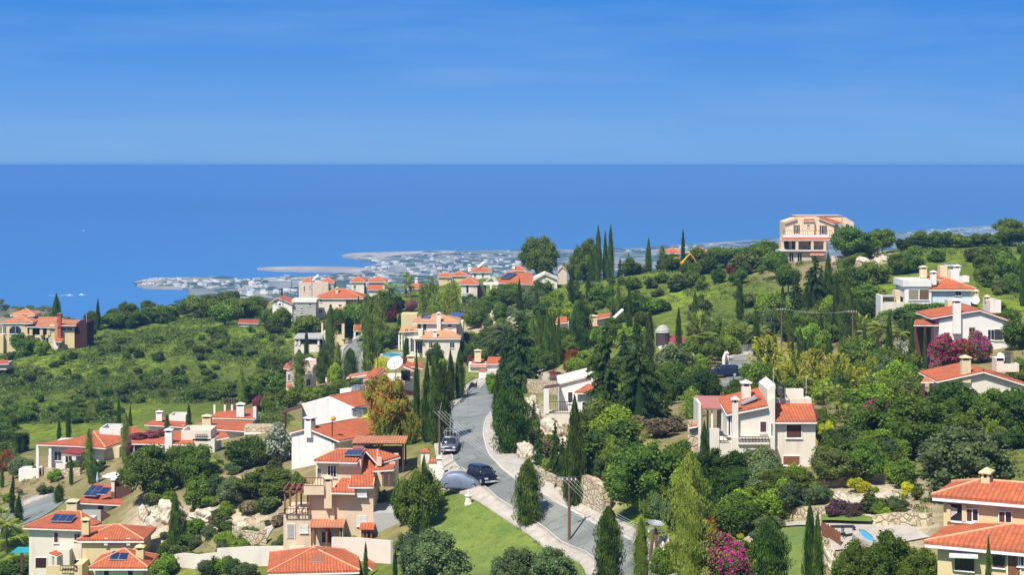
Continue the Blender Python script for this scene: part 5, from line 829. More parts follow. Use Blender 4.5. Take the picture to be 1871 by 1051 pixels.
def car(name, label, cat, u, v, yaw, paint, L=4.4, W_=1.78, Hh=1.6, pickup=False, D=None):
    x, y, z = G(u, v) if D is None else ((u-U0)/F*D, D, float(zt((u-U0)/F*D, D)[0])); r = empty(name, (x, y, z+.14), R(yaw), label, cat)   # local -y is the front
    a = L/2; w2 = W_/2
    body = loft([(-a, w2*.80, w2*.78, .42, .72), (-a+.12, w2*.95, w2*.88, .30, .86), (-a+.5, w2, w2*.92, .26, .96), (-a*.45, w2, w2*.96, .24, 1.02), (0, w2, w2*.97, .24, 1.03), (a*.5, w2, w2*.97, .24, 1.04), (a-.35, w2, w2*.93, .28, 1.04), (a-.05, w2*.92, w2*.86, .36, .96), (a, w2*.85, w2*.8, .45, .88)], paint, 'body', r)
    if pickup: cab0, cab1 = -a*.62, a*.0
    else: cab0, cab1 = -a*.50, a*.93
    gh = loft([(cab0, w2*.90, w2*.72, .98, 1.03), (cab0+.55, w2*.92, w2*.74, .98, Hh-.08), (cab0+.85, w2*.93, w2*.76, .98, Hh-.03), (cab1-.45, w2*.93, w2*.76, .98, Hh-.03), (cab1-.12, w2*.92, w2*.74, .98, Hh-.12), (cab1, w2*.90, w2*.74, .98, 1.06)], glass, 'windows', r)
    loft([(cab0+.50, w2*.70, w2*.62, Hh-.12, Hh-.04), (cab0+.85, w2*.77, w2*.70, Hh-.10, Hh+.03), ((cab0+cab1)/2, w2*.78, w2*.71, Hh-.10, Hh+.045), (cab1-.3, w2*.77, w2*.70, Hh-.10, Hh+.02), (cab1-.1, w2*.72, w2*.64, Hh-.14, Hh-.04)], paint, 'roof', r)
    for sx in (-1, 1):
        M = MB()
        for yy in ((cab0+cab1)/2-.05, cab1-.45 if not pickup else cab1-.1): M.add([(sx*w2*.955, yy, 1.0), (sx*w2*.955, yy+.1, 1.0), (sx*w2*.79, yy+.1, Hh-.04), (sx*w2*.79, yy, Hh-.04), (sx*w2*.93, yy, 1.0), (sx*w2*.93, yy+.1, 1.0), (sx*w2*.76, yy+.1, Hh-.04), (sx*w2*.76, yy, Hh-.04)], [(0,1,2,3), (4,5,6,7), (0,4,7,3), (1,5,6,2)])
        M.tube((sx*w2*.95, cab0+.05, 1.0), (sx*w2*.76, cab0+.6, Hh-.04), .05, n=5); M.build('pillar', paint, r)
        wheel(r, sx*(w2-.09), -a+.85, .34); wheel(r, sx*(w2-.09), a-.85, .34)
        MB().box(sx*w2*.9, sx*w2*.55, -a-.02, -a+.16, .64, .80).build('headlight', lightm, r); MB().box(sx*w2*.9, sx*w2*.68, a-.12, a+.015, .62, .86).build('tail_light', redl, r)
        MB().box(sx*(w2+.02), sx*(w2+.20), cab0+.28, cab0+.40, 1.02, 1.17).build('mirror', paint, r)
    MB().box(-w2*.5, w2*.5, -a-.035, -a+.1, .55, .74).build('grille', iron, r); MB().box(-w2*.9, w2*.9, -a-.09, -a+.1, .32, .50).build('bumper', alu, r); MB().box(-.26, .26, -a-.11, -a-.091, .37, .48).build('number_plate', whitem, r)
    if pickup:
        M = MB(); M.box(-w2*.93, -w2*.86, cab1+.05, a-.04, .96, 1.22).box(w2*.86, w2*.93, cab1+.05, a-.04, .96, 1.22).box(-w2*.86, w2*.86, a-.1, a-.04, .96, 1.22).build('cargo_side', paint, r)
        M = MB()
        for sx in (-1, 1):
            for yy in (cab1+.2, a-.2): M.box(sx*w2*.8-.03, sx*w2*.8+.03, yy-.03, yy+.03, 1.0, 2.1)
            M.box(sx*w2*.8-.03, sx*w2*.8+.03, cab0+.6, a-.1, 2.1, 2.16)
        for yy in (cab1+.2, a-.2): M.box(-w2*.8, w2*.8, yy-.03, yy+.03, 2.161, 2.22)
        M.build('ladder_rack', alu, r)
        for sx in (-.25, .1): MB().tube((sx, a-.5, 1.05), (sx+.1, a-.9, 3.5), .05).build('upright_bar', alu, r)
    return r
car('parked_car', 'black estate car with silver grille driving down the road past the covered car', 'car', 882, 884, 27, plain('black_paint', (.008,.010,.022), .15, .3, .1, 2, .6), 4.5, 1.8, 1.66)
car('pickup_truck', 'dark grey pickup with ladder rack standing at left kerb by the tall cypresses', 'truck', 823, 826, -4, plain('grey_paint', (.13,.15,.18), .25, .2, .05, 2, .5), 4.8, 1.75, 1.68, True)
car('parked_car.001', 'dark blue estate car at the bend of the upper right road', 'car', 1321, 690, -84, plain('blue_paint', (.02,.03,.085), .15, .4, .1, 2, .6), 4.7, 1.82, 1.62)
x, y, z = G(843, 898); r = empty('covered_car', (x, y, z+.30), R(84), 'car under a silver-grey fitted cover parked across the pavement end', 'car')
cov = plain('cover_cloth', (.17,.20,.27), .45, .2, .12, 1.2); b = loft([(-2.15, .60, .5, .16, .52), (-1.9, .82, .74, .08, .80), (-1.3, .92, .84, .06, .98), (-.75, .94, .80, .06, 1.16), (-.2, .94, .72, .06, 1.48), (.5, .94, .72, .06, 1.56), (1.2, .93, .74, .06, 1.46), (1.8, .88, .72, .08, 1.14), (2.1, .72, .58, .14, .78), (2.2, .5, .4, .25, .6)], cov, 'cover', r)
for sx in (-1, 1):
    for yy in (-1.3, 1.35): wheel(r, sx*.78, yy, .30)
M = MB()
for yy in (-1.5, -.1, 1.1): M.tube((-.93, yy, .5), (-.80, yy+.05, 1.0), .018, n=4)
M.build('cover_strap', iron, b)
bpy.data.objects['covered_car'].scale = (1.05, 1.03, 1.08)
# excavator on the ridge
x, y, z = G(1240, 494); r = empty('excavator', (x, y, z), R(15), 'yellow digger working among shrubs on the ridge', 'digger'); yp = plain('digger_yellow', (.75,.42,.02), .5)
for sx in (-1, 1): M = MB(); M.tube((sx*1.0, -1.3, .45), (sx*1.0+.5*sx, -1.3, .45), .45, n=12).tube((sx*1.0, 1.3, .45), (sx*1.5, 1.3, .45), .45, n=12).box(sx*1.0, sx*1.5, -1.3, 1.3, .06, .88); M.build('track', tyre, r)
MB().box(-1.3, 1.3, -1.4, 1.6, 1.0, 1.9).build('body', yp, r); o = MB().box(-1.2, -.2, -1.3, .2, 1.9, 3.0).build('cab', yp, r); MB().box(-1.1, -.3, -1.33, -1.3, 2.1, 2.85).build('window', glass, o)
MB().tube((.4, -1.0, 1.8), (2.4, -1.2, 3.9), .22, .16, 6).build('boom', yp, r); MB().tube((2.4, -1.2, 3.9), (3.9, -1.3, 1.8), .16, .12, 6).build('arm', yp, r); MB().box(3.5, 4.4, -1.8, -.8, 1.0, 1.7).build('bucket', iron, r)
# ------------------------------------------------------------ poles, wires, walls, rocks
def pole(u, v, vt, label, rad=.13, mat=None, D=None, arm=False, name='utility_pole', lamp=False, lean=0, v2=True):
    x, y, z = G(u, v) if D is None else ((u-U0)/F*D, D, float(zt((u-U0)/F*D, D)[0])); ht = H-(vt-V0)/F*y-z; r = empty(name, (x, y, z), 0, label, 'pole' if not lamp else 'street lamp')
    MB().tube((0, 0, -.5), (lean, 0, ht), rad, rad*.7, 8).build('pole_shaft', mat or polew, r)
    if arm: M = MB(); M.box(lean-.7, lean+.7, -.06, .06, ht-.45, ht-.35); o = M.build('crossarm', mat or polew, r); [MB().tube((lean+a, 0, ht-.35), (lean+a, 0, ht-.17), .05).build('insulator', whitem, o) for a in (-.6, -.2, .2, .6)]
    if lamp: MB().tube((lean, 0, ht-.1), (lean+1.1, -.2, ht+.15), .05).build('lamp_arm', alu, r); MB().box(lean+.8, lean+1.5, -.35, -.05, ht+.1, ht+.24).build('lamp_head', alu, r)
    return Vector((x+lean, y, z+ht))
T1 = pole(1040, 990, 871, 'brown wooden power pole at the lawn edge beside the road', .15, arm=True)
x1 = pole(1186, 1078, 968, 'leaning brown wooden pole of a pair beside the light tree at bottom', .16, lean=.35, D=151); T2 = pole(1199, 1078, 966, 'upright brown pole of the pair, carrying a street lamp', .14, arm=True, D=152)
L0 = T2+Vector((-.1, 0, .1)); r = empty('street_lamp', L0, 0, 'dark dish-shaped street lamp on top of the paired poles', 'street lamp')
MB().lathe([(.05, .3), (.5, .2), (.95, .45), (1.0, .5), (.55, .12), (.06, .1)], n=16).build('lamp_shade', alu, r).rotation_euler = (R(8), R(8), 0); r.scale = (.72, .72, .72); MB().tube((0, 0, -.4), (0, 0, .3), .06).build('bracket', iron, r)
T3 = pole(1428, 645, 562, 'orange-brown pole left of the dark conifers, above golden thujas', .14, arm=True); T4 = pole(1558, 648, 566, 'brown pole standing between conifers and the fan palms', .14, arm=True)
T5 = pole(803, 862, 752, 'brown pole with street lamp beside the white pickup', .13, lamp=False); T6 = pole(690, 715, 642, 'dark pole right of small road beside the white dish', .12, D=318)
T7 = pole(822, 735, 634, 'tall grey pole in front of the big cypress clump', .10, alu, lamp=False); T8 = pole(517, 598, 543, 'thin pole before white ridge house', .10); T9 = pole(570, 545, 500, 'thin pole in front of the pale square house', .10, D=540)
pole(158, 612, 574, 'thin white lamp post beside the yellow arcaded villa', .1, alu, D=432); pole(42, 950, 907, 'grey street lamp post by the road at lower left', .07, alu, lamp=True); pole(811, 590, 545, 'thin pole on slope under two-storey ridge house', .08, alu, D=440); pole(885, 545, 500, 'thin dark mast near eucalyptus', .06, D=500) if 0 else None
W0 = T5; WP = []
def wire(a, b, sag, off_, label, group='overhead power wires'):
    M = MB(); a = a+off_; b = b+off_; p = [a.lerp(b, t)-Vector((0, 0, sag*4*t*(1-t))) for t in np.linspace(0, 1, 13)]
    for q, s_ in zip(p, p[1:]): M.tube(q, s_, .016, n=3)
    o = M.build('power_wire', wirem); tag(o, label, 'wire', group)
for k, a in enumerate((-.6, -.2, .2, .6)): wire(T1, T2, .9, Vector((a, 0, -.2)), 'one of the four thin wires from the lawn-edge pole to the paired poles', 'wires down to the paired poles')
for k, a in enumerate((-.6, -.2, .2, .6)): wire(T1, T5+Vector((0, 0, .2)), 1.6, Vector((a, 0, -.2)), 'one of four thin wires from the lawn-edge pole up to the pickup pole', 'wires up along the road')
for k, a in enumerate((-.6, -.2, .2, .6)): wire(T3, T4, .5, Vector((a, 0, -.2)), 'one of four thin wires between two brown poles at right', 'wires between the right poles')
wire(T1, Vector(((1400-U0)/F*200, 200, T1.z+2)), 2.2, Vector((0, 0, 0)), 'single wire rising right from the lawn-edge pole', None); wire(T5, T7, .8, Vector((0, 0, -.1)), 'single wire between the pickup pole and the grey pole', None)
def gwallm(name, label, cat, pts, ht, th, mat, group=None, topv=None):   # free standing wall following the ground, pts in photo columns/rows
    g = [G(*p) for p in pts]; q = resample([(a[0], a[1]) for a in g], max(3, 8*len(pts))); M = MB(); n = len(q)
    zz = zt(q[:, 0], q[:, 1]); hh = np.interp(np.linspace(0, 1, n), np.linspace(0, 1, len(ht)), ht) if isinstance(ht, (list, tuple)) else np.full(n, ht)
    o_ = q[0]; base = (o_[0], o_[1], float(zz[0]))
    d = np.gradient(q, axis=0); nn = np.stack([-d[:, 1], d[:, 0]], 1); nn /= np.linalg.norm(nn, axis=1, keepdims=True)+1e-9
    for i in range(n):
        for s_, z_ in ((-.5, -1.2), (.5, -1.2), (.5, hh[i]), (-.5, hh[i])): M.v.append((q[i, 0]+nn[i, 0]*th*s_-base[0], q[i, 1]+nn[i, 1]*th*s_-base[1], zz[i]+z_-base[2]))
    for i in range(n-1): k = 4*i; M.f += [(k, k+4, k+7, k+3), (k+1, k+2, k+6, k+5), (k+3, k+7, k+6, k+2)]
    M.f += [(0, 3, 2, 1), (4*n-4, 4*n-3, 4*n-2, 4*n-1)]
    o = M.build(name, mat); o.location = base; tag(o, label, cat, group); return o
def hedge(name, label, cat, pts, ht, th, mat):
    g = [G(*p) for p in pts]; q = resample([(a[0], a[1]) for a in g], 40); zz = zt(q[:, 0], q[:, 1]); base = np.array([q[0, 0], q[0, 1], zz[0]]); rg = np.random.default_rng(int(ht*100)); n = 9000; t = rg.uniform(0, 39, n); i = t.astype(int).clip(0, 38); f = (t-i)[:, None]
    c = np.concatenate([q, zz[:, None]], 1); P = c[i]*(1-f)+c[i+1]*f; d = c[i+1]-c[i]; nn = np.stack([-d[:, 1], d[:, 0], d[:, 0]*0], 1); nn /= np.linalg.norm(nn, axis=1, keepdims=True)+1e-9; k = rg.random(n); s_ = np.where(k < .35, -1, np.where(k < .6, 1, rg.uniform(-1, 1, n))); h_ = np.where(k < .6, rg.uniform(0, 1, n), 1)+rg.normal(0, .04, n)
    P = P+nn*(s_*th/2*rg.uniform(.9, 1.08, n))[:, None]; P[:, 2] += h_*ht; o_ = nn*(s_*(k < .6))[:, None]+np.array([0, 0, 1.])*(k >= .6)[:, None]; V, Fq = cards(P-base, o_, .16, .10, .8, .4); V2 = []; F2 = []
    for j in range(0, 39):
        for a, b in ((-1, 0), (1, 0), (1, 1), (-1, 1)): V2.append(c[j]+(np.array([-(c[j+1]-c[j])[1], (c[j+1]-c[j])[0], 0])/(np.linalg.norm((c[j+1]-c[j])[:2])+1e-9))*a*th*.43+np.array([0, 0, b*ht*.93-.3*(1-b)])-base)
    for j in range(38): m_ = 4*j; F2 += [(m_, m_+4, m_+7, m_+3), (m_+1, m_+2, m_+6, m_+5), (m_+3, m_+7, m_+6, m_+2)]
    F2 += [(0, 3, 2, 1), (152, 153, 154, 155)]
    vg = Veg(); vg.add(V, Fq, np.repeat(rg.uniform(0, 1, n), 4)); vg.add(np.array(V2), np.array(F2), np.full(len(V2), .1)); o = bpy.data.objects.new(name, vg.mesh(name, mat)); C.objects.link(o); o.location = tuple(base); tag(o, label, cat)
gwallm('garden_wall', 'long low white garden wall behind the bottom bungalow, left part', 'wall', [(310, 1042), (360, 1040), (398, 1036)], 1.5, .3, offw); gwallm('garden_wall', 'higher white garden wall section behind the bottom bungalow', 'wall', [(398, 1037), (450, 1034), (500, 1034), (560, 1034)], 2.0, .3, offw)
gwallm('garden_wall', 'white garden wall right of the hipped bungalow roof', 'wall', [(608, 1022), (655, 1024), (716, 1030)], 2.2, .3, offw)
gwallm('retaining_wall', 'tall limestone retaining wall beside the lower road', 'wall', [(1058, 915), (1080, 927), (1108, 940)], [2.6, 2.9, 2.6], .8, stonew); gwallm('retaining_wall', 'low tan stone wall along the pavement in front of the cypresses', 'wall', [(984, 874), (1005, 884), (1037, 901)], 1.0, .4, stonew); gwallm('retaining_wall', 'dry stone wall under the fence above the road bend', 'wall', [(958, 716), (990, 719), (1022, 722)], 1.9, .5, stonew); gwallm('retaining_wall', 'curved tan stone wall of the terrace left of the beige villa', 'wall', [(428, 988), (440, 996), (470, 1000), (487, 994)], 1.6, .5, stonew)
gwallm('retaining_wall', 'rough stone garden wall edge below the large off-white villa', 'wall', [(1480, 896), (1520, 890), (1570, 886), (1620, 880)], .8, .5, stonew); gwallm('retaining_wall', 'cream stone wall behind the pool garden lawn', 'wall', [(1440, 948), (1480, 944), (1500, 946), (1545, 945)], .8, .4, stonew); gwallm('retaining_wall', 'stone wall beside the pool terrace at right', 'wall', [(1600, 965), (1640, 960), (1700, 962)], .9, .5, stonew)
gwallm('garden_wall', 'rubble wall under magenta shrubs of dish villa', 'wall', [(1600, 690), (1650, 690), (1700, 692)], 1.3, .4, greyp); gwallm('garden_wall', 'white kerb wall beside the road bend at right', 'wall', [(1322, 676), (1324, 668), (1326, 658)], 1.6, .4, offw); gwallm('garden_wall', 'pale stone wall below the shrubs left of the blue estate car', 'wall', [(1236, 686), (1262, 684), (1290, 684)], 1.1, .4, offw)
gwallm('garden_wall', 'yellow stone wall of the pool at the two-storey villa', 'wall', [(694, 668), (715, 670), (738, 668)], .7, .4, stonew); gwallm('garden_wall', 'low stone wall beneath the bungalow with maroon canopy', 'wall', [(78, 868), (110, 872), (148, 868)], 1.1, .4, stonew); gwallm('garden_wall', 'old stone wall edging the rocky bank above the olive trees', 'wall', [(360, 915), (400, 907), (440, 905), (500, 898)], .6, .5, stonew)
gwallm('garden_wall', 'cream garden wall on slope right of blue-panelled roof', 'wall', [(848, 598), (870, 598), (885, 600)], 1.0, .4, stonew); gwallm('garden_wall', 'stone wall of the hilltop villa garden', 'wall', [(1520, 478), (1545, 475), (1590, 468)], 1.2, .4, offw); hedge('hedge', 'clipped dark hedge sloping down from the hilltop villa', 'hedge', [(1535, 492), (1560, 482), (1586, 473)], 1.6, 1.4, L_['broad'])
hedge('hedge', 'clipped dark hedge block at far left edge above flowers', 'hedge', [(-10, 826), (20, 828), (43, 828)], 3.0, 2.5, L_['cyp'])
def dummy(): pass
def fence(name, label, pts, ht, mat=iron, step=1.6, cat='fence'):
    g = [G(*p) for p in pts]; q = resample([(a[0], a[1]) for a in g], 20); zz = zt(q[:, 0], q[:, 1]); r = empty(name, (q[0, 0], q[0, 1], float(zz[0])), 0, label, cat); M = MB(); b = Vector((q[0, 0], q[0, 1], float(zz[0])))
    P = [Vector((q[i, 0], q[i, 1], float(zz[i])))-b for i in range(20)]; up = Vector((0, 0, 1))
    for a, c in zip(P, P[1:]):
        for k in (.15, .5, .98): M.tube(a+up*ht*k, c+up*ht*k, .022, n=4)
        for t in (0, .25, .5, .75): M.tube(a.lerp(c, t)+up*.05, a.lerp(c, t)+up*ht, .018, n=4)
    M.build('rails', mat, r)
    for a in P[::3]: MB().tube(a, a+up*(ht+.1), .05, n=5).build('post', mat, r)
fence('metal_fence', 'grey wire fence on top of the stone wall above the road bend', [(956, 706), (990, 708), (1026, 706)], 1.7, alu); fence('metal_fence', 'dark railing along the pavement below gate pier', [(842, 738), (856, 722), (872, 707)], 1.1, iron); fence('wooden_fence', 'brown wooden railing beside the pool garden', [(1502, 980), (1520, 990), (1536, 1001)], 1.0, wood); fence('metal_fence', 'grey railing beyond the road bend at upper right', [(1330, 647), (1350, 645), (1375, 642)], 1.2, alu); fence('metal_fence', 'light fence panels on ridge near digger', [(1265, 492), (1280, 490), (1292, 490)], 1.2, alu)
fence('metal_fence', 'railing beside the small road at upper left', [(637, 626), (645, 618), (655, 611)], .9, iron)
def pier(u, v, wpx, hpx, label, capm=None):
    x, y, z = G(u, v); s = y/F; a = wpx*s/2; ht = hpx*s; r = empty('gate_pier', (x, y, z), 0, label, 'pier'); MB().box(-a, a, -.3, .4, -.5, ht).build('pier_body', white, r); MB().add([(-a-.1,-.45,ht),(a+.1,-.45,ht),(a+.1,.55,ht),(-a-.1,.55,ht),(-a*.4,.05,ht+.35),(a*.4,.05,ht+.35)], [(0,1,5,4),(1,2,5),(2,3,4,5),(3,0,4),(3,2,1,0)]).build('pier_cap', capm or tile, r, uv=True)
pier(777, 846, 16, 20, 'white gate pier with red tile cap beside the carport'); pier(792, 872, 16, 28, 'white gate pier with red tile cap beside the driveway'); pier(882, 694, 14, 16, 'white gate pier with red cap at the far top of road'); pier(803, 872, 9, 34, 'slim white meter box pier beside the brown pole', offw); pier(1328, 666, 6, 20, 'white gate pier at road bend upper right', offw)
# small white pedestal at the lawn corner
x, y, z = G(856, 922); r = empty('stone_pedestal', (x, y, z), 0, 'small white pedestal standing on the lawn corner below the covered car', 'pedestal'); MB().lathe([(.42, -.1), (.42, .12), (.34, .16), (.30, .75), (.40, .82), (.40, .92), (.12, .95)], n=10).build('pedestal_block', white, r); MB().lathe([(.10, .95), (.16, 1.05), (.10, 1.25), (.15, 1.35), (.05, 1.45)], n=10).build('finial', white, r)
for u, v, l, w_ in ((596, 708, 'small white garden statue among shrubs below small road', .9), (808, 884, 'white garden post at the driveway edge beside lawn', .9)):
    x, y, z = G(u, v); o = MB().lathe([(.35*w_, -.1), (.4*w_, .25), (.25*w_, .6), (.32*w_, 1.2), (.14*w_, 1.45), (.2*w_, 1.65), (.05, 1.85)], n=9).build('garden_statue', white); o.location = (x, y, z); tag(o, l, 'statue')
def rocks(name, label, u, v, wpx, hpx, seed, dep=1.6, n=7):
    x, y, z = G(u, v); s = y/F; rg = np.random.default_rng(seed); bm = bmesh.new()
    bmesh.ops.create_icosphere(bm, subdivisions=4, radius=1.0); ph = rg.uniform(0, 6.28, 9)
    for q in bm.verts:
        p = q.co; k = 1+.16*math.sin(3*p.x+ph[0]+2*p.z)+.13*math.sin(5*p.y+ph[1]+3*p.x)+.09*math.sin(9*p.z+ph[2]+4*p.x)+.07*math.sin(14*p.x+ph[3])*math.sin(13*p.z+ph[4])+.05*math.sin(25*p.x+ph[5]+20*p.y)*math.sin(22*p.z)
        q.co = Vector((p.x*k*wpx*s/2, p.y*k*dep, max(p.z, -.4)*k*hpx*s*.75))
    me = bpy.data.meshes.new(name); bm.to_mesh(me); me.materials.append(rock); o = bpy.data.objects.new(name, me); C.objects.link(o); o.location = (x, y+dep*.6, z+hpx*s*.15); tag(o, label, 'rock')
for i, (u, v, a, b_, l) in enumerate(((968, 786, 34, 44, 'tall pale limestone outcrop left of the bluff house terrace'), (1004, 800, 46, 34, 'broad limestone face directly under the balcony of bluff house'), (962, 838, 34, 30, 'rounded limestone boulder at pavement edge near road bend'), (1066, 795, 30, 34, 'yellowish rock face below bluff house on the right'), (968, 752, 26, 30, 'limestone rock beside the hanging shrub above the road bend'), (1032, 836, 36, 30, 'mottled rock between the small conifers and tall cypress'),
    (300, 960, 62, 40, 'large white rock face right of the four-panel house'), (262, 955, 26, 30, 'smaller rock at left end of the white rock face'), (375, 955, 70, 22, 'pale eroded bank right of the hanging dark cypress'), (440, 965, 60, 12, 'low stony bank below the grey-green shrubs'), (1375, 965, 40, 26, 'pale boulder bank left of pool garden'), (1345, 950, 30, 18, 'small pale rocks above the magenta bougainvillea'), (1580, 925, 44, 14, 'flat rocks under the yellow shrub in rock garden'), (1625, 915, 40, 12, 'scattered rocks upper right in rock garden'), (1540, 915, 30, 12, 'rocks left of rock garden plants'),
    (905, 585, 40, 16, 'pale quarry rock above blue-panelled roof'), (935, 592, 24, 14, 'small pale rock behind date palm'), (880, 572, 22, 10, 'low rocks on slope under two-storey ridge house'), (1575, 482, 34, 12, 'grey rock ledge on hillside below hilltop hedge'), (1612, 478, 26, 10, 'rounded rock right end of hilltop hedge'), (1108, 925, 20, 22, 'rough rock at end of the limestone retaining wall'), (1655, 712, 56, 14, 'golden rock bank behind pool of right edge villa'), (1520, 1040, 26, 40, 'rock bank under the wooden railing'), (1600, 668, 26, 26, 'round pale boulder beside the slim cypresses'), (1216, 1010, 20, 30, 'tan rock at bottom beside paired poles'))):
    rocks('rock', l, u, v, a, b_, 200+i)
def pool(u, v, wpx, dpt, label, D=None):
    x, y, z = G(u, v); s = y/F; a = wpx*s/2; M = MB(); n = 28; r = empty('swimming_pool', (x, y, z+.35), 0, label, 'pool')
    M.v = [(a*math.cos(t), dpt*math.sin(t), 0) for t in np.linspace(0, 2*math.pi, n, endpoint=False)]+[(a*math.cos(t), dpt*math.sin(t), -1.4) for t in np.linspace(0, 2*math.pi, n, endpoint=False)]; M.f = [tuple(range(n))]+[(i, (i+1) % n, n+(i+1) % n, n+i) for i in range(n)]; M.build('pool_water', plain('pool_water', (.04,.42,.66), .12, 0, .08, .4, .5), r)
    M = MB(); R1, R2 = 1.0, 1+.55/a; t_ = np.linspace(0, 2*math.pi, n, endpoint=False); M.v = [(a*k*math.cos(t), (dpt+(k-1)*a)*math.sin(t), zz) for k, zz in ((R1, .02), (R1, .12), (R2, .12), (R2, -1.2)) for t in t_]; M.f = [(j*n+i, j*n+(i+1) % n, (j+1)*n+(i+1) % n, (j+1)*n+i) for j in range(3) for i in range(n)]; M.build('pool_edge', paver, r)
pool(717, 652, 36, 4.2, 'oval blue pool in front of the pale two-storey villa'); pool(1680, 728, 34, 3.2, 'blue pool beside the right edge villa terrace'); pool(1583, 990, 17, 2.2, 'small blue pool behind dark green trees at bottom right'); pool(4, 1036, 44, 3, 'pale blue pool at the bottom left corner'); pool(1640, 620, 30, 2.6, 'pool seen between slim cypresses beside dish villa')
# parasols and garden furniture
def parasol(u, v, wpx, hpx, label, open_=True):
    x, y, z = G(u, v); s = y/F; r = empty('parasol', (x, y, z), 0, label, 'parasol'); MB().tube((0, 0, 0), (0, 0, hpx*s), .04).build('pole', alu, r); a = wpx*s/2; t = hpx*s
    MB().lathe([(a, t-.55), (a*.5, t-.2), (.05, t)] if open_ else [(.12, t*.35), (.22, t*.5), (.05, t)], n=8).build('canopy', white if open_ else plain('blue_grey_cloth', (.35,.42,.5), .7), r)
parasol(208, 893, 44, 30, 'wide white parasol beside slatted terrace'); parasol(178, 893, 8, 30, 'closed blue-grey parasol left of the white parasol', False)
for u, v, l in ((1530, 985, 'dark garden table and chairs on the pool terrace, left set'), (1550, 985, 'dark garden table and chairs on the pool terrace, right set')):
    x, y, z = G(u, v); r = empty('garden_table', (x, y, z+.14), 0, l, 'table'); MB().box(-.45, .45, -.4, .4, .7, .76).build('table_top', iron, r); [MB().box(a-.03, a+.03, b-.03, b+.03, 0, .7).build('leg', iron, r) for a in (-.4, .4) for b in (-.35, .35)]
# boats far out: two small white craft with wakes
for u, v, l in ((150, 540, 'tiny white boat with a wake off the left hill'), (128, 541, 'tiny white boat far left near hilltop'), (153, 422, 'tiny pale boat far out on open sea')):
    x, y = sea_pt(u, v); r = empty('motor_boat', (x, y, 0), R(80), l, 'boat'); loft([(-6, .3, .5, .2, 1.4), (-3, 1.2, 1.7, 0, 1.5), (4, 1.6, 1.8, 0, 1.4), (6, 1.4, 1.6, .1, 1.3)], whitem, 'hull', r); MB().box(-1.1, 1.1, -1, 3, 1.5, 3.0).build('cabin', whitem, r); M = MB(); M.add([(-.8, 7, .15), (.8, 7, .15), (4, 40, .1), (-4, 40, .1)], [(0,1,2,3)]); M.build('wake', whitem, r)
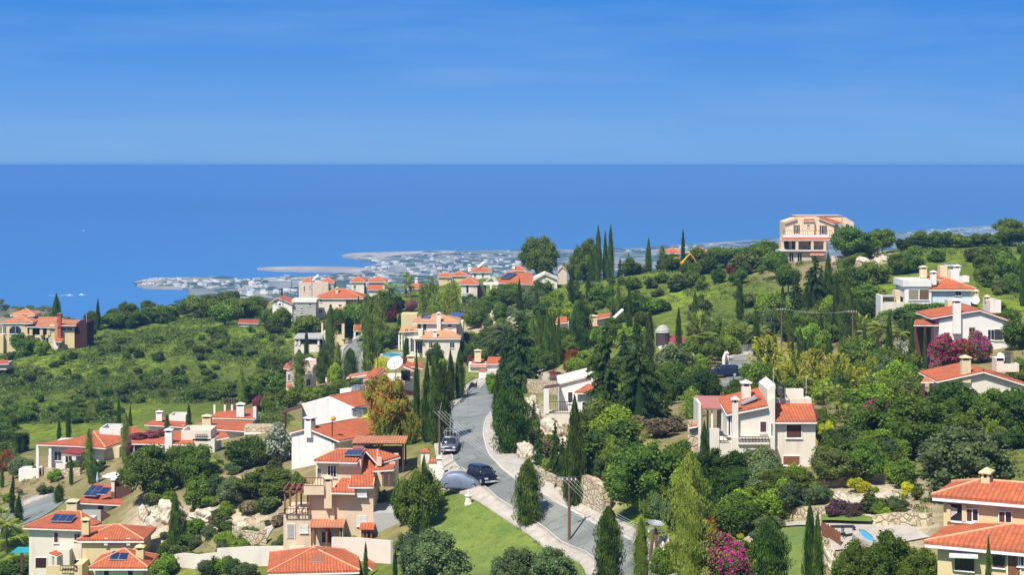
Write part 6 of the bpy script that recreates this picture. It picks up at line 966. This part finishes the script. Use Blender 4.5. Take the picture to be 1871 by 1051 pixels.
# ------------------------------------------------------------ trees and shrubs placed one by one: kind u v_base height width [D]
TREES = '''cyp 103 600 64 19 470;cyp 179 604 59 10;cyp 217 790 64 9;cyp 125 805 62 10;cyp 108 806 40 9;cyp 345 787 50 10;cyp 305 790 34 10;cyp 238 800 60 9;cyp 130 887 54 8;cyp 22 940 60 11;cyp 34 958 54 18;cyp 24 897 34 6
cyp 4 892 36 8;fat 172 885 46 19;fat 108 920 34 18;cyp 320 1015 114 26;col 230 852 100 15;col 163 872 90 14;cyp 165 885 40 8;dcol 604 685 130 17;col 618 700 74 14;dcol 673 682 144 26;col 693 640 110 22;col 547 728 90 22
cyp 560 668 68 10;cyp 668 560 40 7;col 441 742 74 13;cyp 475 745 40 8;cyp 761 800 158 16;cyp 780 808 150 24;cyp 796 812 178 26;cyp 813 806 150 22;cyp 823 735 96 20;cyp 840 730 96 20;fat 806 810 150 40;cyp 742 662 48 13;cyp 730 606 34 9
cyp 515 542 18 5 520;cyp 949 590 82 13;gcyp 980 585 68 10;cyp 1044 575 88 13;cyp 1049 497 66 9;cyp 1093 515 104 13;cyp 1106 512 92 11;cyp 1116 512 104 13;cyp 1083 515 60 14;cyp 1185 492 66 13;col 1210 480 48 12;cyp 1248 482 74 8;cyp 1149 500 44 8;cyp 1153 498 34 6
pine 1133 498 38 13;pine 1164 488 24 9;euc 983 510 90 76;big 1075 512 84 62;big 1055 512 60 40;col 1030 500 40 9;fat 1062 640 96 38;cyp 1048 632 70 14;cyp 884 597 38 6;gcyp 985 668 108 14;gcyp 1000 674 116 17;gcyp 1012 670 100 13;gcyp 973 665 90 13;gcyp 958 655 90 18
bpine 950 716 150 66;bpine 925 705 110 40;bpine 1108 790 204 86;bpine 1165 782 178 82;cyp 1187 690 128 20;pine 1165 660 92 30;pine 1140 690 90 40;bpine 1195 770 110 60;pine 1070 768 80 34;cyp 908 772 92 18;fat 937 830 124 66;fat 922 800 100 40
cyp 1050 926 204 38;fat 1045 915 120 36;pine 1015 876 110 34;pine 984 850 84 26;pine 1028 886 90 30;fat 965 960 122 48;fat 1112 1085 160 50;bigcol 1172 1085 140 32;bigcol 1260 1085 262 64;cyp 1287 905 136 26;fat 1285 985 130 40;pine 975 790 60 22
col 1118 874 80 30;col 1264 765 60 34;yuc 1194 800 52 40;yuc 1135 810 44 28;cyp 1352 588 84 15;bpine 1488 590 128 52;pine 1455 592 90 44;cyp 1513 580 120 20;cyp 1530 620 120 22;fat 1548 645 130 30;cyp 1382 652 84 15;cyp 1462 660 62 18;cyp 1482 650 44 14;cyp 1515 655 40 13;cyp 1604 675 68 13
cyp 1625 690 120 18;cyp 1645 686 62 9;cyp 1666 688 100 15;cyp 1690 694 100 9;cyp 1475 600 80 24;pine 1500 560 80 30;gold 1404 706 94 84;gold 1450 716 78 64;gold 1492 728 92 78;gold 1532 732 88 74;gold 1590 700 50 34;gold 1575 730 60 50;gold 1790 620 46 40;cyp 1868 560 110 12;cyp 1664 612 60 8
big 1567 475 68 108;tree 1612 464 48 54;big 1845 450 56 66;bush 1690 454 34 54;bush 1722 452 32 50;bush 1755 452 26 46;bush 1782 450 24 50;dbush 1655 458 26 40;bush 1812 450 26 40;bush 1662 498 50 62;bush 1640 502 40 44;bush 1598 520 44 64;bush 1815 500 56 74;bush 1842 512 54 60;bush 1800 520 40 44;bbush 1690 600 50 130;bush 1630 604 34 60;bush 1740 596 36 60
bush 1830 600 50 70;bush 1860 640 60 60;date 1610 645 74 66;date 1640 650 66 60;fan 1575 640 70 50;fan 1560 660 50 40;fan 1278 668 104 74;fan 1300 640 60 40;tree 1400 476 44 64;tree 1325 490 40 76;tree 1370 486 36 60;bush 1280 486 38 64;bush 1350 520 30 40;tree 1418 510 54 50;tree 1440 540 60 50;rust 1340 505 30 30
bbush 1535 560 70 70;bush 1560 540 60 60;bush 1590 560 40 60;bush 1420 600 70 60;bcar 1320 900 84 118;bcar 1300 985 120 90;bcar 1360 905 52 90;bbush 1440 915 64 128;bolv 1530 890 80 110;bbush 1585 885 84 96;bbush 1660 838 124 180;bbush 1600 830 90 106;bgry 1760 915 144 196;bush 1650 892 56 66;lbush 1635 885 40 44;bbush 1815 800 96 96
bbush 1858 800 90 100;bbush 1740 820 70 120;bush 1860 700 50 50;yuc 1425 935 90 60;fan 1400 925 70 50;yuc 1440 940 70 50;lbush 1460 905 60 60;fat 1408 1085 142 64;cyp 1480 1085 168 26;cyp 1494 1085 150 26;big 1570 1090 110 86;big 1625 1095 130 110;big 1680 1090 96 90;bush 1545 1090 80 60;cyp 1806 1080 102 14 103;boug 1325 1065 90 88;boug 1345 1080 70 70;redb 1310 990 60 40
purb 1530 950 38 44;purb 1560 950 32 38;boug 1602 796 66 62;boug 1735 672 62 74;boug 1715 676 44 44;boug 1790 664 60 50;redb 1760 668 50 44;whtb 1672 668 44 40;whtb 1650 660 40 34;whtb 1685 690 36 30;tall 1508 790 90 60;fan 1545 800 64 56;fan 1530 760 60 50;tall 1660 765 84 44;bush 1735 765 40 40;ybush 1510 810 44 30;boug 1522 815 20 16
gbig 800 1085 124 136;gbig 752 1060 96 70;gbig 950 1085 96 76;gbig 1010 1090 96 96;olive 915 1085 70 50;bbush 765 972 128 90;cyp 775 978 148 20;bush 740 960 90 50;bush 790 935 60 50;big 272 915 108 118;big 318 890 80 70;big 350 885 80 84;yuc 375 868 62 70;yuc 350 868 50 50;dbush 450 855 62 80;bush 480 850 46 50;bbush 490 912 60 120;bgry 430 925 56 76
bgry 395 915 50 60;bush 360 930 60 60;whtb 515 845 74 58;whtb 500 830 50 36;oran 705 808 136 92;yel 700 715 70 40;yel 690 805 60 60;gold 740 800 74 46;gold 700 812 60 50;gold 752 812 60 36;arau 390 1055 42 30;bush 30 1060 44 90;date 12 1010 84 70;fan 5 985 60 50;lbush 75 1058 30 60;bush 430 1060 40 60;gbush 450 1062 36 50;cyp 722 1060 60 9;cyp 668 1060 70 9
ltree 784 585 86 46;ltree 826 588 80 40;ltree 800 590 60 40;ltree 840 600 50 36;tree 650 612 62 60;tree 562 628 54 64;bush 500 612 38 40;bush 515 600 40 40;tree 620 618 56 50;tree 700 590 60 50;date 715 575 74 44;fan 742 545 52 26;fan 750 546 46 20;boug 752 570 22 26;rust 715 590 40 24;rust 1000 500 20 30;ddate 925 660 88 86;ddate 952 612 60 50
bush 870 600 40 50;bush 900 575 36 60;bush 920 560 40 60;tree 935 565 50 50;bush 990 560 50 50;lbush 1010 570 40 50;lbush 1040 590 40 40;bush 1100 560 44 50;bbush 480 720 50 60;bbush 500 705 60 70;bush 460 735 40 50;bush 530 745 40 50;lbush 570 740 36 50;bbush 610 745 56 70;bush 650 735 44 60;fat 590 700 66 26;fat 640 702 66 26;bush 570 690 44 40
bush 700 640 40 50;bush 685 655 34 30;bush 712 630 40 50;lbush 705 650 14 18;lbush 900 720 40 30;bush 850 660 40 50;bush 880 665 34 40;redb 862 672 24 20;redb 745 668 20 22;bush 895 640 50 40;tree 410 598 46 70;tree 440 585 42 50;tree 360 580 38 60;pine 336 575 32 22;tree 300 585 28 56;tree 270 590 28 50;tree 235 596 28 56;tree 210 600 28 50;tree 390 575 30 50;tree 465 570 30 40;bush 40 650 44 48;bush 55 648 36 40
lbush 75 650 30 34;gbush 140 625 40 50;gbush 160 622 30 40;lbush 90 590 24 40 470;bush 10 640 30 30;redb 8 862 40 36;redb 20 868 36 30;gbush 40 872 40 50;yuc 98 858 20 24;bush 66 870 20 26;lbush 100 880 24 30;boug 250 850 36 24;boug 238 848 50 14;boug 474 750 22 26;boug 1012 690 14 20;redb 1020 702 24 36;redb 1045 660 22 34;redb 1040 680 30 26;lbush 1065 690 50 60
bush 1085 680 40 40;bush 1010 640 40 40;lbush 1045 645 30 40;bush 1240 720 60 60;bush 1270 720 60 70;bcar 1290 735 64 80;bush 1215 720 60 60;ybush 1245 680 40 60;lbush 1280 680 34 40;bush 1310 660 50 44;ltree 1345 640 60 66;lbush 1330 650 40 50;bush 1380 715 60 60;bush 1350 740 50 60;bush 1440 740 50 70;lbush 1510 740 50 60;bush 1560 760 50 70;bbush 1600 745 50 70;lbush 1620 720 44 50
bbush 1180 935 134 154;bcar 1140 900 90 80;bbush 1240 900 100 100;bolv 1090 885 56 60;bush 1080 870 50 40;olive 1205 960 60 40;redb 1230 1030 40 30;bolv 1130 780 56 50;dry 1160 790 30 60;dry 1210 800 34 60;dry 1230 790 30 60;scr 1090 830 40 50;bush 1100 800 50 50;lbush 1330 1010 30 40;bush 1370 1040 60 60;bush 1210 1060 60 50;bush 1240 1050 80 60
bush 558 1000 20 90;lbush 640 998 20 30;bush 600 998 24 60;bush 535 1000 26 60;lbush 694 925 34 34;bush 690 940 30 30;bush 545 900 40 30;gbush 510 1010 30 30;lbush 410 1000 30 40;bush 340 1000 40 50;lbush 450 940 24 30;bush 420 975 24 40;gbush 455 990 30 40;lbush 350 985 40 50;bush 250 1040 50 40;lbush 300 1060 50 50;gold 580 810 50 40;bush 600 760 34 30;lbush 625 775 30 34;bush 640 730 30 40'''
for ln in TREES.replace('\n', ';').split(';'):
    p = ln.split(); veg(p[0], *[float(q) for q in p[1:5]], D=float(p[5]) if len(p) > 5 else None)
def onto(kind, u, v, hp, wp, D, label):
    o = veg(kind, u, v, hp, wp, D=D, z=H-(v-V0)/F*D, label=label, sink=0); return o
veg('boug', 478, 752, 30, 34); [veg('gcyp' if i%2 else 'cyp', *q) for i, q in enumerate(((993,672,100,12),(1021,668,96,12),(1006,655,90,11),(1445,650,80,13),(1500,640,76,13),(1590,645,70,12),(1570,610,76,13),(1415,655,60,12),(1650,640,64,10),(1612,700,64,10),(1150,600,80,14),(1130,585,70,12),(1075,560,60,11),(600,640,70,11),(655,600,60,10),(1270,600,70,12)))]; veg('boug', 960, 690, 22, 26); veg('boug', 1520, 820, 26, 26); veg('boug', 1700, 690, 40, 40); veg('fan', 1470, 735, 50, 50); veg('fan', 1590, 735, 56, 50); veg('date', 1385, 640, 60, 50); veg('cyp', 1580, 660, 70, 12); veg('cyp', 1240, 640, 80, 13); veg('cyp', 1430, 600, 80, 14)
onto('boug', 252, 806, 16, 36, 250, 'magenta flowers spilling along left part of the veranda roof'); onto('boug', 276, 802, 15, 36, 251, 'magenta flowers spilling along middle of the veranda roof'); onto('boug', 296, 798, 14, 24, 252, 'magenta flowers beside the tall white chimney on the veranda roof'); onto('boug', 236, 832, 28, 16, 247.5, 'pink flowers hanging down the left corner of the dark veranda')
# ------------------------------------------------------------ scattered planting: every shrub its own object
def scatter(kinds, poly, n, hw, seed, label, group, avoid=(), mind=0):
    rg = random.Random(seed); us = [p[0] for p in poly]; vs = [p[1] for p in poly]; k = 0; t = 0; got = []
    while k < n and t < n*40:
        t += 1; u = rg.uniform(min(us), max(us)); v = rg.uniform(min(vs), max(vs))
        if not inpoly(u, v, poly) or any(inpoly(u, v, a) for a in AV): continue
        if mind and any((a-u)**2+((b-v)*2)**2 < mind**2 for a, b in got): continue
        got.append((u, v)); y = G(u, v)[1]; h_ = rg.uniform(*hw[0])*F/y; kd = rg.choice(kinds); wd = h_*rg.uniform(*hw[1]); k += 1
        if seed <= 8: o = veg(kd, u, v, h_, wd, group=group, reg=False); REG.append((o, ('small ' if h_*y/F < hw[0][0]*.62+hw[0][1]*.38 else 'taller ')+('wide ' if wd > h_*1.25 else '')+KIND[kd][2], u, v-h_*.5, h_))
        else: veg(kd, u, v, h_, wd, label=label, group=group)
AV = [[(1198,575),(1258,575),(1260,665),(1198,665)], [(1380,700),(1400,625),(1450,640),(1560,660),(1560,735),(1440,735)], list(RL[:8])+RL2[::-1], [(a[0], a[1]) for a in RL]+[(a[0], a[1]) for a in RR2[::-1]], [(842,858),(800,835),(780,800),(815,740),(925,668),(960,680)], [(770,895),(845,895),(1100,1080),(780,1080),(740,980)], [(618,730),(610,650),(650,605),(715,590),(720,605),(672,640),(668,730)],
      [(512,850),(740,790),(760,860),(735,1000),(512,1000)], [(480,990),(720,990),(720,1060),(480,1060)], [(525,720),(740,700),(770,850),(525,850)], [(1255,690),(1495,690),(1495,880),(1255,880)], [(1600,480),(1790,480),(1790,572),(1600,572)], [(1660,545),(1871,545),(1871,648),(1660,648)], [(1680,650),(1871,650),(1871,745),(1680,745)],
      [(1700,855),(1871,855),(1871,1080),(1700,1080)], [(30,920),(300,930),(300,1060),(20,1060)], [(120,870),(260,870),(260,960),(120,960)], [(30,775),(270,775),(270,850),(30,850)], [(230,740),(480,735),(480,835),(230,840)], [(725,565),(855,565),(855,660),(690,670)], [(535,590),(632,590),(632,660),(535,660)], [(515,655),(580,655),(580,720),(515,720)],
      [(1300,705),(1330,640),(1440,640),(1440,665),(1370,712)], [(0,540),(160,560),(160,640),(0,640)], [(1425,390),(1560,390),(1560,478),(1425,478)], [(990,685),(1095,685),(1095,775),(990,775)], [(490,500),(710,500),(710,585),(490,585)], [(640,640),(790,640),(790,730),(640,730)], [(-30,930),(125,900),(125,925),(0,985)], [(1425,960),(1490,960),(1500,1075),(1425,1075)], [(1505,945),(1700,945),(1700,1010),(1505,1010)], [(835,480),(1030,480),(1030,555),(835,555)]]
NB = ['bush', 'dbush', 'lbush', 'bush', 'gbush']
scatter(NB, [(560,570),(1000,560),(1060,640),(1000,690),(920,660),(720,720),(560,760),(470,760),(490,700),(560,640)], 75, ((2.2,5), (.8,1.5)), 1, 'green shrub in the gardens between the ridge houses and the small road', 'shrubs of the middle gardens')
scatter(NB, [(1000,580),(1260,570),(1330,620),(1320,700),(1200,790),(1110,860),(1080,800),(1100,700),(1000,660)], 46, ((2,5), (.8,1.5)), 2, 'green shrub among the conifers right of the road', 'shrubs under the dark conifers')
scatter(NB+['bush'], [(1180,860),(1500,860),(1500,930),(1400,960),(1200,1060),(1150,1000)], 24, ((1.6,3.4), (.9,1.5)), 3, 'dark shrub on the bank below the large off-white villa', 'shrubs below the off-white villa')
scatter(NB, [(1490,700),(1871,720),(1871,850),(1700,870),(1490,880)], 40, ((2.0,4), (.9,1.6)), 4, 'shrub in the dense garden right of the large off-white villa', 'dense garden shrubs at right')
scatter(NB, [(1380,560),(1700,560),(1700,690),(1600,720),(1380,700),(1300,640)], 50, ((2.2,5), (.8,1.4)), 5, 'shrub around the conifers and palms left of the white villas', 'shrubs round the right-hand palms')
scatter(['scr', 'dry', 'gbush', 'lbush', 'dscr'], [(0,850),(500,850),(510,960),(500,1051),(300,1051),(280,960),(0,960)], 80, ((.7,2.0), (1.0,1.8)), 6, 'low bush on the dry garden slopes at lower left', 'garden bushes at lower left')
scatter(['scr', 'lbush', 'gbush', 'dry', 'ybush'], [(1330,930),(1500,900),(1700,890),(1700,960),(1500,960),(1380,1051),(1310,1051)], 44, ((.5,1.5), (1.0,1.8)), 7, 'small plant in the rock garden left of the yellow house', 'rock garden plants')
scatter(['scr', 'dscr', 'dry', 'lbush'], [(940,760),(1120,760),(1140,900),(1050,890),(990,860),(940,830)], 30, ((.7,2.0), (.9,1.5)), 8, 'small bush on the rocky bank right of the road', 'bushes on the rocky bank')
scatter(['dscr', 'scr', 'bush'], [(160,590),(300,560),(560,548),(560,600),(480,600),(350,580),(200,610)], 56, ((2.2,4.4), (1.0,1.7)), 9, 'bushy crown in the tree belt along the left ridge', 'tree belt on the left ridge')
scatter(['dscr', 'scr', 'bush', 'bush'], [(1120,500),(1250,480),(1430,470),(1430,500),(1300,530),(1120,540)], 28, ((2.0,4.5), (1.0,1.7)), 10, 'dark bush along the ridge left of the hilltop villa', 'ridge bushes beside hilltop villa')
scatter(['dscr', 'scr'], [(1040,520),(1300,520),(1420,560),(1420,620),(1250,600),(1040,590)], 34, ((1.2,3.2), (1.1,1.8)), 11, 'scrub bush on the central green hillside', 'scrub of the central hillside')
scatter(['dscr', 'scr'], [(1560,500),(1871,450),(1871,560),(1780,560),(1740,480),(1600,540),(1440,560)], 34, ((1.0,3.0), (1.1,1.8)), 12, 'dark scrub bush on the right-hand green hillside', 'scrub of the right hillside')
scatter(['dscr', 'scr', 'scr'], [(0,650),(160,630),(540,600),(540,640),(430,700),(400,760),(0,800)], 110, ((1.0,2.3), (1.1,1.9)), 13, 'scrub bush on the wide green hillside at left', 'scrub of the left hillside')
scatter(['bush', 'dscr', 'bush'], [(0,760),(250,745),(460,715),(500,740),(420,760),(280,770),(60,805),(0,850)], 40, ((1.6,3.4), (1.0,1.6)), 14, 'dark bush at the foot of the left hillside behind the bungalows', 'bushes behind the bungalows')
# ------------------------------------------------------------ undergrowth too small and dense to count
UV_ = None
def undergrowth(name, n, dmin, dmax, umin, umax, hr, mat, seed, dens=46, test=None):
    rg = np.random.default_rng(seed); D = np.exp(rg.uniform(math.log(dmin), math.log(dmax), n)); u = rg.uniform(umin, umax, n); x = (u-U0)/F*D; z = zt(x, D); v = V0+(H-z)*F/D
    nz_ = np.sin(x*.21+np.sin(D*.11)*2)+np.sin(D*.17+x*.09)+rg.uniform(-1, 1, n); ok = np.array([test(a, b, c) and not any(inpoly(a, b, q) for q in AV) for a, b, c in zip(u, v, nz_)]); x, D, z = x[ok], D[ok], z[ok]; m = len(x)
    h_ = rg.uniform(*hr, m)*(1+.5*(rg.random(m) > .9)); cx = np.repeat(x, dens); cy_ = np.repeat(D, dens); cz = np.repeat(z, dens); hh = np.repeat(h_, dens); d = rg.normal(size=(m*dens, 3)); d /= np.linalg.norm(d, axis=1, keepdims=True); d[:, 2] = np.abs(d[:, 2])
    q = rg.uniform(.5, 1, (m*dens, 1)); P = np.stack([cx, cy_, cz], 1)+d*q*hh[:, None]*np.array([1.25, 1.25, .8]); global RNG; RNG = rg
    V, Fq = cards(P, d, 1.0, .6, .7, .4); Cc = np.repeat(P, 4, 0); V = Cc+(V-Cc)*np.repeat(hh, 4)[:, None]*.17; tone = np.clip(np.repeat(rg.uniform(0, .8, m), dens)+rg.uniform(-.2, .35, m*dens), 0, 1)
    o = bpy.data.objects.new(name, np_mesh(name, V, Fq, L_[mat], np.repeat(tone, 4))); C.objects.link(o); tag(o, kind='stuff'); return m
hill_l = lambda u, v, s: v > 545 and (u < 560) and v < 850 and s > -.2
hill_r = lambda u, v, s: v < 640 and u >= 560 and s > -.1
low_ = lambda u, v, s: v > 560 and s > -.3
undergrowth('undergrowth', 15000, 270, 560, -60, 600, (.22, .6), 'scrub', 31, 26, lambda u, v, s: v > 545 and u < 560 and v < 840); undergrowth('undergrowth', 13000, 270, 560, -60, 600, (.4, 1.25), 'scrub', 1, 36, hill_l); undergrowth('undergrowth', 6500, 270, 560, -60, 600, (.35, 1.1), 'broad', 2, 36, hill_l); undergrowth('grass', 5000, 280, 560, -60, 600, (.18, .45), 'bright', 6, 24, lambda u, v, s: v > 545 and u < 560 and v < 820 and s < .6)
undergrowth('undergrowth', 7500, 300, 540, 560, 1950, (.35, 1.1), 'scrub', 3, 40, hill_r); undergrowth('grass', 3600, 300, 500, 900, 1950, (.18, .45), 'bright', 7, 24, hill_r); undergrowth('undergrowth', 5200, 120, 330, -60, 1950, (.15, .55), 'scrub', 4, 40, low_); undergrowth('undergrowth', 2600, 120, 330, -60, 1950, (.15, .6), 'broad', 5, 40, low_); undergrowth('grass', 2600, 120, 330, -60, 1950, (.1, .35), 'drys', 8, 30, low_)
LAWN = [(812,900),(846,909),(885,928),(930,958),(975,989),(1015,1016),(1063,1038),(1095,1080),(1010,1085),(870,1055),(800,1010),(760,950),(780,925)]; AV2 = AV; AV = []
undergrowth('grass', 90000, 150, 200, 740, 1100, (.07, .16), 'bright', 21, 7, lambda u, v, s: inpoly(u, v, LAWN) and s > -.4); AV = AV2
# ------------------------------------------------------------ the hazy coastal town
TW = plain('town_wall', (.62,.58,.52), .9, 0, .3, .02)
def town_mesh(i):
    M = MB(); rg = random.Random(i); wm_, rm_ = (white, trim)
    W_, L, h_ = ((9, 10, 6), (14, 10, 7), (22, 12, 9), (12, 12, 4), (30, 14, 14), (10, 9, 6), (60, 16, 16))[i]
    M.box(-W_/2, W_/2, -L/2, L/2, -3, h_)
    if i in (2, 4, 6):
        for k in range(int(h_/3)): M.box(-W_/2-.3, W_/2+.3, -L/2-1.5, -L/2-.02, k*3+2.6, k*3+3.0)
    else: M.box(-W_/2+2, W_/2-3, -L/2+2, L/2-2, h_, h_+2.4)
    me = bpy.data.meshes.new('town_house'); me.from_pydata(M.v, [], M.f); me.materials.append((white, TW, TW, white, TW, pink, TW)[i]); return me
TMS = [town_mesh(i) for i in range(7)]
def on_land(u, v):
    return inpoly(u, v, MAIN) or inpoly(u, v, [(250,521),(290,514),(345,514),(345,529),(300,528),(262,526)])
def town(n, seed, stuff=False):
    rg = random.Random(seed); k = 0; V = []; Fq = []; T = []; c = 0
    while k < n:
        r_ = rg.random()
        if r_ < .16: u, v = rg.gauss(330, 45), rg.uniform(515, 531)
        elif r_ < .40: u, v = rg.uniform(430, 720), rg.uniform(508, 545)
        elif r_ < .80: u, v = rg.uniform(660, 990), rg.triangular(460, 515, 490)
        elif r_ < .88: u, v = rg.uniform(990, 1430), rg.triangular(445, 475, 456)
        else: u, v = rg.uniform(1620, 1871), rg.triangular(412, 440, 423)
        if not on_land(u, v) or not on_land(u, v-2.5): continue
        x, y = sea_pt(u, v); i = rg.choice((0, 0, 1, 1, 3, 5, 5, 2, 4)) ; a = rg.uniform(-.6, .6); s = rg.uniform(.42, .66)*(.8 if i in (2, 4) else 1); k += 1
        if stuff:
            W_, L, h_ = rg.uniform(6, 14)/2, rg.uniform(6, 9)/2, rg.uniform(3, 6); b = len(V); ca, sa = math.cos(a), math.sin(a)
            for z_ in (0, 1):
                for p, q in ((-W_, -L), (W_, -L), (W_, L), (-W_, L)): V.append((x+ca*p-sa*q, y+sa*p+ca*q, 3+z_*h_))
            Fq += [(b, b+1, b+5, b+4), (b+1, b+2, b+6, b+5), (b+2, b+3, b+7, b+6), (b+3, b, b+4, b+7), (b+4, b+5, b+6, b+7)]
        else:
            o = bpy.data.objects.new('town_building', TMS[i]); C.objects.link(o); o.location = (x, y, 4); o.rotation_euler = (0, 0, a); o.scale = (s, s, s); tag(o, 'tiny pale building in the hazy town along the coast', 'building', 'buildings of the coastal town')
    if stuff: o = bpy.data.objects.new('town_blocks', np_mesh('town_blocks', V, Fq, TW)); C.objects.link(o); tag(o, kind='stuff')
town(280, 3); town(300, 4, True)
for u, v, s, l in ((512, 533, .85, 'long white balcony hotel block left of ridge houses'), (534, 531, .7, 'second long white hotel block nearest pale square house'), (728, 500, .7, 'pale tower block behind the date palm'), (722, 497, .5, 'white block above small shrubs near date palm')):
    x, y = sea_pt(u, v); o = bpy.data.objects.new('hotel', TMS[6]); C.objects.link(o); o.location = (x, y, 4); o.scale = (s*.8, s, s*1.2); tag(o, l, 'hotel')
# clumps of far trees over the plain
rg = np.random.default_rng(9); P = []
while len(P) < 1500:
    u, v = rg.uniform(240, 1871), rg.uniform(412, 560)
    if on_land(u, v): P.append(sea_pt(u, v))
P = np.array(P); r_ = rg.uniform(5, 16, len(P)); V = []; Fq = []; T = []
for i, (p, r) in enumerate(zip(P, r_)):
    a, f = ball((p[0], p[1], 4), (r*1.6, r*.8, r*.3), 8, 4); V.append(a); Fq.append(f+i*len(a)); T.append(np.full(len(a), rg.uniform(0, 1)))
o = bpy.data.objects.new('far_treeline', np_mesh('far_treeline', np.vstack(V), np.vstack(Fq), L_['scrub'], np.concatenate(T))); C.objects.link(o); tag(o, kind='stuff')
# scrub dots on the distant hill
D = rg.uniform(700, 1000, 7000); u = rg.uniform(-300, 260, 7000); j = (u+500)/830*89; i_ = (D-640)/860*69; zh = zz_[i_.astype(int).clip(0, 69), j.astype(int).clip(0, 89)]; V = []; Fq = []; T = []
for k in range(len(D)):
    r = rg.uniform(.4, 1.3); a, f = ball(((u[k]-U0)/F*D[k], D[k], zh[k]), (r*1.5, r*1.2, r*.55), 8, 4); V.append(a); Fq.append(f+k*len(a)); T.append(np.full(len(a), rg.uniform(0, 1)))
o = bpy.data.objects.new('hill_shrubbery', np_mesh('hill_shrubbery', np.vstack(V), np.vstack(Fq), L_['scrub'], np.concatenate(T))); C.objects.link(o); tag(o, kind='stuff')
# ------------------------------------------------------------ labels for the plants placed one by one: look, then the nearest thing one can find
LM = [(600,880,'the tall beige villa'),(570,1030,'the bottom hipped bungalow'),(590,780,'the white gabled house'),(690,830,'the wide carport'),(1400,790,'the large off-white villa'),(1712,525,'the bright white villa'),(1780,600,'the dish villa'),(1800,700,'the right-edge villa'),(1800,960,'the yellow corner house'),
 (100,990,'the three-panel white house'),(200,1000,'the yellow wing'),(190,910,'the four-panel house'),(170,815,'the maroon-canopy bungalow'),(300,815,'the flower-draped veranda'),(305,775,'the roof-box cottage'),(410,775,'the stone terrace bungalow'),(800,600,'the oval-pool villa'),(565,630,'the grey veranda roof'),(548,690,'the rose-white house'),(723,664,'the big white dish'),
 (880,665,'the far gate pier'),(540,565,'the gabled ridge house'),(455,592,'the tiny white shed'),(620,550,'the wide orange ridge roof'),(580,520,'the pale square house'),(670,520,'the twin-roofed cream house'),(860,530,'the two-storey ridge house'),(960,510,'the dark solar sheets'),(1230,465,'the distant twin orange roofs'),(1090,590,'the squat cream chimney'),(1222,620,'the brown round tower'),
 (1050,725,'the bluff house'),(75,595,'the yellow arcaded villa'),(1490,430,'the hilltop villa'),(880,868,'the black estate car'),(843,885,'the covered car'),(820,808,'the dark grey pickup'),(1321,678,'the blue estate car'),(1240,488,'the yellow digger'),(1040,930,'the lawn-edge pole'),(1192,1010,'the paired poles'),(1428,605,'the orange-brown pole'),(1558,605,'the conifer-side pole'),
 (1085,905,'the limestone retaining wall'),(300,955,'the white rock face'),(208,870,'the white parasol'),(1530,975,'the garden tables'),(1583,985,'the small blue pool'),(30,930,'the lower left road'),(640,660,'the small upper road'),(900,970,'the green lawn'),(390,950,'the pale eroded bank'),(1560,915,'the rock garden'),(985,710,'the dry stone wall'),(455,990,'the curved terrace wall')]
def rel(u, v, a, b):
    du, dv = u-a, v-b
    r = abs(du)/(abs(dv)+1e-6)
    if r > 2.4: return 'right of' if du > 0 else 'left of'
    if r < .42: return 'below' if dv > 0 else 'above'
    return ('lower' if dv > 0 else 'upper')+' '+('right of' if du > 0 else 'left of')
by = {}
for o, d, u, v, hp in REG:
    a, b, ph = min(LM, key=lambda q: (q[0]-u)**2+((q[1]-v)*1.2)**2); dist = math.hypot(a-u, b-v); near = 'just ' if dist < 32 else ('' if dist < 62 else ('farther ' if dist < 105 else 'well '))
    by.setdefault((d, near+rel(u, v, a, b), ph), []).append((u, v, hp, o))
ORD = ['first', 'second', 'third', 'fourth', 'fifth', 'sixth', 'seventh', 'eighth', 'ninth', 'tenth', 'eleventh', 'twelfth']
for (d, rl, ph), L in by.items():
    L.sort(key=lambda q: q[0])
    for i, (u, v, hp, o) in enumerate(L):
        if len(L) == 1: o['label'] = f'{d} {rl} {ph}'
        elif len(L) == 2: o['label'] = f"{'left' if i == 0 else 'right'} one of two: {d} {rl} {ph}"
        else: o['label'] = f'{ORD[i]} from left of {len(L)}: {d} {rl} {ph}'
        w_ = o['label'].replace('leaved ', '').replace('and yellow ', '').split(); o['label'] = ' '.join(w_ if len(w_) <= 16 else [q for q in w_ if q not in ('the', 'one', 'farther')])
